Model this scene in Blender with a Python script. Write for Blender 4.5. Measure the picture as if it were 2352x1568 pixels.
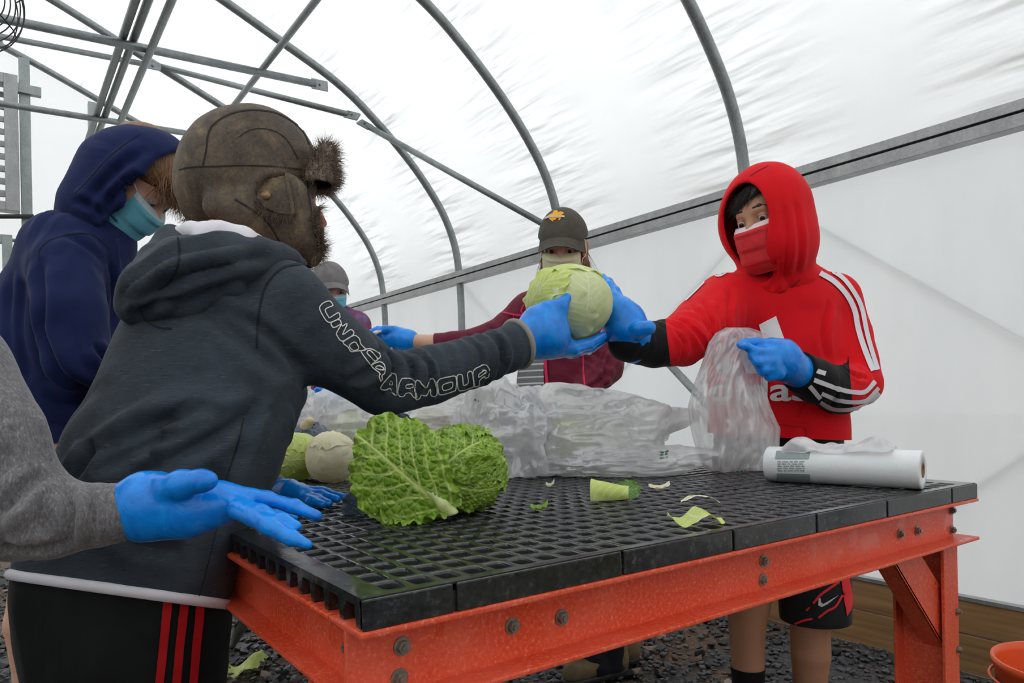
import bpy, bmesh, math, random
import numpy as np
from mathutils import Vector, Matrix
from mathutils.bvhtree import BVHTree
from mathutils.geometry import delaunay_2d_cdt

for _o in list(bpy.data.objects):
    bpy.data.objects.remove(_o, do_unlink=True)
SC = bpy.context.scene
COL = SC.collection
random.seed(7)
RNG = np.random.default_rng(11)

# ------------------------------------------------------------------ camera
FPX, CYPX = 1641.82, 923.32
YAW, ROLL = math.radians(35.8413), math.radians(-1.1166)
CF = np.array([math.sin(YAW), math.cos(YAW), 0.0])
_r = np.array([math.cos(YAW), -math.sin(YAW), 0.0])
_u = np.array([0.0, 0.0, 1.0])
CR = _r * math.cos(ROLL) + _u * math.sin(ROLL)
CU = -_r * math.sin(ROLL) + _u * math.cos(ROLL)
CC = np.array([0.0, 0.0, 1.0])
cd = bpy.data.cameras.new('camera')
cd.sensor_width = 36.0
cd.lens = FPX * 36.0 / 2352.0
cd.shift_y = (CYPX - 784.0) / 2352.0
cd.clip_start = 0.02
cam = bpy.data.objects.new('camera', cd)
COL.objects.link(cam)
cam.matrix_world = Matrix(((CR[0], CU[0], -CF[0], CC[0]), (CR[1], CU[1], -CF[1], CC[1]),
                           (CR[2], CU[2], -CF[2], CC[2]), (0, 0, 0, 1)))
SC.camera = cam

# ------------------------------------------------------------------ world: overcast sky, brighter at the zenith
SC.view_settings.view_transform = 'Standard'
SC.view_settings.look = 'None'
SC.view_settings.gamma = 1.0
SC.view_settings.use_curve_mapping = False
SC.view_settings.exposure = 0.24
world = bpy.data.worlds.new('overcast_sky')
SC.world = world
world.use_nodes = True
wn, wl = world.node_tree.nodes, world.node_tree.links
wn.clear()
wo = wn.new('ShaderNodeOutputWorld')
wb = wn.new('ShaderNodeBackground')
wc = wn.new('ShaderNodeTexCoord')
ws = wn.new('ShaderNodeSeparateXYZ')
wm = wn.new('ShaderNodeMath'); wm.operation = 'MULTIPLY_ADD'; wm.use_clamp = False
wm.inputs[1].default_value = 0.80
wm.inputs[2].default_value = 0.80
wx_ = wn.new('ShaderNodeMath'); wx_.operation = 'MAXIMUM'; wx_.inputs[1].default_value = 0.0
wl.new(wc.outputs['Generated'], ws.inputs[0])
wl.new(ws.outputs['Z'], wx_.inputs[0])
wl.new(wx_.outputs[0], wm.inputs[0])
wl.new(wm.outputs[0], wb.inputs['Strength'])
wb.inputs['Color'].default_value = (0.97, 0.985, 1.0, 1)
wl.new(wb.outputs[0], wo.inputs[0])
try:
    SC.cycles.use_denoising = True
    SC.cycles.max_bounces = 6
    SC.cycles.diffuse_bounces = 3
    SC.cycles.glossy_bounces = 2
    SC.cycles.use_adaptive_sampling = True
    SC.cycles.adaptive_threshold = .08
    SC.cycles.adaptive_min_samples = 10
    SC.cycles.transmission_bounces = 8
    SC.cycles.transparent_max_bounces = 10
    SC.cycles.sample_clamp_indirect = 6.0
    SC.cycles.caustics_reflective = False
    SC.cycles.caustics_refractive = False
except Exception:
    pass


# ------------------------------------------------------------------ geometry helpers
def W(px, py, d):
    """world point seen at a photo pixel, d metres in front of the lens"""
    return CC + (CF + CR * ((px - 1176.0) / FPX) - CU * ((py - CYPX) / FPX)) * d


def ray(px, py):
    return CF + CR * ((px - 1176.0) / FPX) - CU * ((py - CYPX) / FPX)


def at_z(px, py, z):
    r = ray(px, py)
    return CC + r * ((z - 1.0) / r[2])


def at_y(px, py, Y):
    r = ray(px, py)
    return CC + r * (Y / r[1])


def at_x(px, py, X):
    r = ray(px, py)
    return CC + r * (X / r[0])


def topx(P):
    q = np.asarray(P) - CC
    d = q @ CF
    return np.stack([1176 + FPX * (q @ CR) / d, CYPX - FPX * (q @ CU) / d], -1), d


def unit(v):
    v = np.asarray(v, float)
    return v / (np.linalg.norm(v) + 1e-12)


def _mesh(name, V, F):
    me = bpy.data.meshes.new(name)
    V = np.asarray(V, np.float32)
    if isinstance(F, np.ndarray) and F.ndim == 2:
        n, k = F.shape
        me.vertices.add(len(V)); me.vertices.foreach_set('co', V.ravel())
        me.loops.add(n * k); me.loops.foreach_set('vertex_index', F.astype(np.int32).ravel())
        me.polygons.add(n)
        me.polygons.foreach_set('loop_start', (np.arange(n) * k).astype(np.int32))
        me.update(calc_edges=True)
    else:
        me.from_pydata([tuple(map(float, v)) for v in V], [], [tuple(map(int, f)) for f in F])
        me.update()
    return me


def thing(name, label, cat, loc=(0, 0, 0), group=None):
    o = bpy.data.objects.new(name, None)
    o.empty_display_size = 0.05
    COL.objects.link(o)
    o.location = tuple(map(float, loc))
    o['label'] = label
    o['category'] = cat
    if group:
        o['group'] = group
    return o


def tag(o, label, cat, group=None):
    o['label'] = label
    o['category'] = cat
    if group:
        o['group'] = group
    return o


def world_loc(o):
    v = Vector((0, 0, 0))
    while o is not None:
        v = v + o.location
        o = o.parent
    return v


def put(name, V, F, m, parent=None, smooth=True, mats=None, mi=None, kind=None, label=None):
    """one mesh object; vertices are given in world space"""
    me = V if isinstance(V, bpy.types.Mesh) else _mesh(name, V, F)
    for x in ([m] if mats is None else mats):
        me.materials.append(x)
    if mi is not None:
        me.polygons.foreach_set('material_index', np.asarray(mi, np.int32))
    if smooth:
        me.shade_smooth()
    o = bpy.data.objects.new(name, me)
    COL.objects.link(o)
    if parent is not None:
        o.parent = parent
        if parent.type == 'EMPTY':
            o.matrix_parent_inverse = Matrix.Translation(-Vector(parent.location))
    if kind:
        o['kind'] = kind
    if label:
        o['label'] = label
    return o


class MB:
    """collects simple solids into one mesh"""
    def __init__(s):
        s.V = []; s.F = []

    def add(s, V, F):
        b = len(s.V)
        s.V += [tuple(map(float, v)) for v in V]
        s.F += [tuple(i + b for i in f) for f in F]
        return s

    def box(s, lo, hi, M=None):
        x0, y0, z0 = lo; x1, y1, z1 = hi
        V = [(x0, y0, z0), (x1, y0, z0), (x1, y1, z0), (x0, y1, z0), (x0, y0, z1), (x1, y0, z1), (x1, y1, z1), (x0, y1, z1)]
        if M is not None:
            V = [M(v) for v in V]
        return s.add(V, [(0, 3, 2, 1), (4, 5, 6, 7), (0, 1, 5, 4), (1, 2, 6, 5), (2, 3, 7, 6), (3, 0, 4, 7)])

    def tube(s, pts, r, n=10, cap=True, closed=False):
        pts = np.asarray(pts, float)
        rr = np.full(len(pts), r, float) if np.isscalar(r) else np.asarray(r, float)
        N = len(pts)
        if closed:
            T = np.roll(pts, -1, 0) - np.roll(pts, 1, 0)
        else:
            T = np.gradient(pts, axis=0)
        T /= np.linalg.norm(T, axis=1)[:, None] + 1e-12
        ref = np.array([0, 0, 1.0]) if abs(T[0][2]) < .9 else np.array([1.0, 0, 0])
        a = np.cross(T[0], ref); a /= np.linalg.norm(a)
        V = []; F = []
        for i in range(N):
            a = a - T[i] * (a @ T[i]); a /= np.linalg.norm(a) + 1e-12
            b = np.cross(T[i], a)
            for k in range(n):
                t = 2 * math.pi * k / n
                V.append(pts[i] + (a * math.cos(t) + b * math.sin(t)) * rr[i])
        R = N if closed else N - 1
        for i in range(R):
            j = (i + 1) % N
            for k in range(n):
                F.append((i * n + k, i * n + (k + 1) % n, j * n + (k + 1) % n, j * n + k))
        if cap and not closed:
            F.append(tuple(reversed(range(n)))); F.append(tuple((N - 1) * n + k for k in range(n)))
        return s.add(V, F)

    def prism(s, poly, ax, h0, h1):
        """extrude 2-D polygon along axis ax"""
        n = len(poly)
        def mk(p, h):
            v = [0, 0, 0]; o = [i for i in range(3) if i != ax]
            v[o[0]], v[o[1]], v[ax] = p[0], p[1], h
            return tuple(v)
        V = [mk(p, h0) for p in poly] + [mk(p, h1) for p in poly]
        F = [tuple(range(n)), tuple(range(2 * n - 1, n - 1, -1))] + [(i, i + n, (i + 1) % n + n, (i + 1) % n) for i in range(n)]
        return s.add(V, F)

    def build(s, name, m, parent=None, smooth=False, kind=None, label=None, bevel=0.0):
        me = _mesh(name, s.V, s.F)
        bm = bmesh.new(); bm.from_mesh(me)
        bmesh.ops.recalc_face_normals(bm, faces=bm.faces)
        if bevel:
            bmesh.ops.bevel(bm, geom=list(bm.edges), offset=bevel, segments=2, affect='EDGES', profile=.6, clamp_overlap=True)
        bm.to_mesh(me); bm.free()
        return put(name, me, None, m, parent, smooth, kind=kind, label=label)


def catmull(P, n=8, closed=False):
    P = np.asarray(P, float)
    N = len(P)
    if N < 3 and not closed:
        t = np.linspace(0, 1, n + 1)[:, None]
        return P[0] * (1 - t) + P[1] * t
    out = []
    for i in range(N if closed else N - 1):
        if closed:
            p0, p1, p2, p3 = P[(i - 1) % N], P[i], P[(i + 1) % N], P[(i + 2) % N]
        else:
            p1, p2 = P[i], P[i + 1]
            p0 = P[i - 1] if i else 2 * p1 - p2
            p3 = P[i + 2] if i + 2 < N else 2 * p2 - p1
        for k in range(n):
            t = k / n
            out.append(.5 * ((2 * p1) + (-p0 + p2) * t + (2 * p0 - 5 * p1 + 4 * p2 - p3) * t * t + (-p0 + 3 * p1 - 3 * p2 + p3) * t ** 3))
    if not closed:
        out.append(P[-1])
    return np.array(out)


# ------------------------------------------------------------------ numpy noise
def _hash(i):
    h = np.sin(i[..., 0] * 12.9898 + i[..., 1] * 78.233 + i[..., 2] * 37.719) * 43758.5453
    return (h - np.floor(h)) * 2.0 - 1.0


def vnoise(P):
    P = np.asarray(P, float)
    i = np.floor(P); f = P - i; u = f * f * (3 - 2 * f)
    r = 0
    for a in (0, 1):
        for b in (0, 1):
            for c in (0, 1):
                w = (u[..., 0] if a else 1 - u[..., 0]) * (u[..., 1] if b else 1 - u[..., 1]) * (u[..., 2] if c else 1 - u[..., 2])
                r = r + w * _hash(i + np.array([a, b, c]))
    return r


def fbm(P, o=3):
    P = np.asarray(P, float); r = 0; a = 1.0
    for k in range(o):
        r = r + a * vnoise(P * 2 ** k + 17.3 * k); a *= .5
    return r


def ridged(P, o=2):
    P = np.asarray(P, float); r = 0; a = 1.0
    for k in range(o):
        r = r + a * (1 - 2 * np.abs(vnoise(P * 2 ** k + 9.1 * k))); a *= .5
    return r


def worley(P):
    """F1, F2 distances of a jittered cell pattern"""
    P = np.asarray(P, float)
    i = np.floor(P)
    x, y, z = P[..., 0] - i[..., 0], P[..., 1] - i[..., 1], P[..., 2] - i[..., 2]
    f1 = np.full(x.shape, 9.0); f2 = f1.copy()
    for a in (-1, 0, 1):
        for b in (-1, 0, 1):
            for c in (-1, 0, 1):
                h = _hash(i + np.array([a, b, c])) * .5 + .5
                h2 = h * 91.7; h2 = h2 - np.floor(h2); h3 = h * 7919.3; h3 = h3 - np.floor(h3)
                q = (a + .05 + h * .9 - x) ** 2 + (b + .05 + h2 * .9 - y) ** 2 + (c + .05 + h3 * .9 - z) ** 2
                f2 = np.minimum(f2, np.maximum(f1, q)); f1 = np.minimum(f1, q)
    return np.sqrt(f1), np.sqrt(f2)


# ------------------------------------------------------------------ implicit surfaces (for bodies, clothes, hands)
def cap(a, b, ra, rb=None, n=None, s=1.0):
    """rounded cone from a to b; optional squash s along direction n"""
    a = np.asarray(a, float); b = np.asarray(b, float)
    rb = ra if rb is None else rb
    ab = b - a; L = ab @ ab + 1e-12
    nn = None if n is None else unit(n)
    a32, ab32 = a.astype(np.float32), ab.astype(np.float32)
    n32 = None if nn is None else nn.astype(np.float32)
    def f(P):
        o = P - a32
        t = np.clip((o @ ab32) * np.float32(1 / L), 0, 1)
        o -= t[:, None] * ab32
        if n32 is not None:
            c = o @ n32
            q = np.einsum('ij,ij->i', o, o) + c * c * np.float32((1.0 / s) ** 2 - 1.0)
        else:
            q = np.einsum('ij,ij->i', o, o)
        q = np.sqrt(q) - (np.float32(ra) + np.float32(rb - ra) * t)
        return q * np.float32(s if s < 1 else 1.0)
    return f


def ell(c, rad, M=None):
    c = np.asarray(c, float); rad = np.asarray(rad, float)
    c32, r32 = c.astype(np.float32), (1.0 / rad).astype(np.float32)
    M32 = None if M is None else np.asarray(M, np.float32)
    def f(P):
        q = P - c32
        if M is not None:
            q = q @ M32
        q = q * r32
        k = np.sqrt(np.einsum('ij,ij->i', q, q))
        q = q * r32
        g = np.sqrt(np.einsum('ij,ij->i', q, q))
        return np.where(k > 1e-6, k * (k - 1.0) / (g + 1e-9), -rad.min())
    return f


def smin(a, b, k):
    h = np.clip(.5 + .5 * (b - a) / k, 0, 1)
    return b + (a - b) * h - k * h * (1 - h)


def U(fs, k=0.02):
    def f(P):
        d = fs[0](P)
        for g in fs[1:]:
            d = smin(d, g(P), k)
        return d
    return f


def sub(f, g, k=0.004):
    return lambda P: -smin(-f(P), g(P), k)


def isect(f, g, k=0.004):
    return lambda P: -smin(-f(P), -g(P), k)


def plane(p, n):
    p = np.asarray(p, float); n = unit(n)
    return lambda P: (P - p) @ n


def chain(pts, radii, k=0.02, n=None, s=1.0):
    pts = [np.asarray(p, float) for p in pts]
    S = s if isinstance(s, (list, tuple)) else [s] * len(pts)
    return U([cap(pts[i], pts[i + 1], radii[i], radii[i + 1], n, S[i]) for i in range(len(pts) - 1)], min(k, .008))


def pchain(pp, k=0.02, n=None, s=1.0):
    """chain from (px, py, depth, radius in px)"""
    return chain([W(*q[:3]) for q in pp], [q[3] * q[2] / FPX for q in pp], k, n, s)


def surf(fn, lo, hi, h, relax=1):
    lo = np.asarray(lo, float); hi = np.asarray(hi, float)
    n = np.ceil((hi - lo) / h).astype(int) + 1
    n = ((n + 3) // 4) * 4
    cn = n // 4
    ax = [lo[i] + (np.arange(cn[i]) * 4 + 1.5) * h for i in range(3)]
    G = np.stack(np.meshgrid(*ax, indexing='ij'), -1).reshape(-1, 3).astype(np.float32)
    c = fn(G).reshape(cn)
    m = np.abs(c) < h * 4 * 1.5 + .012
    D = np.repeat(np.repeat(np.repeat(c, 4, 0), 4, 1), 4, 2).astype(np.float32)
    mf = np.repeat(np.repeat(np.repeat(m, 4, 0), 4, 1), 4, 2)
    idx = np.argwhere(mf)
    if len(idx) == 0:
        raise ValueError('empty surface')
    D[mf] = fn((lo + idx * h).astype(np.float32))
    s = D < 0
    act = np.zeros(n - 1, np.int8)
    for a in (0, 1):
        for b in (0, 1):
            for e in (0, 1):
                act += s[a:n[0] - 1 + a, b:n[1] - 1 + b, e:n[2] - 1 + e]
    cells = np.argwhere((act > 0) & (act < 8))
    cid = -np.ones(n - 1, np.int64)
    cid[tuple(cells.T)] = np.arange(len(cells))
    acc = np.zeros((len(cells), 3)); cnt = np.zeros(len(cells))
    cor = [(0, 0, 0), (1, 0, 0), (0, 1, 0), (1, 1, 0), (0, 0, 1), (1, 0, 1), (0, 1, 1), (1, 1, 1)]
    for i, j in ((0, 1), (2, 3), (4, 5), (6, 7), (0, 2), (1, 3), (4, 6), (5, 7), (0, 4), (1, 5), (2, 6), (3, 7)):
        A = cells + np.array(cor[i]); B = cells + np.array(cor[j])
        da = D[tuple(A.T)]; db = D[tuple(B.T)]
        x = (da < 0) != (db < 0)
        t = np.where(x, da / np.where(x, da - db, 1), 0)
        acc += np.where(x[:, None], A + (B - A) * t[:, None], 0); cnt += x
    V = lo + acc / cnt[:, None] * h
    Q = []
    for k in range(3):
        sl0 = [slice(1, -1)] * 3; sl1 = [slice(1, -1)] * 3
        sl0[k] = slice(0, -1); sl1[k] = slice(1, None)
        e = s[tuple(sl0)] != s[tuple(sl1)]
        I = np.argwhere(e)
        off = np.array([1, 1, 1]); off[k] = 0
        I = I + off
        u, v = (k + 1) % 3, (k + 2) % 3
        du = np.zeros(3, int); du[u] = 1; dv = np.zeros(3, int); dv[v] = 1
        neg = s[tuple(I.T)]
        q = np.stack([cid[tuple((I - du - dv).T)], cid[tuple((I - dv).T)], cid[tuple(I.T)], cid[tuple((I - du).T)]], 1)
        q = np.where(neg[:, None], q, q[:, ::-1])
        Q.append(q)
    Q = np.concatenate(Q)
    Q = Q[(Q >= 0).all(1)]
    for _ in range(relax):
        V = laplace(V, Q, .5)
    return V, Q


def laplace(V, Q, w):
    a = np.zeros_like(V); c = np.zeros(len(V))
    k = Q.shape[1]
    for i in range(k):
        p, q = Q[:, i], Q[:, (i + 1) % k]
        for ax in range(3):
            a[:, ax] += np.bincount(p, V[q, ax], len(V)) + np.bincount(q, V[p, ax], len(V))
        c += np.bincount(p, minlength=len(V)) + np.bincount(q, minlength=len(V))
    return V * (1 - w) + w * a / np.maximum(c, 1)[:, None]


def normals(V, Q):
    n = np.cross(V[Q[:, 2]] - V[Q[:, 0]], V[Q[:, 3 if Q.shape[1] > 3 else 1]] - V[Q[:, 1 if Q.shape[1] > 3 else 0]])
    if Q.shape[1] == 3:
        n = np.cross(V[Q[:, 1]] - V[Q[:, 0]], V[Q[:, 2]] - V[Q[:, 0]])
    N = np.zeros_like(V)
    for i in range(Q.shape[1]):
        for ax in range(3):
            N[:, ax] += np.bincount(Q[:, i], n[:, ax], len(V))
    return N / (np.linalg.norm(N, axis=1)[:, None] + 1e-12)


def displace(V, Q, fn):
    return V + normals(V, Q) * fn(V)[:, None]


def bnds(pts, pad):
    P = np.array([np.asarray(p, float) for p in pts])
    return P.min(0) - pad, P.max(0) + pad


def mesh_np(me):
    V2 = np.zeros(len(me.vertices) * 3, np.float32); me.vertices.foreach_get('co', V2)
    F2 = np.zeros(len(me.loops), np.int32); me.loops.foreach_get('vertex_index', F2)
    bpy.data.meshes.remove(me)
    return V2.reshape(-1, 3).astype(float), F2.reshape(-1, 3).astype(int)


def clip_keep(V, Q, p, n):
    """keep the side of the plane against n, with a clean cut; returns verts, faces list"""
    me = _mesh('tmp', V, Q)
    bm = bmesh.new(); bm.from_mesh(me)
    bmesh.ops.bisect_plane(bm, geom=list(bm.verts) + list(bm.edges) + list(bm.faces), plane_co=tuple(p), plane_no=tuple(unit(n)),
                           clear_outer=True, clear_inner=False)
    bmesh.ops.triangulate(bm, faces=bm.faces)
    bm.verts.index_update()
    bm.to_mesh(me); bm.free()
    return mesh_np(me)


def bvh(*meshes):
    V = []; F = []
    for v, q in meshes:
        b = len(V)
        V += np.asarray(v, float).tolist()
        F += (np.asarray(q) + b).tolist()
    return BVHTree.FromPolygons(V, F)


def hit(tree, px, py):
    r = ray(px, py)
    h = tree.ray_cast(Vector(CC), Vector(unit(r)))
    return None if h[0] is None else (np.array(h[0]), np.array(h[1]))


def ribbon(tree, pts, width, off=.0015, closed=False, step=5.0, across=2, smoothn=6, raw=False):
    """strip lying on a surface along a line traced in the photo; returns verts, faces"""
    P = np.asarray(pts, float) if raw else catmull(pts, smoothn, closed)
    if closed:
        P = np.vstack([P, P[:1]])
    seg = np.linalg.norm(np.diff(P, axis=0), axis=1); L = np.r_[0, np.cumsum(seg)]
    m = max(3, int(L[-1] / step))
    t = np.linspace(0, L[-1], m)
    P = np.stack([np.interp(t, L, P[:, 0]), np.interp(t, L, P[:, 1])], 1)
    T = np.gradient(P, axis=0)
    if closed:
        T[0] = T[-1] = P[1] - P[-2]
    T /= np.linalg.norm(T, axis=1)[:, None] + 1e-9
    Nn = np.stack([-T[:, 1], T[:, 0]], 1)
    wid = np.interp(t / (L[-1] + 1e-9), np.linspace(0, 1, len(np.atleast_1d(width))), np.atleast_1d(width))
    V = []; ok = []
    for i in range(m):
        for k in range(across + 1):
            q = P[i] + Nn[i] * wid[i] * (k / across - .5)
            h = hit(tree, *q)
            if h is None:
                V.append((0, 0, 0)); ok.append(False)
            else:
                nn = h[1] if h[1] @ (h[0] - CC) < 0 else -h[1]
                V.append(h[0] + nn * off); ok.append(True)
    V = np.array(V); F = []
    w = across + 1
    for i in range(m - 1):
        for k in range(across):
            f = (i * w + k, i * w + k + 1, (i + 1) * w + k + 1, (i + 1) * w + k)
            if all(ok[j] for j in f):
                c = V[list(f)]
                if np.linalg.norm(c[0] - c[2]) < .08:
                    F.append(f)
    used = sorted({j for f in F for j in f})
    mp = {j: i for i, j in enumerate(used)}
    return (V[used] if used else np.zeros((0, 3))), [tuple(mp[j] for j in f) for f in F]


def patch(tree, poly, off=.0015, step=6.0, holes=()):
    """filled shape traced in the photo, laid on a surface"""
    poly = np.asarray(poly, float)
    rings = [poly] + [np.asarray(h, float) for h in holes]
    pts = []; edges = []
    for r in rings:
        d = []
        for i in range(len(r)):
            a, b = r[i], r[(i + 1) % len(r)]
            k = max(1, int(np.linalg.norm(b - a) / step))
            for j in range(k):
                d.append(a + (b - a) * j / k)
        s = len(pts); pts += d
        edges += [(s + i, s + (i + 1) % len(d)) for i in range(len(d))]
    lo, hi = poly.min(0), poly.max(0)
    def inside(q):
        c = False
        for r in rings:
            n = len(r)
            for i in range(n):
                a, b = r[i], r[(i + 1) % n]
                if (a[1] > q[1]) != (b[1] > q[1]) and q[0] < (b[0] - a[0]) * (q[1] - a[1]) / (b[1] - a[1]) + a[0]:
                    c = not c
        return c
    nb = len(pts)
    for x in np.arange(lo[0] + step * .5, hi[0], step):
        for y in np.arange(lo[1] + step * .5, hi[1], step):
            if inside((x, y)):
                pts.append(np.array([x, y]))
    r = delaunay_2d_cdt([Vector((float(p[0]), float(p[1]))) for p in pts], edges, [], 0, 1e-4)
    P2 = [np.array(v[:]) for v in r[0]]
    F = [f for f in r[2] if inside(sum(P2[i] for i in f) / len(f))]
    V = []; ok = []
    for p in P2:
        h = hit(tree, *p)
        if h is None:
            V.append((0, 0, 0)); ok.append(False)
        else:
            nn = h[1] if h[1] @ (h[0] - CC) < 0 else -h[1]
            V.append(h[0] + nn * off); ok.append(True)
    V = np.array(V)
    F = [tuple(f) for f in F if all(ok[i] for i in f)]
    used = sorted({j for f in F for j in f}); mp = {j: i for i, j in enumerate(used)}
    return V[used], [tuple(mp[j] for j in f) for f in F]


def merge(parts):
    V = []; F = []
    for v, f in parts:
        b = len(V)
        V += np.asarray(v, float).tolist()
        F += [[i + b for i in q] for q in (f.tolist() if isinstance(f, np.ndarray) else f)]
    return np.array(V), F


def attr(o, name, vals):
    a = o.data.attributes.new(name, 'FLOAT', 'POINT')
    a.data.foreach_set('value', np.asarray(vals, np.float32))


# ------------------------------------------------------------------ materials
def rgb(r, g, b):
    f = lambda c: (c / 255 / 12.92) if c / 255 <= .04045 else ((c / 255 + .055) / 1.055) ** 2.4
    return (f(r), f(g), f(b), 1.0)


class NT:
    def __init__(s, name):
        s.m = bpy.data.materials.new(name); s.m.use_nodes = True
        s.n = s.m.node_tree.nodes; s.l = s.m.node_tree.links
        s.n.clear()
        s.out = s.n.new('ShaderNodeOutputMaterial')
        s.tc = s.n.new('ShaderNodeTexCoord')

    def node(s, t, **kw):
        x = s.n.new(t)
        for k, v in kw.items():
            if k.startswith('i_'):
                key = k[2:]
                key = int(key) if key.isdigit() else key.replace('_', ' ')
                x.inputs[key].default_value = v
            else:
                setattr(x, k, v)
        return x

    def link(s, a, b):
        s.l.new(a, b)

    def noise(s, scale, detail=3.0, rough=.55, stretch=None, dist=0.0, rot=None, coord='Object'):
        x = s.node('ShaderNodeTexNoise', i_Scale=scale, i_Detail=detail, i_Roughness=rough, i_Distortion=dist)
        src = s.tc.outputs[coord]
        if stretch is not None or rot is not None:
            mp = s.node('ShaderNodeMapping')
            if stretch is not None:
                mp.inputs['Scale'].default_value = stretch
            if rot is not None:
                mp.inputs['Rotation'].default_value = rot
            s.link(src, mp.inputs[0]); src = mp.outputs[0]
        s.link(src, x.inputs['Vector'])
        return x.outputs['Fac']

    def ramp(s, fac, stops):
        x = s.node('ShaderNodeValToRGB')
        e = x.color_ramp.elements
        while len(e) < len(stops):
            e.new(.5)
        for i, (p, c) in enumerate(stops):
            e[i].position = p; e[i].color = c
        s.link(fac, x.inputs[0])
        return x.outputs[0]

    def mix(s, fac, a, b, mode='MIX'):
        x = s.node('ShaderNodeMix', data_type='RGBA', blend_type=mode)
        for v, i in ((fac, 0), (a, 6), (b, 7)):
            if hasattr(v, 'is_linked') or hasattr(v, 'links'):
                s.link(v, x.inputs[i])
            else:
                x.inputs[i].default_value = v
        return x.outputs[2]

    def math(s, op, a, b=0.0, c=None):
        x = s.node('ShaderNodeMath', operation=op)
        for v, i in ((a, 0), (b, 1), (c, 2)):
            if v is None:
                continue
            if hasattr(v, 'links'):
                s.link(v, x.inputs[i])
            else:
                x.inputs[i].default_value = v
        return x.outputs[0]

    def attr(s, name):
        return s.node('ShaderNodeAttribute', attribute_name=name).outputs['Fac']

    def bump(s, h, strength=.3, dist=.002, prev=None):
        x = s.node('ShaderNodeBump', i_Strength=strength, i_Distance=dist)
        s.link(h, x.inputs['Height'])
        if prev is not None:
            s.link(prev, x.inputs['Normal'])
        return x.outputs[0]

    def bsdf(s, color, rough=.6, normal=None, **kw):
        x = s.node('ShaderNodeBsdfPrincipled')
        for v, k in ((color, 'Base Color'), (rough, 'Roughness')):
            if hasattr(v, 'links'):
                s.link(v, x.inputs[k])
            else:
                x.inputs[k].default_value = v
        if normal is not None:
            s.link(normal, x.inputs['Normal'])
        for k, v in kw.items():
            kk = k.replace('_', ' ')
            if hasattr(v, 'links'):
                s.link(v, x.inputs[kk])
            else:
                x.inputs[kk].default_value = v
        return x.outputs[0]

    def done(s, sh):
        s.link(sh, s.out.inputs[0])
        return s.m


def simple(name, c, rough=.6, bump_scale=0, bump_str=.2, bump_dist=.001, var=0.0, vs=8.0, **kw):
    t = NT(name)
    col = c
    if var:
        nz = t.noise(vs, 4)
        lo = tuple(max(0, x * (1 - var)) for x in c[:3]) + (1,)
        hi = tuple(min(1, x * (1 + var)) for x in c[:3]) + (1,)
        col = t.ramp(nz, [(.3, lo), (.7, hi)])
    nm = None
    if bump_scale:
        nm = t.bump(t.noise(bump_scale, 3), bump_str, bump_dist)
    return t.done(t.bsdf(col, rough, nm, **kw))
# ------------------------------------------------------------------ setting: materials
def film_mat(name, trans, streak, roof=False):
    t = NT(name)
    nz = t.noise(2.2, 4, .6, stretch=(1, 1, streak))
    fine = t.noise(26, 3, .6, stretch=(1, 1, .25))
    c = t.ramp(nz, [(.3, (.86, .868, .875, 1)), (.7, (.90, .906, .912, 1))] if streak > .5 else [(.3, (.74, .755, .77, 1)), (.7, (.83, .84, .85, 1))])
    bp = t.bump(fine, .12, .004)
    if roof:
        arc = t.attr('arc'); hd = t.attr('hoopd'); hid = t.attr('hoopid')
        cx = t.node('ShaderNodeCombineXYZ')
        t.link(t.math('MULTIPLY', arc, 9.0), cx.inputs[0]); t.link(t.math('MULTIPLY', hd, 1.3), cx.inputs[1]); t.link(t.math('MULTIPLY', hid, 7.31), cx.inputs[2])
        wn_ = t.node('ShaderNodeTexNoise', i_Scale=1.0, i_Detail=2.5, i_Roughness=.5)
        t.link(cx.outputs[0], wn_.inputs['Vector'])
        fall = t.math('POWER', t.math('MAXIMUM', t.math('SUBTRACT', 1.0, t.math('DIVIDE', t.attr('hoopabs'), .60)), 0.0), 1.25)
        bp = t.bump(t.math('MULTIPLY', wn_.outputs['Fac'], fall), 1.0, .125, bp)
    tr = t.node('ShaderNodeBsdfTranslucent'); t.link(c, tr.inputs['Color'])
    t.link(bp, tr.inputs['Normal'])
    df = t.node('ShaderNodeBsdfDiffuse'); df.inputs['Color'].default_value = (.78, .79, .80, 1)
    gl = t.node('ShaderNodeBsdfGlossy'); gl.inputs['Roughness'].default_value = .28
    t.link(bp, gl.inputs['Normal'])
    m1 = t.node('ShaderNodeMixShader'); m1.inputs[0].default_value = .12
    t.link(tr.outputs[0], m1.inputs[1]); t.link(df.outputs[0], m1.inputs[2])
    m2 = t.node('ShaderNodeMixShader'); m2.inputs[0].default_value = .05
    t.link(m1.outputs[0], m2.inputs[1]); t.link(gl.outputs[0], m2.inputs[2])
    tp = t.node('ShaderNodeBsdfTransparent')
    m3 = t.node('ShaderNodeMixShader'); m3.inputs[0].default_value = trans
    t.link(m2.outputs[0], m3.inputs[1]); t.link(tp.outputs[0], m3.inputs[2])
    return t.done(m3.outputs[0])


M_FILM = film_mat('white_polyethylene_film', .05, 1.0, True)
M_ENDFILM = film_mat('clear_end_film', .40, 1.0)
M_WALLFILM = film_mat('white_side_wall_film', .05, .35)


def galv(name, c0, c1, rough=.42, metal=.55):
    t = NT(name)
    a = t.noise(14, 4, .6, stretch=(1, 1, .6))
    b = t.noise(90, 2)
    c = t.mix(.35, t.ramp(a, [(.3, c0), (.7, c1)]), t.ramp(b, [(.35, c0), (.65, c1)]))
    return t.done(t.bsdf(c, rough, t.bump(b, .08, .001), Metallic=metal))


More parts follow.
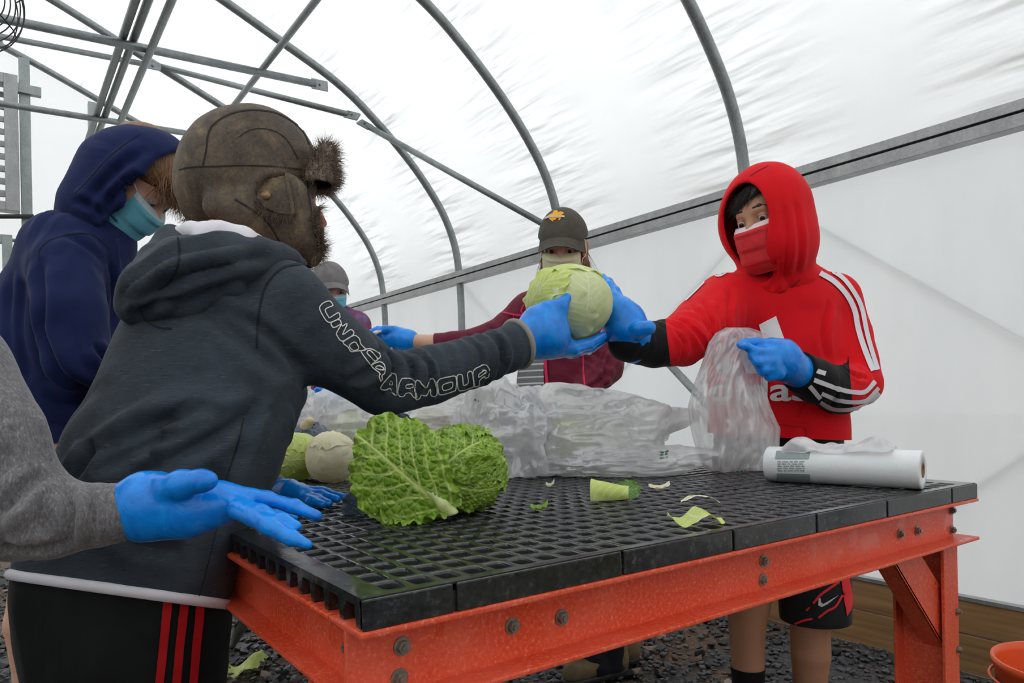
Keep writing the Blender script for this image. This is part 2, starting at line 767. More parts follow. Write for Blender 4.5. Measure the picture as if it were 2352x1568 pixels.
M_GALV = galv('galvanized_steel', rgb(118, 124, 124), rgb(158, 164, 163))
M_ALU = galv('brushed_aluminium', rgb(140, 142, 142), rgb(176, 177, 176), .4, .6)
M_DARK = simple('dark_rubber', rgb(40, 40, 40), .6)
M_BLACKMETAL = simple('black_wire', rgb(22, 22, 24), .45)


def wood_mat():
    t = NT('treated_lumber')
    g = t.noise(5, 6, .65, stretch=(1, .10, 2.2), dist=1.2)
    r = t.noise(40, 3, .5, stretch=(1, .05, 1.6))
    c = t.ramp(g, [(.25, rgb(92, 66, 38)), (.45, rgb(142, 106, 66)), (.6, rgb(166, 128, 84)), (.8, rgb(120, 86, 50))])
    c = t.mix(.25, c, t.ramp(r, [(.3, rgb(84, 60, 36)), (.7, rgb(186, 150, 104))]))
    return t.done(t.bsdf(c, .55, t.bump(r, .3, .002)))


M_WOOD = wood_mat()


def ground_mat():
    t = NT('wet_gravel_soil')
    a = t.noise(1.6, 4, .6)
    b = t.noise(55, 4, .65)
    c1 = t.ramp(b, [(.3, rgb(26, 26, 28)), (.5, rgb(58, 57, 58)), (.72, rgb(96, 92, 88))])
    c2 = t.ramp(b, [(.3, rgb(50, 36, 22)), (.55, rgb(98, 72, 46)), (.75, rgb(140, 112, 80))])
    mk = t.ramp(a, [(.46, (0, 0, 0, 1)), (.6, (1, 1, 1, 1))])
    c = t.mix(mk, c1, c2)
    v = t.node('ShaderNodeTexVoronoi', i_Scale=42.0)
    t.link(t.tc.outputs['Object'], v.inputs['Vector'])
    n1 = t.bump(v.outputs['Distance'], .9, .012)
    return t.done(t.bsdf(c, .62, t.bump(b, .6, .006, n1)))


M_GROUND = ground_mat()

# ------------------------------------------------------------------ setting: floor
_n = 90
gx = np.linspace(-5.2, 4.4, _n); gy = np.linspace(-4.6, 8.2, _n)
GX, GY = np.meshgrid(gx, gy, indexing='ij')
P2 = np.stack([GX * 2.2, GY * 2.2, GX * 0 + .3], -1)
GZ = .012 * fbm(P2, 3) - .008
inside = (GX > -4.4) & (GX < 2.8) & (GY < 7.1)
V = np.stack([GX, GY, np.where(inside, GZ, -.03)], -1).reshape(-1, 3)
I = np.arange(_n * _n).reshape(_n, _n)
Q = np.stack([I[:-1, :-1], I[1:, :-1], I[1:, 1:], I[:-1, 1:]], -1).reshape(-1, 4)
floor = put('floor', V, Q, M_GROUND, kind='structure')
out_b = MB()
out_b.add([(-40, -40, -.06), (40, -40, -.06), (40, 40, -.06), (-40, 40, -.06)], [(0, 1, 2, 3)])
M_FIELD = simple('grass_field', rgb(128, 132, 118), .8, 30, .4, .02, .3, 2.0)
field = out_b.build('ground_outside', M_FIELD, kind='structure')

# stones: the nearest in view as single pieces, the rest as one spread of gravel
def stone_mesh(seed):
    r = np.random.default_rng(seed)
    bm = bmesh.new()
    bmesh.ops.create_icosphere(bm, subdivisions=1, radius=1.0)
    V = np.array([v.co[:] for v in bm.verts])
    V *= (1 + .28 * r.standard_normal(len(V)))[:, None]
    V *= np.array([1, .55 + .4 * r.random(), .45 + .3 * r.random()])
    F = [[v.index for v in f.verts] for f in bm.faces]
    bm.free()
    return V, F


def stone_mat(name, cols):
    t = NT(name)
    info = t.node('ShaderNodeObjectInfo')
    c = t.ramp(info.outputs['Random'], cols)
    nz = t.noise(60, 3)
    c = t.mix(.4, c, t.ramp(nz, [(.3, rgb(40, 40, 42)), (.7, rgb(120, 120, 120))]), 'OVERLAY')
    return t.done(t.bsdf(c, .42, t.bump(nz, .3, .002)))


M_STONE = stone_mat('crushed_basalt', [(0, rgb(34, 35, 38)), (.45, rgb(66, 67, 71)), (.8, rgb(92, 92, 94)), (.93, rgb(120, 84, 62)), (1, rgb(178, 164, 148))])
M_GRAVEL = simple('loose_gravel', rgb(74, 74, 77), .45, 50, .4, .002, .75, 38.0)
protos = []
for k in range(7):
    v, f = stone_mesh(100 + k)
    me = _mesh('stone', v, f)
    me.materials.append(M_STONE)
    protos.append((v, f, me))
spots = []
rr = random.Random(4)
# ground visible under the bench, along the board and at the far left
while len(spots) < 300:
    px = rr.choice([rr.uniform(1260, 2080), rr.uniform(1250, 2090), rr.uniform(530, 740), rr.uniform(0, 40), rr.uniform(2200, 2350)])
    py = rr.uniform(1395, 1575) if px > 40 else rr.uniform(1290, 1575)
    p = at_z(px, py, 0.0)
    if p[0] > 2.78 or p[1] > 5.5 or any((p[0] - q[0]) ** 2 + (p[1] - q[1]) ** 2 < .016 ** 2 for q in spots):
        continue
    if any(abs(p[0] - hx) < .05 and abs(p[1] - hy) < .05 for hx, hy in ((2.868, 2.055), (2.868, .8))):
        continue
    spots.append(p)
for i, p in enumerate(spots):
    me = protos[i % 7][2]
    o = bpy.data.objects.new('stone', me)
    COL.objects.link(o)
    s = rr.uniform(.011, .026) * (1.25 if rr.random() < .15 else 1)
    o.location = (p[0], p[1], .004)
    o.rotation_euler = (rr.uniform(-.5, .5), rr.uniform(-.5, .5), rr.uniform(0, 6.3))
    o.scale = (s, s, s)
    o.parent = floor
GVv = []; GVf = []
for i in range(7000):
    if i % 3:
        px = rr.uniform(-40, 2352); py = rr.uniform(1290, 1700); p = at_z(px, py, 0)
    else:
        p = np.array([rr.uniform(-1.5, 2.82), rr.uniform(.3, 5.5), 0])
    if p[0] > 2.80 or p[1] > 6.5:
        continue
    v, f, _m = protos[i % 7]
    a = rr.uniform(0, 6.3); s = rr.uniform(.006, .016)
    ca, sa = math.cos(a), math.sin(a)
    q = v * s
    q = np.stack([q[:, 0] * ca - q[:, 1] * sa, q[:, 0] * sa + q[:, 1] * ca, q[:, 2]], 1) + np.array([p[0], p[1], .002])
    GVf.append(np.asarray(f) + len(v) * len(GVv)); GVv.append(q)
gravel = put('loose_gravel', np.concatenate(GVv), np.concatenate(GVf), M_GRAVEL, smooth=False, kind='stuff')
tag(gravel, 'dark crushed stone gravel spread over the greenhouse ground', 'gravel')

# ------------------------------------------------------------------ setting: hoop house
XW, XR = 2.868, -.80
PROF = [(2.868, 0.0), (2.868, 1.2), (2.866, 1.70), (2.855, 1.95), (2.825, 2.16), (2.755, 2.35), (2.65, 2.52), (2.46, 2.745), (2.19, 2.99), (1.90, 3.195),
        (1.45, 3.40), (.98, 3.605), (.42, 3.85), (.07, 3.985), (-.35, 4.12), (-.80, 4.20)]
half = catmull(PROF, 6)
full = np.vstack([half, np.stack([2 * XR - half[::-1][1:, 0], half[::-1][1:, 1]], 1)])
HY = [-3.05, -1.78, -.50, .78, 2.055, 3.40, 4.60, 5.90, 7.12]
hoop_lab = {2.055: 'curved steel roof hoop rising behind the red hooded boy', 3.40: 'curved steel roof hoop coming down behind the dark khaki cap',
            4.60: 'curved steel roof hoop between the capped women, cross tie bolted to it', 5.90: 'curved steel roof hoop coming down behind the light grey cap',
            7.12: 'farthest curved steel hoop framing the white end wall', .78: 'curved steel roof hoop just above the camera, first before the red boy',
            -.50: 'curved steel roof hoop behind the camera, second back', -1.78: 'curved steel roof hoop behind the camera, third back',
            -3.05: 'curved steel roof hoop behind the camera at the near end'}
for y in HY:
    P = np.stack([full[:, 0], np.full(len(full), y), full[:, 1]], 1)
    h = thing('roof_hoop', hoop_lab[y], 'roof hoop', (XW, y, 0), 'steel roof hoops')
    MB().tube(P, .027, 12).build('hoop_pipe', M_GALV, h, True)
    for sx in (XW, 2 * XR - XW):
        MB().tube([(sx, y, -.02), (sx, y, .30)], .037, 14).build('ground_sleeve', M_GALV, h, True)
        MB().tube([(sx, y, .288), (sx, y, .312)], .042, 14).build('sleeve_collar', M_GALV, h, True)

# roof film: one sheet over the hoops, pulled into wrinkles at every hoop
ro = full[np.r_[False, np.linalg.norm(np.diff(full, axis=0), axis=1) > 1e-6] | (np.arange(len(full)) == 0)]
L = np.r_[0, np.cumsum(np.linalg.norm(np.diff(ro, axis=0), axis=1))]
zi = np.where(ro[:, 1] > 1.93)[0]
s0, s1 = L[zi[0]] + .0, L[zi[-1]]
ss = np.linspace(s0, s1, 420)
fx = np.interp(ss, L, ro[:, 0]); fz = np.interp(ss, L, ro[:, 1])
tx = np.gradient(fx, ss); tz = np.gradient(fz, ss)
nx_, nz_ = tz, -tx
yy = np.linspace(-3.08, 7.15, 360)
SS, YY = np.meshgrid(np.arange(len(ss)), yy, indexing='ij')
hy = np.array(HY)
dist = np.min(np.abs(YY[..., None] - hy), -1)
sv = ss[SS]
side = np.where((YY[..., None] - hy)[..., :].min(-1) > 0, 1, 1)
near = np.argmin(np.abs(YY[..., None] - hy), -1)
w1 = vnoise(np.stack([sv * 11 + near * 31.7, (YY - hy[near]) * .9 + near, near * 5.3 + (YY > hy[near]) * 77.0], -1))
w2 = vnoise(np.stack([sv * 5.5 + near * 13.1, YY * .7, near * 2.1 + 50 + (YY > hy[near]) * 40.0], -1))
amp = np.exp(-((dist - .12) / .26) ** 2) * np.clip((dist - .02) / .06, 0, 1)
disp = amp * (.008 * w1 + .016 * w2) + .012 * vnoise(np.stack([sv * 1.4, YY * 1.1, 0 * YY], -1)) * np.clip(dist / .3, 0, 1) - .016 * np.sin(np.clip(dist / .62, 0, 1) * math.pi / 2)
off = .032 + disp
V = np.stack([fx[SS] + nx_[SS] * off * 1.0, YY, fz[SS] + nz_[SS] * off], -1).reshape(-1, 3)
if nx_[0] * 1 < 0:
    V = np.stack([fx[SS] - nx_[SS] * off, YY, fz[SS] - nz_[SS] * off], -1).reshape(-1, 3)
I = np.arange(V.shape[0]).reshape(SS.shape)
Q = np.stack([I[:-1, :-1], I[1:, :-1], I[1:, 1:], I[:-1, 1:]], -1).reshape(-1, 4)
roof = put('ceiling', V, Q, M_FILM, kind='structure')
attr(roof, 'arc', sv.ravel()); attr(roof, 'hoopabs', dist.ravel()); attr(roof, 'hoopd', (YY - hy[near]).ravel()); attr(roof, 'hoopid', near.ravel().astype(float) + .37)


def sheet(name, fn, nu, nv, m, kind='structure'):
    u, v = np.meshgrid(np.linspace(0, 1, nu), np.linspace(0, 1, nv), indexing='ij')
    V = fn(u, v).reshape(-1, 3)
    I = np.arange(nu * nv).reshape(nu, nv)
    Q = np.stack([I[:-1, :-1], I[1:, :-1], I[1:, 1:], I[:-1, 1:]], -1).reshape(-1, 4)
    return put(name, V, Q, m, kind=kind)


def wallfn(X):
    def f(u, v):
        y = -3.08 + u * 10.23; z = .20 + v * 1.76
        b = .010 * vnoise(np.stack([y * 1.3, z * .8, y * 0 + X], -1)) + .004 * vnoise(np.stack([y * 7, z * .5, y * 0], -1))
        return np.stack([X + b, y, z], -1)
    return f


sheet('wall_right', wallfn(2.922), 260, 40, M_WALLFILM)
sheet('wall_left', wallfn(2 * XR - 2.922), 60, 12, M_WALLFILM)


def endwall(Y, name):
    c = ro[ro[:, 1] > .15]
    n = len(c); V = []; F = []
    K = 12
    for i in range(n):
        for k in range(K + 1):
            t = k / K
            V.append((c[i, 0], Y, .1 + (c[i, 1] - .1) * t))
    for i in range(n - 1):
        for k in range(K):
            a = i * (K + 1) + k; b = a + K + 1
            F.append((a, b, b + 1, a + 1))
    return put(name, np.array(V), np.array(F), M_ENDFILM, kind='structure')


endwall(7.17, 'wall_back')
endwall(-3.12, 'wall_front')

# hip rail: two-part lock channel with its dark groove, on both sides
for sgn, nm, X in ((1, 'trim_1', 2.83), (-1, 'trim_2', 2 * XR - 2.83)):
    rail = bpy.data.objects.new(nm, None); COL.objects.link(rail); rail['kind'] = 'structure'
    rail.location = (X, 2, 1.94)
    x0, x1 = (X - .012, X + .05) if sgn > 0 else (X - .05, X + .012)
    MB().box((x0, -3.08, 1.952), (x1, 7.12, 1.990)).build('upper_rail', M_ALU, rail, bevel=.002)
    MB().box((x0 + (.004 if sgn > 0 else 0), -3.08, 1.898), (x1, 7.12, 1.944)).build('lower_rail', M_ALU, rail, bevel=.002)
    MB().box((x0 + .016, -3.08, 1.93), (x1 - .012, 7.12, 1.96)).build('groove_strip', M_DARK, rail)  # dark strip filling the gap between the two rails

# treated boards along the foot of the side walls, each plank a piece
for sgn, nm, X in ((1, 'baseboard_right', 2.86), (-1, 'baseboard_left', 2 * XR - 2.86)):
    bb = bpy.data.objects.new(nm, None); COL.objects.link(bb); bb['kind'] = 'structure'
    bb.location = (X, 2, 0)
    y = -3.0
    k = 0
    while y < 7.0:
        ln = 2.44
        for z0, z1 in ((-.02, .118), (.122, .244)):
            MB().box((X + (0 if sgn > 0 else -.03), y + .002, z0), (X + (.03 if sgn > 0 else 0), min(7.1, y + ln) - .002, z1)).build('plank', M_WOOD, bb, bevel=.003)
        y += ln; k += 1
    MB().box((X - .004 * sgn - .002, -3.0, .244), (X + .03 * sgn + .002, 7.1, .258)).build('film_lock_strip', M_ALU, bb)


def bar(name, label, a, b, r=.020, flat_a=False, flat_b=False, cat='frame pipe', group=None, mat=None):
    a = np.asarray(a, float); b = np.asarray(b, float)
    t = thing(name, label, cat, a, group)
    MB().tube([a, b], r, 12).build('pipe', mat or M_GALV, t, True)
    d = unit(b - a)
    for p, fl, s in ((a, flat_a, 1), (b, flat_b, -1)):
        if fl:
            c = p - d * s * .03
            n = unit(np.cross(d, [0, 1, 0])); e = np.cross(d, n)
            Vv = []
            for (i, j, k) in [(-1, -1, -1), (1, -1, -1), (1, 1, -1), (-1, 1, -1), (-1, -1, 1), (1, -1, 1), (1, 1, 1), (-1, 1, 1)]:
                Vv.append(c + d * i * .055 + n * j * r * 1.35 + e * k * .006)
            MB().add(Vv, [(0, 3, 2, 1), (4, 5, 6, 7), (0, 1, 5, 4), (1, 2, 6, 5), (2, 3, 7, 6), (3, 0, 4, 7)]).build('flattened_end', mat or M_GALV, t)
            MB().tube([c - e * .02, c + e * .02], .008, 6).build('bolt', M_GALV, t)
    return t


# collar ties and bracing of the trusses
bar('cross_tie', 'upper cross tie pipe, flattened end bolted to the middle hoop', (-3.3, 4.60, 2.93), at_y(724, 193, 4.58), .024, flat_b=True)
bar('cross_tie', 'lower cross tie pipe passing behind the brown trapper hat', (-3.3, 5.90, 2.97), (1.95, 5.90, 3.14), .022)
bar('cross_tie', 'thin upper tie pipe ending at the second-farthest hoop', (-2.6, 5.88, 3.40), at_y(340, 149, 5.88), .020, flat_b=True)
bar('wind_brace', 'brace pipe between two far hoops above the trapper hat', at_y(371, 153, 5.90), at_y(800, 263, 4.62), .021, True, True)
bar('wind_brace', 'long sloping brace pipe ending behind the dark khaki cap', at_y(845, 290, 4.58), at_y(1262, 522, 3.42), .020, True, False)
bar('roof_pipe', 'leftmost of three parallel pipes under the roof', (.627, -1.0, 3.135), (.622, 7.05, 3.13), .022, group='roof pipes')
bar('roof_pipe', 'middle of three parallel pipes under the roof', (.690, -1.0, 3.135), (.672, 7.05, 3.13), .022, group='roof pipes')
bar('roof_pipe', 'rightmost, shortest of three parallel pipes under the roof', (.772, -1.0, 3.14), (.752, 5.72, 3.05), .021, group='roof pipes')
bar('roof_pipe', 'single slanting roof pipe above the trapper hat, right of the three', (1.43, -1.0, 3.17), (1.418, 5.92, 3.165), .020)
bar('wall_brace', 'steel brace pipe low on the side wall behind the red boy', at_x(1528, 826, 2.80), at_x(1700, 1010, 2.80), .020)

# braces on the outer face of the side film, seen through it as faint lines
for lab, a, b in (('faint outside brace line crossing the wall right of the red boy', (1700, 420), (2480, 850)),
                  ('faint outside brace line on the wall left of the red boy', (1720, 525), (1390, 898)),
                  ('faint outside brace line on the wall above the bench corner', (2180, 1160), (2480, 965)),
                  ('faint outside brace line on the far wall beside the middle hoop', (1066, 650), (1190, 790))):
    t = bar('outer_brace', lab, at_x(*a, 2.942), at_x(*b, 2.940), .0038, group='braces outside the film')

# end wall framing
M_POST = galv('end_wall_post', rgb(138, 146, 146), rgb(170, 177, 176), .45, .4)
for (px, lab, z1) in ((58, 'grey end wall post beside the louvre', 3.9), (212, 'thin end wall post behind the roof pipes', 3.65), (362, 'end wall post behind the blue face mask', 2.62)):
    p = at_y(px, 300, 7.10)
    t = thing('end_wall_post', lab, 'post', (p[0], 7.10, 0))
    w = .038 if px < 100 else .03
    MB().box((p[0] - w, 7.06, 0), (p[0] + w, 7.13, z1)).build('post_body', M_POST, t, bevel=.003)
bar('end_wall_rail', 'horizontal rail of the white end wall behind the navy hoodie', (-3.5, 7.10, 2.40), (2.7, 7.10, 2.40), .014)
p0 = at_y(2, 530, 7.08)
bar('end_wall_rail', 'dark cable conduit under the louvre at the left edge', at_y(-60, 497, 7.02), at_y(78, 497, 7.02), .018, mat=M_DARK)
# door frame of the end wall
t = thing('end_door_frame', 'grey metal door frame of the end wall at the left edge', 'door frame', (.1, 7.1, 0))
pj = at_y(16, 540, 7.08)
MB().box((pj[0] - .035, 7.05, 0), (pj[0] + .035, 7.12, pj[2])).build('jamb', M_POST, t, bevel=.003)
MB().box((pj[0] - .83, 7.052, pj[2] - .07), (pj[0] - .035, 7.118, pj[2] - .002)).build('head', M_POST, t, bevel=.003)
MB().box((pj[0] - .9, 7.05, 0), (pj[0] - .83, 7.12, pj[2])).build('jamb', M_POST, t, bevel=.003)
# louvre
a = at_y(40, 178, 7.05); b = at_y(40, 488, 7.05)
xr_, zt, zb = a[0], a[2], b[2]
t = thing('wall_louvre', 'aluminium louvred vent in a metal frame at the left edge', 'vent', (xr_, 7.05, zb))
MB().box((xr_ - .095, 7.0, zb), (xr_, 7.12, zt)).build('frame_side', M_ALU, t, bevel=.004)
MB().box((xr_ - 1.2, 7.0, zb), (xr_ - 1.1, 7.12, zt)).build('frame_side', M_ALU, t, bevel=.004)
MB().box((xr_ - 1.1, 7.0, zt - .08), (xr_ - .095, 7.12, zt)).build('frame_top', M_ALU, t, bevel=.004)
MB().box((xr_ - 1.1, 7.0, zb), (xr_ - .095, 7.12, zb + .07)).build('frame_bottom', M_ALU, t, bevel=.004)
for k in range(9):
    z = zb + .11 + k * (zt - zb - .2) / 9
    MB().add([(xr_ - 1.1, 7.02, z), (xr_ - .095, 7.02, z), (xr_ - .095, 7.10, z + .07), (xr_ - 1.1, 7.10, z + .07),
              (xr_ - 1.1, 7.025, z - .005), (xr_ - .095, 7.025, z - .005), (xr_ - .095, 7.105, z + .065), (xr_ - 1.1, 7.105, z + .065)],
             [(0, 1, 2, 3), (7, 6, 5, 4), (0, 4, 5, 1), (1, 5, 6, 2), (2, 6, 7, 3), (3, 7, 4, 0)]).build('slat', M_ALU, t)
MB().box((xr_ - .01, 7.03, zt - .12), (xr_ + .16, 7.09, zt - .05)).build('frame_arm', M_POST, t)

# circulation fan, upper left corner
fc = W(-86, -20, 3.1)
t = thing('circulation_fan', 'black wire caged circulation fan hanging in the upper left corner', 'fan', fc)
fn_ = unit(np.array([.35, -.94, -.1])); fa = unit(np.cross(fn_, [0, 0, 1])); fb = np.cross(fn_, fa)
for r_, dz in ((.06, .075), (.085, .074), (.11, .071), (.135, .066), (.16, .058), (.185, .047), (.21, .032), (.235, .012), (.245, -.02), (.245, -.08)):
    MB().tube([fc + fn_ * dz + (fa * math.cos(k * math.pi / 24) + fb * math.sin(k * math.pi / 24)) * r_ for k in range(48)], .0028, 6, closed=True).build('cage_ring', M_BLACKMETAL, t, True)
for k in range(8):
    an = k * math.pi / 4 + .3
    e = fa * math.cos(an) + fb * math.sin(an)
    MB().tube([fc + fn_ * .075 + e * .05, fc + fn_ * .066 + e * .135, fc + fn_ * .032 + e * .21, fc - fn_ * .02 + e * .246, fc - fn_ * .08 + e * .246], .003, 6).build('cage_spoke', M_BLACKMETAL, t, True)
for k in range(3):
    an = k * 2.094
    e = fa * math.cos(an) + fb * math.sin(an); g = fa * -math.sin(an) + fb * math.cos(an)
    MB().add([fc + e * .04 - g * .03 + fn_ * .01, fc + e * .04 + g * .03 - fn_ * .02, fc + e * .21 + g * .075 - fn_ * .03, fc + e * .22 - g * .03 + fn_ * .01,
              fc + e * .04 - g * .03 + fn_ * .005, fc + e * .04 + g * .03 - fn_ * .025, fc + e * .21 + g * .075 - fn_ * .035, fc + e * .22 - g * .03 + fn_ * .005],
             [(0, 1, 2, 3), (7, 6, 5, 4), (0, 4, 5, 1), (1, 5, 6, 2), (2, 6, 7, 3), (3, 7, 4, 0)]).build('blade', M_ALU, t)
MB().tube([fc + fn_ * .05, fc - fn_ * .14], .055, 16).build('motor', M_BLACKMETAL, t, True)
MB().tube([fc - fn_ * .1, fc - fn_ * .1 + np.array([0, 0, .9])], .008, 8).build('hanger', M_GALV, t, True)
# ------------------------------------------------------------------ the packing bench
def orange_mat():
    t = NT('orange_fibreglass')
    a = t.noise(210, 4, .75)
    b = t.noise(9, 4, .6)
    f = t.noise(420, 2, .6, stretch=(1, 1, .3))
    c = t.ramp(a, [(.32, rgb(212, 60, 28)), (.56, rgb(228, 86, 52)), (.70, rgb(242, 150, 122))])
    c = t.mix(t.ramp(b, [(.42, (0, 0, 0, 1)), (.75, (.6, .6, .6, 1))]), c, rgb(236, 118, 92))
    wet = t.ramp(t.noise(11, 3, .5, stretch=(1, .6, 1)), [(.60, (.42, .42, .42, 1)), (.63, (.16, .16, .16, 1))])
    return t.done(t.bsdf(c, wet, t.bump(f, .12, .0008)))


M_ORANGE = orange_mat()


def bench_mat():
    t = NT('wet_black_plastic')
    a = t.noise(7, 4, .6)
    b = t.noise(120, 3, .6)
    g = t.ramp(t.noise(4.2, 3, .55), [(.50, (0, 0, 0, 1)), (.66, (1, 1, 1, 1))])
    c = t.ramp(b, [(.3, rgb(26, 27, 29)), (.58, rgb(44, 46, 49)), (.80, rgb(88, 90, 94))])
    c = t.mix(t.math('MULTIPLY', g, .22), c, rgb(46, 52, 18))
    r = t.ramp(a, [(.42, (.07, .07, .07, 1)), (.62, (.30, .30, .30, 1))])
    return t.done(t.bsdf(c, r, t.bump(b, .12, .001)))


M_BENCH = bench_mat()
M_BOLT = galv('weathered_bolt', rgb(112, 104, 96), rgb(168, 160, 150), .4, .7)

TX0, TX1, TY0, TY1, TZ = .2513, 1.4713, .5738, 3.02, .834
bench = thing('packing_bench', 'long work bench, black perforated plastic top on orange fibreglass frame', 'bench', (.86, 1.8, 0))
PX, PY = .0304, .0366
NX, NY = 38, int((TY1 - TY0 - .04) / PY)
X0 = TX0 + .025; Y0 = TY0 + .010
HX, HY_, RC = .0096, .0124, .0038


def ring(hx, hy, rc, k=3):
    o = []
    for (sx, sy, a0) in ((1, 1, 0), (-1, 1, 90), (-1, -1, 180), (1, -1, 270)):
        for j in range(k):
            a = math.radians(a0 + 90 * j / (k - 1))
            o.append((sx * (hx - rc) + rc * math.cos(a), sy * (hy - rc) + rc * math.sin(a)))
    return o


hole = np.array(ring(HX, HY_, RC))
lip = np.array(ring(HX + .0016, HY_ + .0016, RC + .001))
cell = np.array([(.5, HY_ / PY), (.5, .5), (HX / PX, .5), (-HX / PX, .5), (-.5, .5), (-.5, HY_ / PY), (-.5, -HY_ / PY), (-.5, -.5), (-HX / PX, -.5), (HX / PX, -.5), (.5, -.5), (.5, -HY_ / PY)]) * np.array([PX, PY])
tpl = np.vstack([np.c_[cell, np.full(12, 0)], np.c_[lip, np.full(12, -.0001)], np.c_[hole, np.full(12, -.0022)], np.c_[hole * .97, np.full(12, -.022)], np.c_[cell, np.full(12, -.022)]])
tf = []
for r_ in range(4):
    for k in range(12):
        tf.append((r_ * 12 + k, r_ * 12 + (k + 1) % 12, (r_ + 1) * 12 + (k + 1) % 12, (r_ + 1) * 12 + k))
tf = np.array(tf)[:, ::-1]
cx = X0 + PX * (np.arange(NX) + .5); cyy = Y0 + PY * (np.arange(NY) + .5)
CXX, CYY = np.meshgrid(cx, cyy, indexing='ij')
cen = np.stack([CXX.ravel(), CYY.ravel(), np.full(CXX.size, TZ)], 1)
V = (cen[:, None, :] + tpl[None]).reshape(-1, 3)
Q = (np.arange(len(cen))[:, None, None] * len(tpl) + tf[None]).reshape(-1, 4)
# the soft plastic bows a little along the open near-left edge
M_HOLE = simple('matte_black_hole_shade', rgb(15, 15, 16), .75)  # shade inside the holes painted in: walls and underside blacker than the top
mi_ = np.tile(np.repeat([0, 0, 1, 1], 12), len(cen))
top = put('bench_top', V, Q, None, bench, smooth=False, mats=[M_BENCH, M_HOLE], mi=mi_)
XE, YE = X0 + NX * PX, Y0 + NY * PY
b = MB()
b.box((TX0, TY0, TZ - .008), (X0, TY1, TZ)); b.box((XE, TY0, TZ - .008), (TX1, TY1, TZ))
b.box((X0, TY0, TZ - .008), (XE, Y0, TZ)); b.box((X0, YE, TZ - .008), (XE, TY1, TZ))
b.build('bench_rim', M_BENCH, bench)
# solid skirt on the near end in sections with small gaps
jx = [TX0, .343, .559, .753, .941, 1.140, 1.367, TX1]
for i in range(len(jx) - 1):
    MB().box((jx[i] + (.0022 if i else 0), TY0 - .0035, TZ - .028), (jx[i + 1] - (.0022 if i < 6 else 0), TY0 + .004, TZ - .001)).build('skirt_panel', M_BENCH, bench, bevel=.0015)
MB().box((TX0, TY0, TZ - .027), (TX1, TY0 + .004, TZ - .002)).build('skirt_back', M_BENCH, bench)
MB().box((TX1 - .004, TY0, TZ - .027), (TX1, TY1, TZ - .001)).build('skirt_panel', M_BENCH, bench)
MB().box((TX0, TY1 - .004, TZ - .027), (TX1, TY1, TZ - .001)).build('skirt_panel', M_BENCH, bench)
# rib ends along the open left edge
ribv, ribf = None, None
for k in range(NY + 1):
    y = Y0 + k * PY
    if y > 2.3:
        break
    MB().prism([(y - .0085, TZ - .006), (y + .0085, TZ - .006), (y + .0045, TZ - .0275), (y - .0045, TZ - .0275)], 0, TX0 + .001, TX0 + .05).build('rib', M_BENCH, bench)
MB().box((TX0 + .03, TY0 + .01, TZ - .027), (TX0 + .033, TY1, TZ - .004)).build('rib_wall', M_BENCH, bench)

ZT, ZB = TZ - .028, .729


def ibeam(name, lo, hi, along, web, fl0, fl1, label=None):
    """channel beam: top flange, web, bottom flange in one mesh"""
    b = MB()
    if along == 0:
        b.box((lo, fl0, ZT - .006), (hi, fl1, ZT)); b.box((lo, fl0, ZB), (hi, fl1, ZB + .006)); b.box((lo, web, ZB + .003), (hi - .03 if name == 'end_beam' else hi, web + .006, ZT - .003))
    else:
        b.box((fl0, lo, ZT - .006), (fl1, hi, ZT)); b.box((fl0, lo, ZB), (fl1, hi, ZB + .006)); b.box((web, lo, ZB + .003), (web + .006, hi, ZT - .003))
    return b.build(name, M_ORANGE, bench, bevel=.0018)


ibeam('end_beam', TX0 - .004, TX1, 0, .600, .568, .640)
ibeam('side_beam', .642, TY1 - .05, 1, .272, .247, .315)
ibeam('side_beam', .642, TY1 - .05, 1, 1.428, 1.385, 1.452)
ibeam('end_beam', TX0, TX1, 0, TY1 - .02, TY1 - .05, TY1)
for y in (1.25, 1.85, 2.45):
    MB().box((.315, y, ZB + .01), (1.385, y + .05, ZT - .002)).build('cross_joist', M_ORANGE, bench, bevel=.002)


def leg(x, y, d):
    g = MB()
    g.box((x - .034, y, 0), (x + .022, y + .006, ZB)); g.box((x - .034, y + .086, 0), (x + .022, y + .092, ZB)); g.box((x - .008, y + .003, 0), (x - .002, y + .089, ZB))
    L_ = g.build('leg', M_ORANGE, bench, bevel=.0015)
    # knee brace under the beam, toward the middle of the bench
    s = d
    poly = [(x + s * .20, ZB), (x + s * .105, ZB), (x + s * .004, ZB - .095), (x + s * .004, ZB - .20)]
    MB().prism(poly, 1, y + .012, y + .018).build('knee_brace', M_ORANGE, bench, bevel=.0015)
    MB().prism([(x + s * .20, ZB), (x + s * .194, ZB), (x + s * .004, ZB - .194), (x + s * .004, ZB - .20)], 1, y + .012, y + .05).build('knee_brace_lip', M_ORANGE, bench)
    return L_


leg(1.41, .590, -1); leg(.30, .66, 1); leg(1.41, TY1 - .16, -1); leg(.30, TY1 - .16, 1)


def hexbolt(p, n, r=.0062, h=.006):
    p = np.asarray(p, float); n = unit(n)
    m = MB()
    m.tube([p, p + n * .0014], r * 1.45, 14)
    m.tube([p + n * .0014, p + n * h], r, 6)
    m.tube([p + n * h, p + n * (h + .0022)], r * .5, 10)
    return m.build('bolt', M_BOLT, bench)


for q in [(923, 1483), (917, 1556), (1176, 1437), (1289, 1417), (1753, 1288), (1751, 1331), (2066, 1226), (2106, 1218), (2186, 1171), (2191, 1215)]:
    p = at_y(q[0], q[1], .600)
    p[0] = min(p[0], 1.433)
    hexbolt(p, (0, -1, 0))
hexbolt(at_x(804, 1487, .272), (-1, 0, 0))
for z in (.60, .53):
    hexbolt((1.425, .590, z), (0, -1, 0), .005)
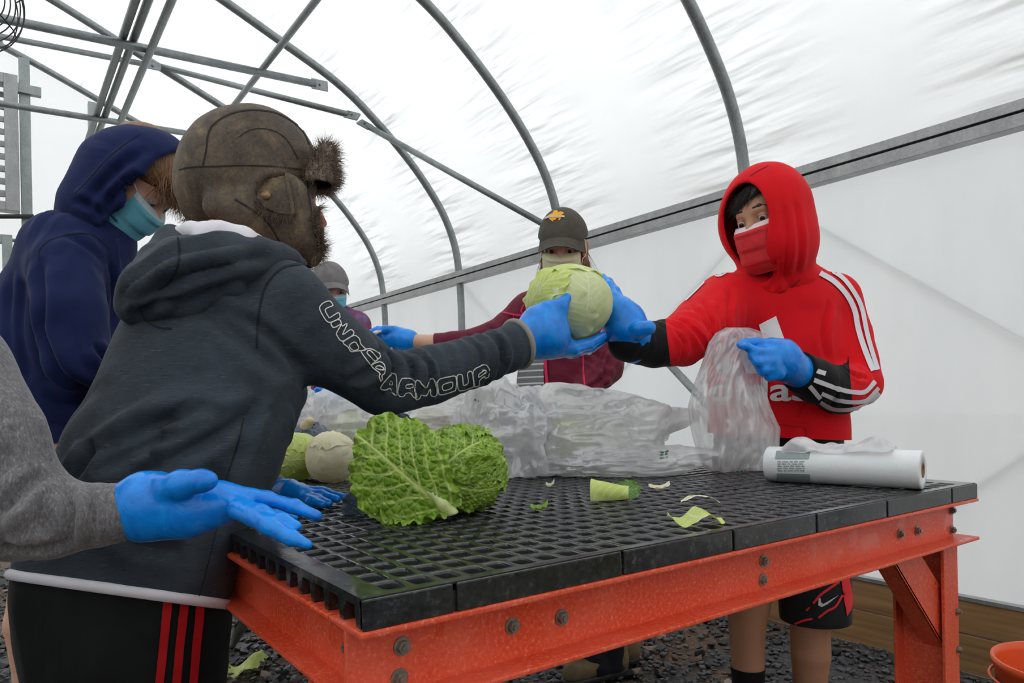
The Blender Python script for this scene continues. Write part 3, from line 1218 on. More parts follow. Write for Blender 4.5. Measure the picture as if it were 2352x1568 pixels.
# ------------------------------------------------------------------ materials for people and clothes
def cloth(name, c, rough=.85, weave=900, var=.12, vs=30, slub=None, sheen=.06):
    t = NT(name)
    n1 = t.noise(weave, 2, .5)
    n2 = t.noise(vs, 4, .6)
    lo = tuple(x * (1 - var) for x in c[:3]) + (1,)
    hi = tuple(min(1, x * (1 + var)) for x in c[:3]) + (1,)
    col = t.ramp(n2, [(.3, lo), (.7, hi)])
    if slub:
        s1 = t.noise(1.0, 2, .5, stretch=slub[1])
        col = t.mix(t.ramp(s1, [(.62, (0, 0, 0, 1)), (.74, (.75, .75, .75, 1))]), col, slub[0])
        s2 = t.noise(1.0, 2, .5, stretch=tuple(1.4 * x for x in slub[1]))
        col = t.mix(t.ramp(s2, [(.26, (.85, .85, .85, 1)), (.40, (0, 0, 0, 1))]), col, tuple(x * .35 for x in c[:3]) + (1,))
    nm = t.bump(n1, .35, .0006)
    return t.done(t.bsdf(col, rough, nm, Sheen_Weight=sheen, Sheen_Roughness=.4, Specular_IOR_Level=.25))


def skin_mat(name, c):
    t = NT(name)
    n = t.noise(160, 3)
    v = t.noise(9, 3)
    col = t.ramp(v, [(.3, tuple(x * .9 for x in c[:3]) + (1,)), (.7, tuple(min(1, x * 1.07) for x in c[:3]) + (1,))])
    return t.done(t.bsdf(col, .48, t.bump(n, .12, .0006), Subsurface_Weight=.12, Subsurface_Radius=(.012, .005, .003), Subsurface_Scale=1.0))


def hair_mat(name, c0, c1):
    t = NT(name)
    n = t.noise(1.0, 3, .6, stretch=(260, 260, 30))
    col = t.ramp(n, [(.3, c0), (.7, c1)])
    return t.done(t.bsdf(col, .5, t.bump(n, .6, .002)))


def glove_mat():
    t = NT('blue_nitrile')
    n = t.noise(38, 3, .6, dist=.8)
    f = t.noise(160, 3, .6)
    col = t.ramp(n, [(.25, rgb(0, 112, 214)), (.7, rgb(0, 150, 250))])
    nm = t.bump(f, .12, .001, t.bump(n, .35, .004))
    return t.done(t.bsdf(col, .27, nm, Specular_IOR_Level=.5))


M_GLOVE = glove_mat()
M_SKIN_B = skin_mat('skin_tan', rgb(184, 134, 104))
M_SKIN_L = skin_mat('skin_fair', rgb(214, 166, 142))
M_WHITE = cloth('white_knit', rgb(226, 224, 230), .8, 700, .03)
M_WHITEPRINT = simple('white_print', rgb(232, 232, 232), .55)
M_EYEWHITE = simple('eye_white', rgb(176, 166, 158), .25)
M_IRIS = simple('brown_iris', rgb(58, 36, 24), .2)
M_PUPIL = simple('pupil', rgb(8, 7, 7), .1)
M_THREAD = simple('dark_stitching', rgb(22, 18, 15), .8)


# ------------------------------------------------------------------ heads, eyes, masks, hands
class Frame:
    """local head axes: x to the person's left... columns (right, forward, up) in world space"""
    def __init__(s, c, f, u, S=1.0):
        s.c = np.asarray(c, float); s.S = S
        s.f = unit(f); s.r = unit(np.cross(s.f, u)); s.u = np.cross(s.r, s.f)
        s.M = np.stack([s.r, s.f, s.u], 1)

    def w(s, x, y, z):
        return s.c + s.M @ (np.array([x, y, z]) * s.S)

    def dirw(s, x, y, z):
        return s.M @ np.array([x, y, z], float)


def head_sdf(H, ears=True, neck=True):
    S = H.S
    g = lambda c, r: ell(H.w(*c), np.array(r) * S, H.M)
    k = lambda a, b, ra, rb: cap(H.w(*a), H.w(*b), ra * S, rb * S)
    fs = [g((0, -.014, .036), (.074, .096, .084)), g((0, .028, -.03), (.060, .066, .088)), k((0, .03, -.05), (0, .058, -.096), .046, .026)]
    base = U(fs, .03 * S)
    add = [k((-.03, .074, .022), (.03, .074, .022), .014, .014)]
    for s in (-1, 1):
        add.append(g((s * .036, .058, -.032), (.028, .03, .03)))
    base = U([base] + add, .02 * S)
    sock = U([g((s * .032, .096, .001), (.019, .016, .0135)) for s in (-1, 1)], .004)
    base = sub(base, sock, .012 * S)
    nose = U([k((0, .080, .016), (0, .100, -.026), .0075, .0125), g((-.011, .088, -.031), (.009, .012, .008)), g((.011, .088, -.031), (.009, .012, .008))], .008 * S)
    lips = g((0, .088, -.062), (.022, .010, .008))
    base = U([base, nose, lips], .010 * S)
    out = [base]
    for s in (-1, 1):
        lid = isect(g((s * .032, .0765, .002), (.0148, .0148, .0148)), plane(H.w(0, .079, .0048), H.dirw(0, .30, -1)), .0008)
        low = isect(g((s * .032, .0765, .002), (.0144, .0144, .0144)), plane(H.w(0, .079, -.0044), H.dirw(0, .1, 1)), .0008)
        out += [lid, low]
    if ears:
        for s in (-1, 1):
            e = g((s * .076, -.012, -.004), (.010, .019, .032))
            out.append(sub(e, g((s * .088, -.006, -.002), (.008, .011, .02)), .004))
    r = U(out, .0025)
    if neck:
        r = U([r, k((0, -.02, -.06), (0, -.045, -.17), .054, .056)], .025)
    return r


def head_mesh(H, h=.0028, neck=True, ears=True, extra=None):
    f = head_sdf(H, ears, neck)
    if extra is not None:
        f = U([f, extra], .03)
    pts = [H.w(x, y, z) for x in (-.1, .1) for y in (-.13, .125) for z in (-.20, .135)]
    lo, hi = bnds(pts, .0)
    return surf(f, lo, hi, h, 1)


def uv_sphere(c, r, fdir, n=20, m=14):
    f = unit(fdir); a = unit(np.cross(f, [.13, .2, 1])); b = np.cross(f, a)
    V = [c + f * r]; F = []
    ang = []
    for i in range(1, m):
        th = math.pi * i / m
        for k in range(n):
            t = 2 * math.pi * k / n
            V.append(c + (f * math.cos(th) + (a * math.cos(t) + b * math.sin(t)) * math.sin(th)) * r)
    V.append(c - f * r)
    mi = []
    for k in range(n):
        F.append((0, 1 + k, 1 + (k + 1) % n)); mi.append(2)
    for i in range(m - 2):
        th = math.pi * (i + 1.5) / m
        for k in range(n):
            a0 = 1 + i * n + k; a1 = 1 + i * n + (k + 1) % n
            F.append((a0, a0 + n, a1 + n, a1)); mi.append(2 if th < .26 else (1 if th < .60 else 0))
    e = len(V) - 1
    for k in range(n):
        F.append((e, 1 + (m - 2) * n + (k + 1) % n, 1 + (m - 2) * n + k)); mi.append(0)
    return V, F, mi


def eyes(H, parent, gaze=(0, 1, -.1), which=(-1, 1), iris=None):
    for s in which:
        V, F, mi = uv_sphere(H.w(s * .032, .0765, .002), .0128 * H.S, H.dirw(*gaze), 24, 28)
        put('eye', V, F, None, parent, True, mats=[M_EYEWHITE, iris or M_IRIS, M_PUPIL], mi=mi)


def brows(H, parent, m, which=(-1, 1)):
    for s in which:
        f = chain([H.w(s * .017, .0905, .0315), H.w(s * .033, .0865, .0330), H.w(s * .053, .071, .0270)], [.0030 * H.S, .0033 * H.S, .0016 * H.S], .004, H.dirw(s * .3, 1, 0), .55)
        lo, hi = bnds([H.w(s * .01, .09, .02), H.w(s * .055, .08, .03), H.w(s * .03, .092, .028)], .014)
        V, Q = surf(f, lo, hi, .0014, 1)
        put('eyebrow', V, Q, m, parent)


def sheet_solid(G, th, name, m, parent, mats=None, mi=None, label=None):
    """thin double sided sheet from a grid of points (nu, nv, 3)"""
    nu, nv = G.shape[:2]
    V = G.reshape(-1, 3)
    I = np.arange(nu * nv).reshape(nu, nv)
    Q = np.stack([I[:-1, :-1], I[1:, :-1], I[1:, 1:], I[:-1, 1:]], -1).reshape(-1, 4)
    N = normals(V, Q)
    n = nu * nv
    V2 = np.vstack([V + N * th / 2, V - N * th / 2])
    F = [Q, Q[:, ::-1] + n]
    for e in (I[0, :], I[-1, :][::-1], I[:, 0][::-1], I[:, -1]):
        F.append(np.stack([e[:-1], e[1:], e[1:] + n, e[:-1] + n], 1)[:, ::-1])
    F = np.concatenate(F)
    mi2 = None
    if mi is not None:
        mi = np.asarray(mi).reshape(-1)
        mi2 = np.concatenate([mi, mi, np.zeros(len(F) - 2 * len(Q), int)])
    return put(name, V2, F, m, parent, True, mats=mats, mi=mi2, label=label)


def face_mask(H, parent, m, band=None, name='face_mask', label=None, wide=1.0, loops=True, top=-.009, loop_m=None):
    nu, nv = 41, 33
    u = np.linspace(-1, 1, nu); v = np.linspace(0, 1, nv)
    prof = catmull([(.094, top), (.117, -.024), (.120, -.045), (.114, -.075), (.106, -.106), (.072, -.132)], 8)
    L = np.r_[0, np.cumsum(np.linalg.norm(np.diff(prof, axis=0), axis=1))]; L /= L[-1]
    G = np.zeros((nu, nv, 3))
    for j in range(nv):
        f0 = np.interp(v[j], L, prof[:, 0]); z0 = np.interp(v[j], L, prof[:, 1])
        pl = .0050 * ((v[j] * 4.0) % 1.0 - .5) if .2 < v[j] < .9 else 0
        for i in range(nu):
            a = u[i] * math.radians(78)
            x = .069 * wide * math.sin(a)
            edge = .030 + .012 * (1 - v[j])
            f = edge + (f0 - edge + pl) * (math.cos(a) ** .85 if math.cos(a) > 0 else 0)
            z = z0 + .016 * abs(u[i]) ** 2 * (v[j] - .35) * -1.0 + (.012 * abs(u[i]) ** 3 * (1 if v[j] > .6 else 0)) + .004 * abs(u[i])
            f += .0012 * vnoise(np.array([[u[i] * 5, v[j] * 7, 3.3]]))[0]
            G[i, j] = H.w(x, f, z)
    mi = None; mats = None
    if band is not None:
        mats = [m, band]
        mi = np.zeros((nu - 1, nv - 1), int); mi[:, :5] = 1
    o = sheet_solid(G, .0016, name, m, parent, mats, mi, label)
    if loops:
        for s in (-1, 1):
            e = 0 if s < 0 else nu - 1
            for j, ez in ((1, .018), (nv - 2, -.030)):
                a = G[e, j]
                MB().tube(catmull([a, H.w(s * .070, .02, (.01 if j == 1 else -.045)), H.w(s * .082, -.018, ez)], 6), .0013, 6).build('ear_loop', loop_m or M_WHITEPRINT, o, True)
    return o


def glove(name, parent, palm, fingers, h=.0022, k=.008, cuff=None, m=None, wr=.0007, n=None, s=1.0, label=None):
    """palm / fingers: lists of chains of (px, py, depth, radius_px)"""
    fs = [pchain(c, .012, n, s) for c in palm]
    body = U(fs, .016)
    fg = [pchain(c, .006) for c in fingers]
    f = U([body] + [lambda P, g=g: g(P) for g in fg], k)
    pts = [W(*q[:3]) for c in palm + fingers for q in c]
    rmax = max(q[3] * q[2] / FPX for c in palm + fingers for q in c)
    lo, hi = bnds(pts, rmax + .012)
    V, Q = surf(f, lo, hi, h, 1)
    ax_g = unit(W(*palm[0][-1][:3]) - W(*palm[0][0][:3])); bx_g = unit(np.cross(ax_g, CF)); cx_g = np.cross(ax_g, bx_g)
    V = displace(V, Q, lambda P: wr * ridged(np.stack([(P @ ax_g) * 55, (P @ bx_g) * 17, (P @ cx_g) * 17], -1), 2))
    o = put(name, V, Q, m or M_GLOVE, parent, label=label)
    return o, (V, Q)


def strands(name, roots, dirs, length, r, m, parent, curl=.4, seg=4, seed=1, grav=0.0, jit=.35):
    g = np.random.default_rng(seed)
    V = []; F = []
    for p, d in zip(roots, dirs):
        d = unit(d + g.standard_normal(3) * jit)
        L_ = length * g.uniform(.55, 1.25)
        c = g.standard_normal(3) * curl
        pts = [p]
        q = np.array(p, float); dd = d.copy()
        for i in range(seg):
            dd = unit(dd + c * .45 + np.array([0, 0, -grav]))
            q = q + dd * L_ / seg
            pts.append(q)
        a = unit(np.cross(d, [.3, .5, .8])); b = np.cross(d, a)
        base = len(V)
        for i, pt in enumerate(pts):
            rr = r * (1 - .85 * i / seg)
            for t in range(3):
                an = 2.094 * t
                V.append(pt + (a * math.cos(an) + b * math.sin(an)) * rr)
        for i in range(seg):
            for t in range(3):
                F.append((base + i * 3 + t, base + i * 3 + (t + 1) % 3, base + (i + 1) * 3 + (t + 1) % 3, base + (i + 1) * 3 + t))
    return put(name, np.array(V), np.array(F), m, parent, True, kind='stuff')


def folds_fn(specs, base=.0012, bf=16):
    """specs: (centre, axis, reach, amplitude, wavelength): creases running across `axis` near a joint"""
    def f(P):
        d = base * fbm(P * bf, 3)
        for c, ax, reach, amp, wl in specs:
            c = np.asarray(c, float); ax = unit(ax)
            q = P - c
            w = np.exp(-(np.linalg.norm(q, axis=1) / reach) ** 2)
            z = np.abs(w) > .02
            if not z.any():
                continue
            R_ = P[z]
            ph = ((R_ - c) @ ax) / wl + .85 * vnoise(R_ * 9 + 3.1)
            am = .55 + .9 * vnoise(R_ * 11 + 8.3)
            x = 1 - 2 * np.abs((ph % 1.0) * 2 - 1)
            d[z] += amp * w[z] * am * (x * .6 + .4 * np.sign(x) * x * x)
        return d
    return f


def creases(V, Q, lines, gain=1.35):
    """cloth folds traced on the garment: each (photo points, depth of the valley, half width); a ridge rises beside every valley"""
    tr = bvh((V, Q))
    N = normals(V, Q)
    D = np.zeros(len(V))
    for pts, amp, wd in lines:
        C = catmull(pts, 5)
        hs = [hit(tr, *q) for q in C]
        P = np.array([h[0] for h in hs if h is not None])
        if len(P) < 3:
            continue
        keep = np.where(np.all((V > P.min(0) - 5 * wd) & (V < P.max(0) + 5 * wd), axis=1))[0]
        X = V[keep]
        best = np.full(len(X), 9.0); tt = np.zeros(len(X)); sd = np.zeros(len(X))
        for i in range(len(P) - 1):
            ab = P[i + 1] - P[i]; L_ = ab @ ab + 1e-12
            if L_ > .05 ** 2:
                continue
            t = np.clip((X - P[i]) @ ab / L_, 0, 1)
            o = X - P[i] - t[:, None] * ab
            d = np.linalg.norm(o, axis=1)
            side = np.cross(ab, CF); side /= np.linalg.norm(side) + 1e-12
            m = d < best
            best[m] = d[m]; tt[m] = (i + t[m]) / (len(P) - 1); sd[m] = np.sign(o[m] @ side)
        w = np.sin(np.clip(tt, 0, 1) * math.pi) ** .6
        x = best * sd / wd
        D[keep] += gain * amp * w * (-np.exp(-(x / .8) ** 2) + .75 * np.exp(-((x - 1.7) / 1.1) ** 2) + .45 * np.exp(-((x + 1.7) / 1.1) ** 2))
    return V + N * D[:, None]
# ================================================================== person: charcoal hoodie and trapper hat
M_CHAR = cloth('charcoal_heather', rgb(55, 63, 71), .85, 800, .18, 24, (rgb(84, 92, 100), (55, 55, 620)))
M_BLACKPANT = cloth('black_track_cloth', rgb(11, 14, 14), .75, 700, .2)
M_REDSTRIPE = cloth('red_stripe', rgb(176, 14, 22), .7, 500, .05)
M_GREYTRIM = cloth('grey_binding', rgb(150, 146, 142), .8, 600, .05)


def leather_mat():
    t = NT('distressed_brown_leather')
    a = t.noise(22, 5, .68, dist=.6)
    b = t.noise(240, 3, .6)
    c = t.ramp(a, [(.36, rgb(58, 52, 48)), (.50, rgb(82, 74, 66)), (.60, rgb(102, 90, 74)), (.72, rgb(150, 124, 88))])
    c = t.mix(.22, c, t.ramp(b, [(.35, rgb(46, 40, 36)), (.68, rgb(140, 112, 76))]))
    return t.done(t.bsdf(c, .62, t.bump(b, .35, .001, t.bump(a, .25, .004)), Specular_IOR_Level=.3))


M_LEATHER = leather_mat()
M_FUR = hair_mat('brown_faux_fur', rgb(74, 60, 52), rgb(156, 134, 116))
M_BRASS = simple('brass_snap', rgb(150, 118, 82), .35, Metallic=.5)


def mask_pattern():
    t = NT('orange_patterned_mask')
    w = t.node('ShaderNodeTexWave', i_Scale=38.0, i_Distortion=3.0)
    t.link(t.tc.outputs['Object'], w.inputs['Vector'])
    c = t.ramp(w.outputs['Fac'], [(0, rgb(196, 66, 30)), (.4, rgb(226, 98, 44)), (.62, rgb(236, 196, 120)), (.72, rgb(240, 226, 214)), (.9, rgb(120, 46, 30))])
    return t.done(t.bsdf(c, .8))


T = thing('person', 'person in charcoal zip hoodie and brown trapper hat handing over a cabbage', 'person', (.13, 1.12, 0))

# torso of the jacket
tor = [(520, 655, 1.10, 110), (505, 720, 1.09, 165), (482, 810, 1.07, 205), (465, 900, 1.05, 222), (428, 1000, 1.03, 224), (372, 1100, 1.01, 232), (322, 1200, .99, 233), (292, 1300, .98, 238), (280, 1420, .98, 240)]
rarm = [(655, 700, 1.06, 92), (745, 790, 1.10, 90), (885, 880, 1.20, 74), (985, 862, 1.27, 66), (1090, 830, 1.33, 58), (1192, 790, 1.385, 50)]
larm = [(560, 720, 1.28, 70), (640, 900, 1.30, 60), (585, 1060, 1.22, 44), (622, 1120, 1.20, 27)]
sn = unit(CF + .15 * CR)
f_tor = pchain(tor, .06, sn, .82)
f_ra = pchain(rarm, .03)
f_la = pchain(larm, .03)
f_sh = U([cap(W(500, 690, 1.10), W(648, 695, 1.07), 100 * 1.08 / FPX, 84 * 1.06 / FPX), cap(W(470, 700, 1.13), W(560, 720, 1.26), .085, .07)], .05)
jf = U([U([f_tor, f_sh], .035), f_ra, f_la], .028)
allp = [W(*q[:3]) for q in tor + rarm + larm]
lo, hi = bnds(allp, .16)
V, Q = surf(jf, lo, hi, .0048, 2)
elb = W(890, 880, 1.17); wri = W(1150, 805, 1.34); arm_in = W(860, 850, 1.17)
fa_dir = W(1190, 790, 1.385) - W(885, 880, 1.2)
V = displace(V, Q, folds_fn([
    (W(905, 830, 1.16), fa_dir, .05, .010, .040), (W(960, 850, 1.2), fa_dir, .05, .008, .032), (W(1120, 800, 1.30), fa_dir, .06, .009, .034),
    (W(640, 1000, .95), unit(np.array(W(560, 900, 1)) - W(640, 1010, 1)), .12, .008, .08), (W(360, 1150, .86), unit(np.array(W(330, 1100, 1)) - W(380, 1200, 1)), .12, .009, .085), (W(420, 1010, .9), unit(np.array(W(300, 960, 1)) - W(360, 1080, 1)), .14, .011, .085),
    (W(540, 960, .92), unit(np.array(W(480, 900, 1)) - W(540, 1010, 1)), .12, .010, .08), (W(250, 1080, .9), unit(np.array(W(230, 1040, 1)) - W(270, 1110, 1)), .10, .009, .07),
    (W(660, 880, 1.02), unit(np.array(W(600, 800, 1)) - W(690, 900, 1)), .07, .005, .04)], .0022, 11))
V = creases(V, Q, [
    ([(199, 1056), (276, 1014), (344, 983), (421, 957), (497, 930)], .010, .013), ([(214, 1090), (291, 1047), (367, 1016), (440, 989), (555, 934)], .009, .012),
    ([(318, 1096), (383, 1058), (459, 1020), (536, 976), (597, 922)], .008, .012), ([(142, 1120), (191, 1064), (215, 1010)], .008, .011),
    ([(430, 690), (520, 745), (600, 815), (660, 865)], .006, .014), ([(470, 690), (570, 740), (640, 800), (700, 850)], .005, .012),
    ([(893, 806), (906, 850), (896, 905)], .009, .008), ([(930, 812), (948, 850), (948, 900)], .007, .008), ([(975, 818), (990, 850), (985, 890)], .005, .008),
    ([(1090, 785), (1105, 810), (1110, 850)], .005, .007), ([(1135, 765), (1150, 800), (1150, 840)], .005, .007), ([(880, 800), (850, 850), (800, 880)], .006, .010),
    ([(250, 1200), (330, 1250), (420, 1270)], .005, .013), ([(480, 1060), (510, 1130), (500, 1220)], .005, .014), ([(600, 900), (560, 1000), (530, 1100)], .004, .012)], 2.0)
hem_n = np.cross(W(524, 1396, .95) - W(40, 1328, .97), W(280, 1364, .84) - W(40, 1328, .97))
hem_n = hem_n if hem_n[2] < 0 else -hem_n
Vj, Fj = clip_keep(V, Q, W(280, 1364, .84), hem_n)
Vj, Fj = clip_keep(Vj, Fj, W(1186, 791, 1.383), fa_dir)
la_dir = W(622, 1120, 1.2) - W(585, 1060, 1.22)
jac = put('zip_hoodie', Vj, Fj, M_CHAR, T, label='charcoal heather zip hoodie with white outline lettering on the sleeve')
tree_t = bvh((Vj, Fj))

# body under the clothes, one mesh with the head
HT = Frame(W(596, 440, 1.26), .90 * CR + .38 * CF + np.array([0, 0, -.16]), [.05, 0, 1], 1.0)
hv = head_mesh(HT, .0034)
bt = U([pchain([(q[0], q[1], q[2], q[3] * .82) for q in tor], .05, sn, .78), pchain([(q[0], q[1], q[2], q[3] * .7) for q in rarm], .03), pchain([(q[0], q[1], q[2], q[3] * .7) for q in larm], .03),
        cap(W(540, 640, 1.14), HT.w(0, -.04, -.15), .075, .055), f_sh if False else cap(W(500, 700, 1.10), W(650, 700, 1.07), .06, .05)], .04)
legs_t = [[(240, 1380, .98, 120), (220, 1700, .97, 95), (215, 2050, .97, 62), (215, 2480, .97, 50)], [(350, 1400, 1.0, 120), (360, 1700, 1.0, 95), (365, 2050, 1.0, 62), (365, 2420, 1.0, 50)]]
bt = U([bt] + [chain([W(*q[:3]) for q in c], [q[3] * q[2] / FPX * .8 for q in c], .03) for c in legs_t], .04)
lo, hi = bnds(allp + [W(*q[:3]) for c in legs_t for q in c], .12); lo[2] = .03
bv = surf(bt, lo, hi, .011, 1)
V, F = merge([hv, bv])
put('body', V, F, M_SKIN_L, T)

# binding at hem and cuffs
def rim_loop(V, p, n, every=1, tol=2e-4):
    n = unit(n)
    q = V[np.abs((V - np.asarray(p)) @ n) < tol]
    c = q.mean(0)
    a = unit(np.cross(n, [.2, .9, .1])); b = np.cross(n, a)
    an = np.arctan2((q - c) @ b, (q - c) @ a)
    nb_ = 72
    out = []
    for k in range(nb_):
        m = (an >= -math.pi + 2 * math.pi * k / nb_) & (an < -math.pi + 2 * math.pi * (k + 1) / nb_)
        if m.any():
            out.append(q[m].mean(0))
    return np.array(out)


loop = rim_loop(Vj, W(280, 1364, .84), hem_n)
MB().tube(loop - unit(hem_n) * .004, .0072, 8, closed=True).build('hem_binding', M_WHITE, jac, True)
wax = unit(fa_dir)
a_ = unit(np.cross(wax, [0, 0, 1])); b_ = np.cross(wax, a_)
wc = W(1188, 790, 1.384)
MB().tube([wc + (a_ * math.cos(t) * .044 + b_ * math.sin(t) * .0445) for t in np.linspace(0, 2 * math.pi, 40)[:-1]], .0062, 8, closed=True).build('cuff_binding', M_GREYTRIM, jac, True)
lw = unit(la_dir); a2 = unit(np.cross(lw, [1, 0, 0])); b2 = np.cross(lw, a2); lc = W(620, 1115, 1.203)
MB().tube([lc + (a2 * math.cos(t) + b2 * math.sin(t)) * .021 for t in np.linspace(0, 2 * math.pi, 30)[:-1]], .0055, 8, closed=True).build('cuff_binding', M_GREYTRIM, jac, True)

# hood lying on the back
hd = U([pchain([(300, 702, .985, 34), (345, 655, .97, 62), (420, 612, .965, 72), (505, 600, .985, 62), (590, 590, 1.03, 42), (668, 600, 1.08, 24)], .04),
        pchain([(330, 720, .99, 34), (420, 695, .98, 48), (520, 650, 1.0, 44), (610, 610, 1.05, 26)], .04),
        pchain([(392, 545, 1.06, 26), (360, 600, 1.0, 40), (318, 675, .985, 40)], .03),
        pchain([(395, 548, 1.05, 24), (470, 578, .985, 26), (560, 583, 1.0, 24), (640, 582, 1.06, 20), (690, 605, 1.12, 16)], .02)], .022)
hin = pchain([(430, 528, 1.08, 26), (500, 540, 1.06, 34), (570, 548, 1.07, 30)], .03)
lo, hi = bnds([W(280, 760, .95), W(720, 500, .95), W(280, 760, 1.2), W(720, 500, 1.2)], .06)
V, Q = surf(hd, lo, hi, .0042, 2)
V = displace(V, Q, folds_fn([(W(480, 650, .92), unit(np.array(W(430, 600, 1)) - W(470, 690, 1)), .10, .012, .045), (W(330, 690, .93), unit(np.array(W(320, 650, 1)) - W(360, 720, 1)), .06, .004, .03)], .002, 14))
V = creases(V, Q, [([(275, 700), (344, 671), (421, 634), (536, 606), (631, 585)], .008, .010), ([(325, 694), (383, 661), (459, 631), (540, 616)], .006, .009), ([(300, 730), (350, 700), (420, 680)], .006, .009)])
hood = put('hood', V, Q, M_CHAR, jac)
tree_h = bvh((V, Q), (Vj, Fj))
lin = U([pchain([(398, 536, 1.06, 13), (440, 530, 1.02, 21), (500, 540, 1.0, 32), (560, 548, 1.01, 26), (612, 556, 1.05, 9)], .02), pchain([(470, 552, .995, 18), (560, 560, 1.0, 17)], .02)], .02)
lo, hi = bnds([W(380, 600, .95), W(640, 490, .95), W(380, 600, 1.12), W(640, 490, 1.12)], .02)
V, Q = surf(lin, lo, hi, .0032, 1)
V = displace(V, Q, folds_fn([(W(520, 540, .98), unit(np.array(W(500, 530, 1)) - W(520, 560, 1)), .06, .0012, .03)], .001, 18))
put('hood_lining', V, Q, M_WHITE, jac, label='white hood lining')
# seams of the hoodie
seams = []
for pts, wd in (([(590, 800), (592, 740), (600, 690), (615, 650), (650, 615), (700, 605)], 5), ([(408, 540), (412, 580), (405, 620), (385, 650), (365, 665)], 5),
                ([(320, 705), (335, 735), (365, 752), (395, 755)], 4), ([(560, 960), (545, 1020), (520, 1100), (500, 1200), (470, 1320), (455, 1372)], 2.5)):
    seams.append(ribbon(tree_h, pts, wd, .0012, step=6, across=2))
M_SEAMC = simple('charcoal_seam', rgb(24, 28, 33), .9)
for V, F in seams:
    if len(F):
        put('seam', V, F, M_SEAMC, jac)

# outline lettering on the sleeve, traced letter by letter
M_LET = simple('off_white_lettering', rgb(226, 223, 214), .6)
LET = {'U': [[(385, 212), (335, 225), (300, 255), (295, 290), (330, 355), (365, 400), (400, 405), (475, 372), (478, 340), (460, 322), (388, 364), (375, 355), (345, 290), (410, 258), (412, 245)]],
       'N': [[(478, 385), (400, 413), (428, 458), (493, 428), (452, 505), (458, 530), (505, 582), (607, 520), (582, 476), (508, 522), (548, 432), (535, 425), (503, 445)]],
       'D': [[(512, 590), (608, 530), (648, 548), (665, 570), (672, 605), (718, 655), (712, 668), (640, 670), (585, 676), (555, 632)], [(568, 622), (620, 588), (655, 640), (640, 658), (602, 664)]],
       'E': [[(680, 684), (700, 666), (750, 655), (805, 668), (845, 692), (865, 730), (848, 752), (780, 806), (768, 800)], [(735, 692), (768, 674), (838, 750), (812, 768)]],
       'R': [[(785, 812), (850, 780), (885, 790), (905, 820), (900, 870), (872, 902), (876, 925), (862, 948), (850, 910), (858, 882), (820, 852)], [(822, 832), (850, 814), (888, 832), (888, 852), (845, 846)]],
       'A': [[(870, 1005), (960, 885), (985, 882), (1018, 905), (1020, 1070), (970, 1055), (972, 1030), (935, 1020), (905, 1030)], [(945, 982), (975, 950), (984, 986)]],
       'R2': [[(1030, 1075), (1070, 930), (1190, 950), (1196, 1000), (1185, 1040), (1200, 1098), (1165, 1098), (1140, 1062), (1098, 1060), (1078, 1090)], [(1102, 985), (1172, 985), (1170, 1014), (1098, 1014)]],
       'M': [[(1186, 1108), (1204, 956), (1240, 957), (1285, 1015), (1320, 946), (1375, 940), (1385, 1075), (1332, 1081), (1328, 1022), (1285, 1085), (1242, 1075), (1225, 1108)]],
       'O': [[(1395, 960), (1420, 930), (1540, 905), (1565, 925), (1562, 1020), (1535, 1045), (1425, 1075), (1398, 1050)], [(1445, 985), (1525, 960), (1525, 1010), (1450, 1035)]],
       'U2': [[(1575, 905), (1620, 895), (1630, 980), (1645, 986), (1680, 960), (1672, 880), (1715, 865), (1730, 985), (1700, 1010), (1620, 1035), (1585, 1020)]],
       'R3': [[(1735, 990), (1728, 852), (1830, 802), (1862, 815), (1874, 850), (1874, 905), (1836, 920), (1830, 905), (1785, 945), (1785, 985), (1746, 996)], [(1775, 890), (1835, 850), (1840, 870), (1780, 914)]]}
for ch, loops in LET.items():
    pr = []
    for lp in loops:
        p = np.array([(660 + x * .2466, 640 + y * .2466) for x, y in lp])
        pr.append(ribbon(tree_t, p, 2.3, .0022, closed=True, step=2.2, across=1, smoothn=3))
    V, F = merge(pr)
    if len(F):
        put('sleeve_letter', V, F, M_LET, jac)

# track trousers with three red stripes
hipf = pchain([(282, 1330, .98, 222), (285, 1440, .98, 222), (300, 1540, .98, 212)], .05, sn, .8)
pf = U([hipf] + [pchain([(q[0], q[1], q[2], q[3] * (1.12 if i else 1.2)) for i, q in enumerate(c)], .05) for c in legs_t], .05)
lo, hi = bnds([W(*q[:3]) for c in legs_t for q in c] + [W(280, 1330, .98)], .17); lo[2] = .06; hi[2] = W(280, 1330, .98)[2] + .05
V, Q = surf(pf, lo, hi, .0065, 2)
V = displace(V, Q, folds_fn([(W(230, 1500, .85), CR, .16, .006, .07)], .003, 9))
pants = put('track_trousers', V, Q, M_BLACKPANT, T)
tree_p = bvh((V, Q))
for pts in ([(386, 1360), (381, 1420), (374, 1490), (364, 1580)], [(424, 1366), (418, 1420), (411, 1490), (402, 1580)], [(458, 1372), (455, 1420), (449, 1480), (440, 1580)]):
    v, f = ribbon(tree_p, pts, [20, 19], .003, step=8, across=2)
    put('red_stripe', v, f, M_REDSTRIPE, pants)
for c in legs_t:
    p = W(*c[-1][:3])
    g = U([cap([p[0], p[1], .05], [p[0] + .14, p[1] + .01, .035], .045, .036)], .02)
    g = isect(g, plane([0, 0, .003], [0, 0, -1]), .004)
    lo, hi = bnds([[p[0], p[1], .0], [p[0] + .15, p[1], .1]], .06)
    V, Q = surf(g, lo, hi, .005, 1)
    put('shoe', V, Q, simple('black_shoe', rgb(24, 24, 26), .5), T)

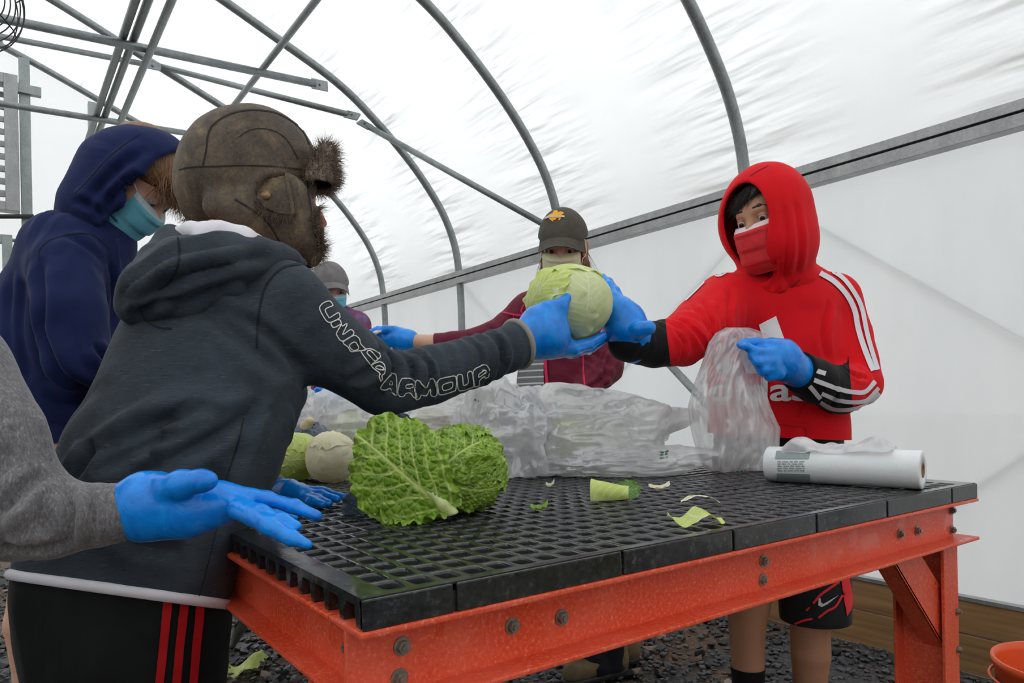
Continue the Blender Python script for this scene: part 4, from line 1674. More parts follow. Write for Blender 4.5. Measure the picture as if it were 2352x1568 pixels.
# gloves
gR = [[(1192, 790, 1.385, 44), (1240, 765, 1.40, 52), (1262, 770, 1.41, 48)], [(1240, 735, 1.40, 36), (1275, 728, 1.405, 26)], [(1240, 790, 1.41, 36), (1290, 798, 1.43, 24)]]
fR = [[(1258, 715, 1.40, 25), (1286, 705, 1.40, 19), (1302, 684, 1.408, 11)],
      [(1275, 785, 1.42, 24), (1315, 800, 1.44, 17), (1352, 790, 1.47, 13), (1384, 772, 1.50, 10)],
      [(1270, 795, 1.44, 22), (1320, 806, 1.48, 15), (1358, 796, 1.52, 12), (1390, 776, 1.56, 10)],
      [(1265, 798, 1.46, 20), (1310, 808, 1.52, 14), (1345, 800, 1.57, 12), (1352, 806, 1.60, 9)],
      [(1258, 795, 1.47, 18), (1290, 806, 1.54, 12), (1318, 804, 1.59, 10)]]
glove('glove', T, gR, fR, .0026, .009)
gL = [[(622, 1120, 1.20, 24), (665, 1130, 1.18, 26), (690, 1136, 1.17, 24)], [(650, 1126, 1.21, 22), (688, 1128, 1.21, 20)]]
fL = [[(688, 1142, 1.165, 14), (718, 1152, 1.15, 10), (740, 1158, 1.14, 8)], [(695, 1138, 1.175, 13), (728, 1145, 1.165, 9.5), (756, 1156, 1.15, 7.5)], [(700, 1132, 1.19, 12), (740, 1136, 1.19, 9), (775, 1147, 1.18, 7.5)],
      [(698, 1126, 1.205, 11), (742, 1128, 1.21, 8.5), (792, 1142, 1.20, 7)], [(668, 1126, 1.22, 11), (700, 1122, 1.235, 8), (722, 1128, 1.24, 7)]]
glove('glove', T, gL, fL, .0024, .005, wr=.0013)

# trapper hat
HD = 1.26
hat_o = U([ell(W(574, 395, HD), (.122, .108, .113), np.stack([unit(CR), unit(CF), np.array([0, 0, 1.0])], 1)),
           ell(W(570, 428, HD), (.119, .108, .098), np.stack([unit(CR), unit(CF), np.array([0, 0, 1.0])], 1)),
           cap(W(508, 448, HD), W(508, 462, HD), .072, .068), cap(W(640, 455, HD), W(640, 475, HD), .070, .064)], .012)
flapn = unit(CF)
flap = U([cap(W(655, 455, 1.175), W(690, 548, 1.19), .040, .028, flapn, .55), cap(W(605, 460, 1.17), W(660, 520, 1.175), .042, .034, flapn, .5), cap(W(685, 520, 1.185), W(708, 585, 1.20), .032, .020, flapn, .6),
          cap(W(500, 470, 1.165), W(600, 500, 1.165), .024, .026, flapn, .6)], .02)
hat_f = U([hat_o, flap], .010)
facecut = ell(HT.w(0, .14, -.03), np.array([.07, .085, .095]), HT.M)
hat_f = sub(hat_f, facecut, .006)
hat_f = sub(hat_f, plane(W(500, 512, 1.2), np.array(CU) * 1.0 + .0 * CR) if False else cap(W(380, 585, 1.2), W(600, 605, 1.3), .060, .045), .01)
lo, hi = bnds([W(390, 230, 1.10), W(770, 640, 1.10), W(390, 230, 1.42), W(770, 640, 1.42)], .02)
V, Q = surf(hat_f, lo, hi, .0036, 1)
V = displace(V, Q, folds_fn([(W(560, 480, 1.13), unit(np.array(W(520, 440, 1)) - W(560, 520, 1)), .05, .003, .03)], .0022, 13))
hat = put('trapper_hat', V, Q, M_LEATHER, T, label='brown distressed leather trapper hat with faux fur trim')
tree_hat = bvh((V, Q))
sm = []
for pts, wd in (([(412, 390), (440, 384), (500, 382), (560, 380), (620, 382), (697, 390)], 3.0), ([(466, 382), (474, 345), (478, 310), (492, 285), (530, 262), (580, 253), (640, 262), (690, 295), (712, 335), (720, 360)], 3.0),
                ([(548, 316), (572, 300), (605, 296), (640, 306), (665, 330), (684, 365)], 1.8), ([(540, 458), (585, 486), (615, 512), (640, 550), (655, 590)], 4.5), ([(697, 390), (706, 430), (714, 480), (722, 530), (734, 572)], 2.6)):
    V, F = ribbon(tree_hat, pts, wd, .0012, step=5, across=2)
    put('hat_seam', V, F, M_THREAD, hat)
# small buttoned ear patch
ear = np.array([(594, 452), (600, 430), (618, 418), (655, 409), (662, 412), (668, 450), (674, 490), (640, 490), (614, 480), (600, 468)])
v, f = patch(tree_hat, catmull(ear, 3, True), .007, 7)
ep = put('ear_patch', v, f, M_LEATHER, hat)
v, f = ribbon(tree_hat, [(658, 408), (664, 440), (670, 470), (675, 494)], 8, .0105, step=5, across=3)
put('patch_edge', v, f, M_LEATHER, hat)
hb = hit(tree_hat, 614, 452)
MB().tube([hb[0] + hb[1] * .004, hb[0] + hb[1] * .0105], .0072, 18).build('snap', M_BRASS, hat, True)
# fur
g = np.random.default_rng(5)
rt, dr = [], []
for pts, up in (([(594, 452), (600, 430), (618, 418), (655, 407)], (0, -1)), ([(594, 452), (603, 472), (625, 486), (672, 494)], (-.2, 1)), ([(735, 470), (716, 500), (730, 545), (736, 575)], (1, 0)), ([(415, 498), (440, 508), (480, 508), (505, 512)], (-.3, 1)), ([(716, 598), (735, 580)], (1, .5))):
    C = catmull(pts, 10)
    for q in C:
        for _ in range(16):
            w = q + g.standard_normal(2) * 2.5
            h_ = hit(tree_hat, *w)
            if h_ is None:
                continue
            rt.append(h_[0] + h_[1] * .001); dr.append(CR * up[0] - CU * up[1] + h_[1] * .5)
brim = U([cap(W(722, 408, 1.22), W(748, 350, 1.22), .020, .017, CR, .8), cap(W(735, 415, 1.30), W(758, 352, 1.30), .022, .018, CR, .8), cap(W(738, 410, 1.22), W(745, 405, 1.36), .02, .02)], .02)
lo, hi = bnds([W(690, 320, 1.16), W(790, 460, 1.42)], .03)
V, Q = surf(brim, lo, hi, .005, 1)
put('fur_brim', V, Q, M_FUR, hat)
Nn = normals(V, Q)
sel = g.choice(len(V), 2600)
for i in sel:
    rt.append(V[i]); dr.append(Nn[i] + CR * .5 + CU * .15)
strands('fur_trim', rt, dr, .021, .00055, M_FUR, hat, .5, 4, 8)
# cloth mask and hair at the neck
face_mask(HT, T, mask_pattern(), label='orange patterned cloth face mask', loops=False, wide=1.04)
# ================================================================== person: red hoodie
M_RED = cloth('red_fleece', rgb(222, 12, 26), .85, 900, .06, 14)
M_BLACKFLEECE = cloth('black_fleece', rgb(16, 16, 18), .8, 900, .15)
M_WSTRIPE = cloth('white_tape', rgb(228, 226, 230), .7, 600, .02)
M_HAIR_D = hair_mat('dark_brown_hair', rgb(16, 11, 9), rgb(44, 31, 25))
M_REDMASK = cloth('red_surgical_mask', rgb(214, 52, 58), .8, 500, .06, 40)
M_PINKBAND = simple('pale_mask_band', rgb(232, 210, 214), .8)

B = thing('person', 'person in red hoodie and red face mask receiving the cabbage', 'person', (1.68, 1.13, 0))
nb = unit(np.array([-.86, -.50, 0]))
tb = [(1782, 668, 1.88, 96), (1780, 725, 1.89, 138), (1780, 800, 1.89, 148), (1782, 900, 1.89, 152), (1784, 985, 1.89, 154), (1786, 1010, 1.89, 153)]
ra_b = [(1668, 700, 1.84, 74), (1612, 745, 1.75, 66), (1566, 782, 1.66, 58), (1500, 790, 1.60, 52), (1442, 786, 1.555, 47)]
la_b = [(1912, 690, 1.90, 62), (1942, 770, 1.87, 58), (1970, 880, 1.80, 52), (1930, 898, 1.73, 52), (1870, 872, 1.66, 47), (1832, 850, 1.625, 42)]
f_tb = pchain(tb, .02, nb, .72)
f_shb = U([cap(W(1780, 690, 1.88), W(1672, 700, 1.845), .085, .075), cap(W(1780, 690, 1.88), W(1908, 695, 1.90), .085, .07)], .03)
f_rb = pchain(ra_b, .02); f_lb = pchain(la_b, .02)
jb = U([U([f_tb, f_shb], .04), f_rb, f_lb], .022)
pk = U([cap(W(1700, 985, 1.76), W(1850, 985, 1.78), .03, .03, nb, .5), cap(W(1690, 1020, 1.77), W(1850, 1015, 1.79), .03, .03, nb, .5)], .02)
pts = [W(*q[:3]) for q in tb + ra_b + la_b]
lo, hi = bnds(pts, .13)
V, Q = surf(U([jb], .01), lo, hi, .0044, 2)
rfd = W(1442, 786, 1.555) - W(1566, 782, 1.66); lfd = W(1832, 850, 1.625) - W(1978, 880, 1.80)
V = displace(V, Q, folds_fn([(W(1590, 770, 1.62), W(1566, 782, 1.66) - W(1668, 700, 1.84), .07, .007, .035), (W(1640, 780, 1.72), unit(np.array(W(1600, 740, 1)) - W(1650, 800, 1)), .08, .006, .04),
                             (W(1905, 800, 1.82), CR, .07, .005, .05), (W(1960, 890, 1.74), lfd, .05, .005, .03), (W(1690, 760, 1.76), CR, .07, .006, .045), (W(1850, 850, 1.62), lfd, .04, .003, .02),
                             (W(1700, 900, 1.75), CR * .8 + CU * .3, .12, .004, .06), (W(1470, 790, 1.53), rfd, .04, .003, .02)], .0022, 12))
V = creases(V, Q, [([(1618, 690), (1634, 750), (1640, 815)], .008, .010), ([(1680, 655), (1672, 740), (1672, 810)], .006, .010), ([(1560, 735), (1600, 768), (1622, 800)], .006, .008), ([(1548, 755), (1572, 790), (1562, 832)], .006, .007),
    ([(1905, 690), (1890, 760), (1898, 835)], .008, .010), ([(1930, 840), (1960, 862), (1995, 868)], .008, .007), ([(1590, 700), (1618, 740), (1630, 790)], .005, .008), ([(1640, 830), (1680, 870), (1720, 960)], .005, .013), ([(1860, 920), (1840, 960), (1850, 1000)], .004, .012), ([(1900, 880), (1915, 905), (1910, 935)], .004, .007)])
bh = W(1785, 1004, 1.78)
V, F = clip_keep(V, Q, bh, np.array([0, 0, -1.0]) - .06 * CR)
Vfull, Ffull = V, F
# sleeves change to black below the elbow
def split_by(V, F, p, n, keep):
    """cut faces where keep(centres) along plane (p, n); returns the mesh and the flags of the faces beyond"""
    me = _mesh('tmp', V, F); bm = bmesh.new(); bm.from_mesh(me)
    C = V[F].mean(1)
    ids = np.where(keep(C))[0]
    bm.faces.ensure_lookup_table()
    gs = set()
    for i in ids:
        f = bm.faces[int(i)]
        gs.add(f); gs.update(f.edges); gs.update(f.verts)
    bmesh.ops.bisect_plane(bm, geom=list(gs), plane_co=tuple(p), plane_no=tuple(unit(n)))
    bmesh.ops.triangulate(bm, faces=bm.faces)
    bm.to_mesh(me); bm.free()
    V2, F2 = mesh_np(me)
    C = V2[F2].mean(1)
    return V2, F2, ((C - np.asarray(p)) @ unit(n) > 0) & keep(C)


def near_seg(a, b, r):
    a = np.asarray(a); ab = np.asarray(b) - a
    def f(C):
        t = np.clip(((C - a) @ ab) / (ab @ ab), -.2, 1.3)
        return np.linalg.norm(C - a - t[:, None] * ab, axis=1) < r
    return f


def used(V, F):
    u = np.unique(F); mp = -np.ones(len(V), int); mp[u] = np.arange(len(u))
    return V[u], mp[F]


pn = np.cross(ray(1950, 830), ray(1960, 950)); pn = pn if pn @ CR < 0 else -pn
ns1 = near_seg(W(1975, 888, 1.78), W(1832, 850, 1.625), .085)
V, F, s1 = split_by(V, F, W(1955, 890, 1.7), pn, lambda C: ns1(C) & (f_lb(C.astype(np.float32)) < f_tb(C.astype(np.float32)) - .006))
Vb1, Fb1 = used(V, F[s1]); V, F = used(V, F[~s1])
pn = np.cross(ray(1530, 750), ray(1541, 845)); pn = pn if pn @ CR < 0 else -pn
V, F, s2 = split_by(V, F, W(1536, 800, 1.6), pn, near_seg(W(1560, 782, 1.65), W(1442, 786, 1.555), .09))
Vb2, Fb2 = used(V, F[s2]); V, F = used(V, F[~s2])
wl = W(1838, 853, 1.632)
Vb1, Fb1 = clip_keep(Vb1, Fb1, wl, lfd)
hb_ = put('red_hoodie', V, F, M_RED, B, label='red hoodie with white arm stripes and chest logo')
put('lower_sleeve', Vb1, Fb1, M_BLACKFLEECE, hb_, label='black lower sleeve')
put('lower_sleeve', Vb2, Fb2, M_BLACKFLEECE, hb_, label='black lower sleeve')
tree_b = bvh((V, F), (Vb1, Fb1), (Vb2, Fb2))
# rib cuff
ca = unit(lfd); c1 = unit(np.cross(ca, [0, 0, 1])); c2 = np.cross(ca, c1)
cuf = U([cap(W(1868, 872, 1.66), W(1834, 852, 1.628), .0505, .046), cap(W(1875, 876, 1.668), W(1868, 872, 1.66), .053, .051)], .006)
cuf = isect(cuf, plane(W(1832, 851, 1.627), lfd), .004)
lo, hi = bnds([W(1880, 876, 1.67), W(1826, 850, 1.62)], .075)
v, q = surf(cuf, lo, hi, .0036, 1)
put('cuff', v, q, M_BLACKFLEECE, hb_)
tree_b2 = bvh((V, F), (Vb1, Fb1), (Vb2, Fb2), (v, q))

HB = Frame(W(1772, 503, 1.80), -.70 * unit(ray(1765, 500)) - .70 * CR + np.array([0, 0, -.10]), np.array([0, 0, 1]) - .12 * CR, .97)
# hood: shell with a face opening
MH = np.stack([unit(CR - .3 * CF), unit(CF + .3 * CR), np.array([0, 0, 1.0])], 1)
def hood_shell(g):
    return U([ell(W(1758, 500, 1.82), (.117 + g, .130 + g, .136 + g), MH), ell(W(1784, 570, 1.85), (.097 + g, .11 + g, .12 + g), MH), ell(W(1782, 650, 1.86), (.112 + g, .095 + g, .055 + g), MH), cap(W(1748, 636, 1.81), W(1775, 664, 1.80), .026 + g, .026 + g), ell(HB.w(-.046, .018, -.066), (.058 + g, .086 + g, .076 + g), HB.M)], .03)
fo = hood_shell(.0); fi = hood_shell(-.011)
opn = U([cap(HB.w(.004, .04, .010), HB.w(.028, .30, .0), .086, .10, HB.r, .74), cap(HB.w(.014, .05, -.06), HB.w(.03, .26, -.075), .064, .075, HB.r, .74), cap(HB.w(.010, .06, -.115), HB.w(.015, .2, -.135), .034, .045, HB.r, .6)], .03)
hf = sub(sub(fo, fi, .004), opn, .008)
lo, hi = bnds([W(1620, 350, 1.6), W(1900, 720, 1.6), W(1620, 350, 2.05), W(1900, 720, 2.05)], .0)
V, Q = surf(hf, lo, hi, .0036, 1)
V = displace(V, Q, folds_fn([(W(1800, 560, 1.72), CR, .10, .004, .040), (W(1790, 640, 1.74), CR + .5 * CU, .06, .003, .03)], .0016, 12))
V = creases(V, Q, [([(1800, 470), (1808, 560), (1795, 650)], .004, .008), ([(1826, 460), (1838, 560), (1830, 630)], .004, .009), ([(1785, 590), (1780, 630), (1772, 668)], .004, .007)])
hood_b = put('hood', V, Q, M_RED, hb_)
tree_hd = bvh((V, Q))
v, f = ribbon(tree_hd, [(1838, 640), (1815, 662), (1785, 676), (1760, 676), (1735, 660), (1718, 640)], 4, .001, step=5, across=2)
v2, f2 = ribbon(tree_hd, [(1722, 405), (1742, 392), (1765, 380)], 2.5, .001, step=5, across=2)
put('hood_seam', v, f, simple('dark_red_seam', rgb(150, 4, 16), .9), hb_)
put('hood_seam', v2, f2, bpy.data.materials['dark_red_seam'], hb_)

# body, one mesh with the head and the bare legs
legs_b = [[(1740, 1010, 1.95, 72), (1722, 1290, 1.95, 66), (1716, 1440, 1.95, 41), (1718, 1530, 1.95, 36), (1720, 1690, 1.96, 24)], [(1830, 1010, 1.97, 72), (1855, 1290, 1.93, 70), (1861, 1400, 1.92, 45), (1862, 1500, 1.92, 43), (1856, 1700, 1.93, 26)]]
bb = U([pchain([(q[0], q[1], q[2], q[3] * .76) for q in tb], .02, nb, .66), pchain([(q[0], q[1], q[2], q[3] * .62) for q in ra_b], .02), pchain([(q[0], q[1], q[2], q[3] * .62) for q in la_b], .02), cap(W(1782, 680, 1.88), HB.w(0, -.04, -.15), .07, .053)] + [pchain(c, .02) for c in legs_b], .02)
lo, hi = bnds(pts + [W(*q[:3]) for c in legs_b for q in c], .12); lo[2] = .02
bv = surf(bb, lo, hi, .0085, 2)
hv = head_mesh(HB, .0026)
Vh, Fh = merge([hv, bv])
put('body', Vh, Fh, M_SKIN_B, B)
eyes(HB, B, (-.25, 1, -.28))
brows(HB, B, M_HAIR_D)
hair = isect(ell(HB.w(0, -.013, .038), np.array([.079, .1015, .0885]) * .97, HB.M), plane(HB.w(0, .085, .055), HB.dirw(-.38, .42, -1)), .006)
lo, hi = bnds([HB.w(x, y, z) for x in (-.1, .1) for y in (-.13, .13) for z in (-.02, .15)], 0)
V, Q = surf(hair, lo, hi, .0032, 1)
hdir = HB.dirw(.5, .8, -.3)
V = displace(V, Q, lambda P: .0022 * vnoise(np.stack([(P @ HB.r) * 260, (P @ HB.u) * 60, (P @ HB.f) * 60], -1)))
hairB = put('hair', V, Q, M_HAIR_D, B)
rt, dr = [], []
for i in range(700):
    x = RNG.uniform(-.066, .07); z = .058 + .34 * -x + RNG.uniform(-.004, .030)
    y = .097 * math.sqrt(max(0.02, 1 - (x / .083) ** 2 - ((z - .038) / .092) ** 2)) - .010
    rt.append(HB.w(x, y, z)); dr.append(HB.dirw(.75, .25, -.55))
strands('hair_fringe', rt, dr, .030, .0008, M_HAIR_D, hairB, .12, 4, 5, .1)
face_mask(HB, B, M_REDMASK, M_PINKBAND, label='red surgical mask with pale top band')

# white stripes
for pts_, wd in (([(1882, 628), (1915, 648), (1945, 680), (1962, 715), (1970, 755), (1984, 800), (2004, 852)], 12), ([(1898, 617), (1935, 640), (1962, 675), (1978, 710), (1992, 775), (2014, 850)], 10),
                 ([(1870, 872), (1893, 881), (1929, 894), (1960, 900), (1985, 899), (2008, 876)], 10), ([(1886, 902), (1923, 917), (1958, 922), (1988, 918), (2016, 890)], 9), ([(1884, 922), (1913, 937), (1954, 938), (1992, 926), (2018, 902)], 9),
                 ([(1860, 886), (1872, 900), (1884, 914)], 10), ([(1876, 852), (1894, 858)], 10),
                 ([(1617, 640), (1638, 632), (1653, 634), (1676, 622), (1710, 614)], 7), ([(1640, 624), (1662, 619), (1690, 608), (1708, 602)], 5), ([(1575, 690), (1590, 676), (1606, 660), (1618, 648)], 6), ([(1540, 722), (1552, 708), (1560, 702)], 7)):
    v, f = ribbon(tree_b2, pts_, wd, .003, step=5, across=2)
    if len(f):
        put('white_stripe', v, f, M_WSTRIPE, hb_)
# chest logo: three slanted bars over the lettering
for poly in ([(1743, 745), (1782, 726), (1830, 858), (1784, 858)], [(1690, 786), (1727, 769), (1760, 858), (1716, 858)], [(1640, 826), (1674, 811), (1692, 858), (1652, 858)]):
    v, f = patch(tree_b, poly, .0035, 9)
    put('logo_bar', v, f, M_WHITEPRINT, hb_)


def word(tree, text, x0, y0, x1, h, m, parent, name='chest_letter', off=.0035, slope=0.0, step=5, bold=0.0, persp=1.0):
    """print letters laid on a surface: traced from x0..x1 on baseline y0 (photo pixels), x-height h"""
    cu = bpy.data.curves.new('txt', 'FONT'); cu.body = text; cu.size = 1.0; cu.offset = bold
    ob = bpy.data.objects.new('txt', cu); COL.objects.link(ob)
    dg = bpy.context.evaluated_depsgraph_get()
    me = bpy.data.meshes.new_from_object(ob.evaluated_get(dg))
    bpy.data.objects.remove(ob, do_unlink=True)
    bm = bmesh.new(); bm.from_mesh(me)
    for _ in range(2):
        bmesh.ops.subdivide_edges(bm, edges=[e for e in bm.edges if e.calc_length() > .12], cuts=1)
        bmesh.ops.triangulate(bm, faces=bm.faces)
    if not bm.verts:
        bm.free(); return
    bm.verts.index_update()
    P = np.array([v.co[:2] for v in bm.verts]); F = [[v.index for v in f.verts] for f in bm.faces]
    bm.free(); bpy.data.meshes.remove(me)
    s = (x1 - x0) / (P[:, 0].max() - P[:, 0].min())
    px = x0 + (P[:, 0] - P[:, 0].min()) * s
    py = y0 - P[:, 1] * h + slope * (px - x0)
    # islands
    par = list(range(len(P)))
    def fd(i):
        while par[i] != i:
            par[i] = par[par[i]]; i = par[i]
        return i
    for f in F:
        for a in f[1:]:
            par[fd(a)] = fd(f[0])
    V = []; ok = []
    for x, y in zip(px, py):
        h_ = hit(tree, x, y)
        if h_ is None:
            V.append(np.zeros(3)); ok.append(False)
        else:
            nn = h_[1] if h_[1] @ (h_[0] - CC) < 0 else -h_[1]
            V.append(h_[0] + nn * off); ok.append(True)
    V = np.array(V)
    grp = {}
    for f in F:
        if all(ok[i] for i in f):
            grp.setdefault(fd(f[0]), []).append(f)
    return V, grp


r_ = word(tree_b, 'adidas', 1580, 919, 1858, 74, M_WHITEPRINT, hb_, bold=.02)
if r_:
    for k_, fs in r_[1].items():
        u_ = np.unique(np.array([i for f in fs for i in f])); mp = {j: i for i, j in enumerate(u_)}
        put('chest_letter', r_[0][u_], [tuple(mp[i] for i in f) for f in fs], M_WHITEPRINT, hb_, smooth=False)
# pocket edge
v, f = ribbon(tree_b, [(1790, 974), (1818, 978), (1850, 984), (1850, 1002)], 2.5, .0012, step=5, across=2)
if len(f):
    put('pocket_seam', v, f, bpy.data.materials['dark_red_seam'], hb_)

# shorts
M_SHORT = cloth('black_sport_shorts', rgb(24, 25, 29), .6, 600, .2)
sf = U([pchain([(1785, 925, 1.90, 132), (1785, 985, 1.91, 138), (1785, 1060, 1.93, 142)], .02, nb, .72), pchain([(1735, 1060, 1.94, 86), (1718, 1200, 1.95, 80), (1716, 1300, 1.95, 78)], .02), pchain([(1842, 1060, 1.95, 88), (1866, 1250, 1.93, 82), (1872, 1410, 1.915, 78)], .02)], .03)
lo, hi = bnds([W(1785, 925, 1.92), W(1716, 1300, 1.95), W(1872, 1430, 1.92), W(1735, 1060, 1.94), W(1842, 1060, 1.95)], .13)
V, Q = surf(sf, lo, hi, .006, 2)
zc = W(1875, 1436, 1.86)[2]
V, F = clip_keep(V, Q, [0, 0, zc], [0, 0, -1])
sh = put('sport_shorts', V, F, M_SHORT, B, label='black sport shorts with red graphic and white tick mark')
tree_s = bvh((V, F))
M_CORAL = cloth('coral_print', rgb(232, 52, 58), .7, 500, .05)
v, f = patch(tree_s, [(1930, 1325), (1948, 1322), (1957, 1370), (1955, 1396), (1944, 1414), (1936, 1372)], .0025, 8)
if len(f):
    put('side_panel', v, f, M_CORAL, sh)
for pts_, wd in (([(1868, 1385), (1885, 1365), (1905, 1350), (1926, 1335)], 6), ([(1880, 1418), (1900, 1402), (1918, 1392), (1934, 1366)], 5), ([(1826, 1432), (1848, 1424), (1866, 1420)], 5), ([(1860, 1394), (1852, 1402)], 4)):
    v, f = ribbon(tree_s, pts_, wd, .0022, step=4, across=2)
    if len(f):
        put('red_print', v, f, M_CORAL, sh)
v, f = patch(tree_s, [(1880, 1374), (1884, 1372), (1885, 1382), (1890, 1386), (1902, 1379), (1925, 1365), (1900, 1386), (1887, 1393), (1879, 1389)], .0035, 3)
if len(f):
    put('tick_mark', v, f, simple('silver_print', rgb(208, 208, 212), .4), sh)
# socks, shoes
for i, c in enumerate(legs_b):
    a = W(*c[3][:3]) if i == 0 else W(1860, 1580, 1.925)
    e = W(*c[4][:3])
    v, q = surf(cap(a, e, .046 if i == 0 else .047, .034), *bnds([a, e], .07), .005, 1)
    v, q = clip_keep(v, q, a, np.array([0, 0, 1.0]))
    put('sock', v, q, M_BLACKFLEECE, B)
    g = isect(cap([e[0], e[1], .05], [e[0] - .15, e[1] - .08, .038], .046, .038), plane([0, 0, .003], [0, 0, -1]), .004)
    v, q = surf(g, *bnds([[e[0], e[1], 0], [e[0] - .16, e[1] - .09, .1]], .06), .006, 1)
    put('shoe', v, q, simple('dark_trainer', rgb(30, 30, 34), .5), B)

# gloves: right hand behind the cabbage, left hand holding the bag
gr = [[(1455, 790, 1.565, 44), (1432, 745, 1.545, 46), (1418, 715, 1.54, 38)], [(1450, 765, 1.55, 42), (1440, 735, 1.55, 40)]]
fr_ = [[(1420, 715, 1.535, 22), (1408, 682, 1.54, 13), (1398, 655, 1.56, 10), (1384, 636, 1.59, 8)], [(1424, 705, 1.555, 20), (1412, 670, 1.575, 12), (1398, 648, 1.60, 10), (1382, 640, 1.63, 8)],
       [(1418, 735, 1.53, 20), (1404, 740, 1.55, 13), (1392, 745, 1.585, 10)], [(1420, 755, 1.53, 18), (1404, 762, 1.55, 12), (1388, 764, 1.58, 9)],
       [(1440, 768, 1.53, 24), (1468, 758, 1.50, 20), (1490, 752, 1.485, 16)]]
glove('glove', B, gr, fr_, .0026, .008)
gl = [[(1834, 852, 1.628, 38), (1800, 832, 1.60, 42), (1778, 822, 1.585, 36)], [(1800, 810, 1.60, 32), (1770, 800, 1.58, 24)]]
fl = [[(1775, 798, 1.575, 17), (1740, 787, 1.565, 11), (1712, 786, 1.56, 9), (1698, 791, 1.56, 7)], [(1770, 812, 1.56, 18), (1738, 808, 1.545, 12), (1716, 796, 1.545, 9), (1703, 795, 1.552, 7)],
      [(1772, 830, 1.555, 18), (1742, 832, 1.54, 12), (1726, 818, 1.545, 9)], [(1778, 846, 1.56, 17), (1752, 850, 1.545, 12), (1742, 838, 1.55, 9)], [(1788, 858, 1.565, 15), (1766, 864, 1.555, 10), (1758, 854, 1.56, 8)]]
glove('glove', B, gl, fl, .0026, .008)
# ================================================================== person: navy hoodie, bending over the bench
M_NAVY = cloth('navy_fleece', rgb(23, 35, 78), .88, 900, .10, 16)
M_SHORTG = cloth('grey_shorts', rgb(88, 84, 82), .8, 600, .12)
M_HAIR_B = hair_mat('light_brown_hair', rgb(84, 56, 36), rgb(160, 116, 78))
M_BLUEMASK = cloth('pale_blue_mask', rgb(112, 190, 212), .8, 500, .06, 40)
M_BLUEBAND = simple('pale_blue_band', rgb(196, 212, 218), .8)

N = thing('person', 'person in navy hoodie with hood up and pale blue mask, bending over', 'person', (.12, 1.95, 0))
tn = [(205, 520, 1.66, 66), (165, 600, 1.66, 112), (140, 690, 1.65, 128), (135, 790, 1.64, 130), (150, 900, 1.63, 118), (165, 1010, 1.63, 108), (170, 1060, 1.63, 106)]
ra_n = [(150, 620, 1.55, 78), (165, 720, 1.50, 74), (185, 828, 1.48, 66), (255, 868, 1.55, 46), (330, 900, 1.62, 40)]
la_n = [(235, 620, 1.78, 60), (260, 760, 1.80, 52), (330, 900, 1.78, 38)]
hn = [(225, 520, 1.66, 62), (250, 480, 1.66, 84), (290, 425, 1.67, 100)]
HN = Frame(W(313, 411, 1.68), .62 * CR + .06 * CF - .78 * CU, .78 * CR + .62 * CU, .97)
MNH = np.stack([unit(CR + .35 * CU), unit(CF), unit(CU - .35 * CR)], 1)
f_n = U([U([pchain(tn, .02, CF, .85), cap(W(165, 590, 1.62), W(235, 560, 1.68), .105, .075)], .04), pchain(ra_n, .02), pchain(la_n, .02)], .022)
lo, hi = bnds([W(*q[:3]) for q in tn + ra_n + la_n], .15)
V, Q = surf(f_n, lo, hi, .006, 2)
fdn = W(185, 828, 1.48) - W(165, 720, 1.5)
V = displace(V, Q, folds_fn([(W(185, 840, 1.42), CR + .4 * CU, .09, .008, .05), (W(110, 700, 1.5), CR, .14, .007, .07), (W(150, 540, 1.55), CR - .6 * CU, .08, .005, .04), (W(230, 880, 1.5), CR, .05, .006, .03), (W(90, 900, 1.52), CR + CU, .12, .006, .06)], .003, 10))
V = creases(V, Q, [([(92, 590), (95, 680), (102, 770), (140, 860), (220, 905)], .014, .014), ([(55, 640), (48, 760), (66, 880)], .010, .016), ([(30, 620), (22, 740), (30, 860)], .007, .015), ([(215, 790), (245, 830), (238, 880)], .010, .011), ([(150, 540), (190, 560), (240, 600)], .006, .012), ([(250, 600), (262, 680), (255, 760)], .008, .012), ([(100, 900), (150, 930), (210, 930)], .006, .013)])
V, F = clip_keep(V, Q, W(150, 1018, 1.52), np.array([0, 0, -1.0]))
nj = put('navy_hoodie', V, F, M_NAVY, N)
tree_n = bvh((V, F))
def hoodN(g):
    return U([ell(W(314, 412, 1.68), (.140 + g, .118 + g, .122 + g), MNH), ell(W(238, 490, 1.67), (.092 + g, .105 + g, .10 + g), MNH), cap(W(215, 520, 1.665), W(205, 560, 1.665), .068 + g, .078 + g)], .03)
hf = isect(sub(hoodN(0), hoodN(-.012), .004), plane(W(347, 453, 1.68), .77 * CR - .64 * CU + .05 * CF), .006)
lo, hi = bnds([W(130, 290, 1.5), W(440, 620, 1.5), W(130, 290, 1.86), W(440, 620, 1.86)], .0)
V, Q = surf(hf, lo, hi, .0044, 1)
V = displace(V, Q, folds_fn([(W(280, 440, 1.56), unit(np.array(CU) + .9 * CR), .12, .0055, .055), (W(210, 500, 1.56), CR + .4 * CU, .07, .005, .04)], .0022, 11))
V = creases(V, Q, [([(225, 510), (262, 450), (325, 405), (390, 372)], .009, .012), ([(195, 480), (235, 430), (290, 375), (340, 340)], .008, .012), ([(250, 530), (275, 490), (300, 450)], .008, .011), ([(165, 460), (200, 470), (240, 500)], .006, .010)])
nh = put('hood', V, Q, M_NAVY, nj)
tree_nh = bvh((V, Q), (_t := (np.asarray(nj.data.vertices[0].co)[None, :], np.zeros((0, 3), int)))) if False else bvh((V, Q))
M_NSEAM = simple('navy_seam', rgb(14, 21, 50), .9)
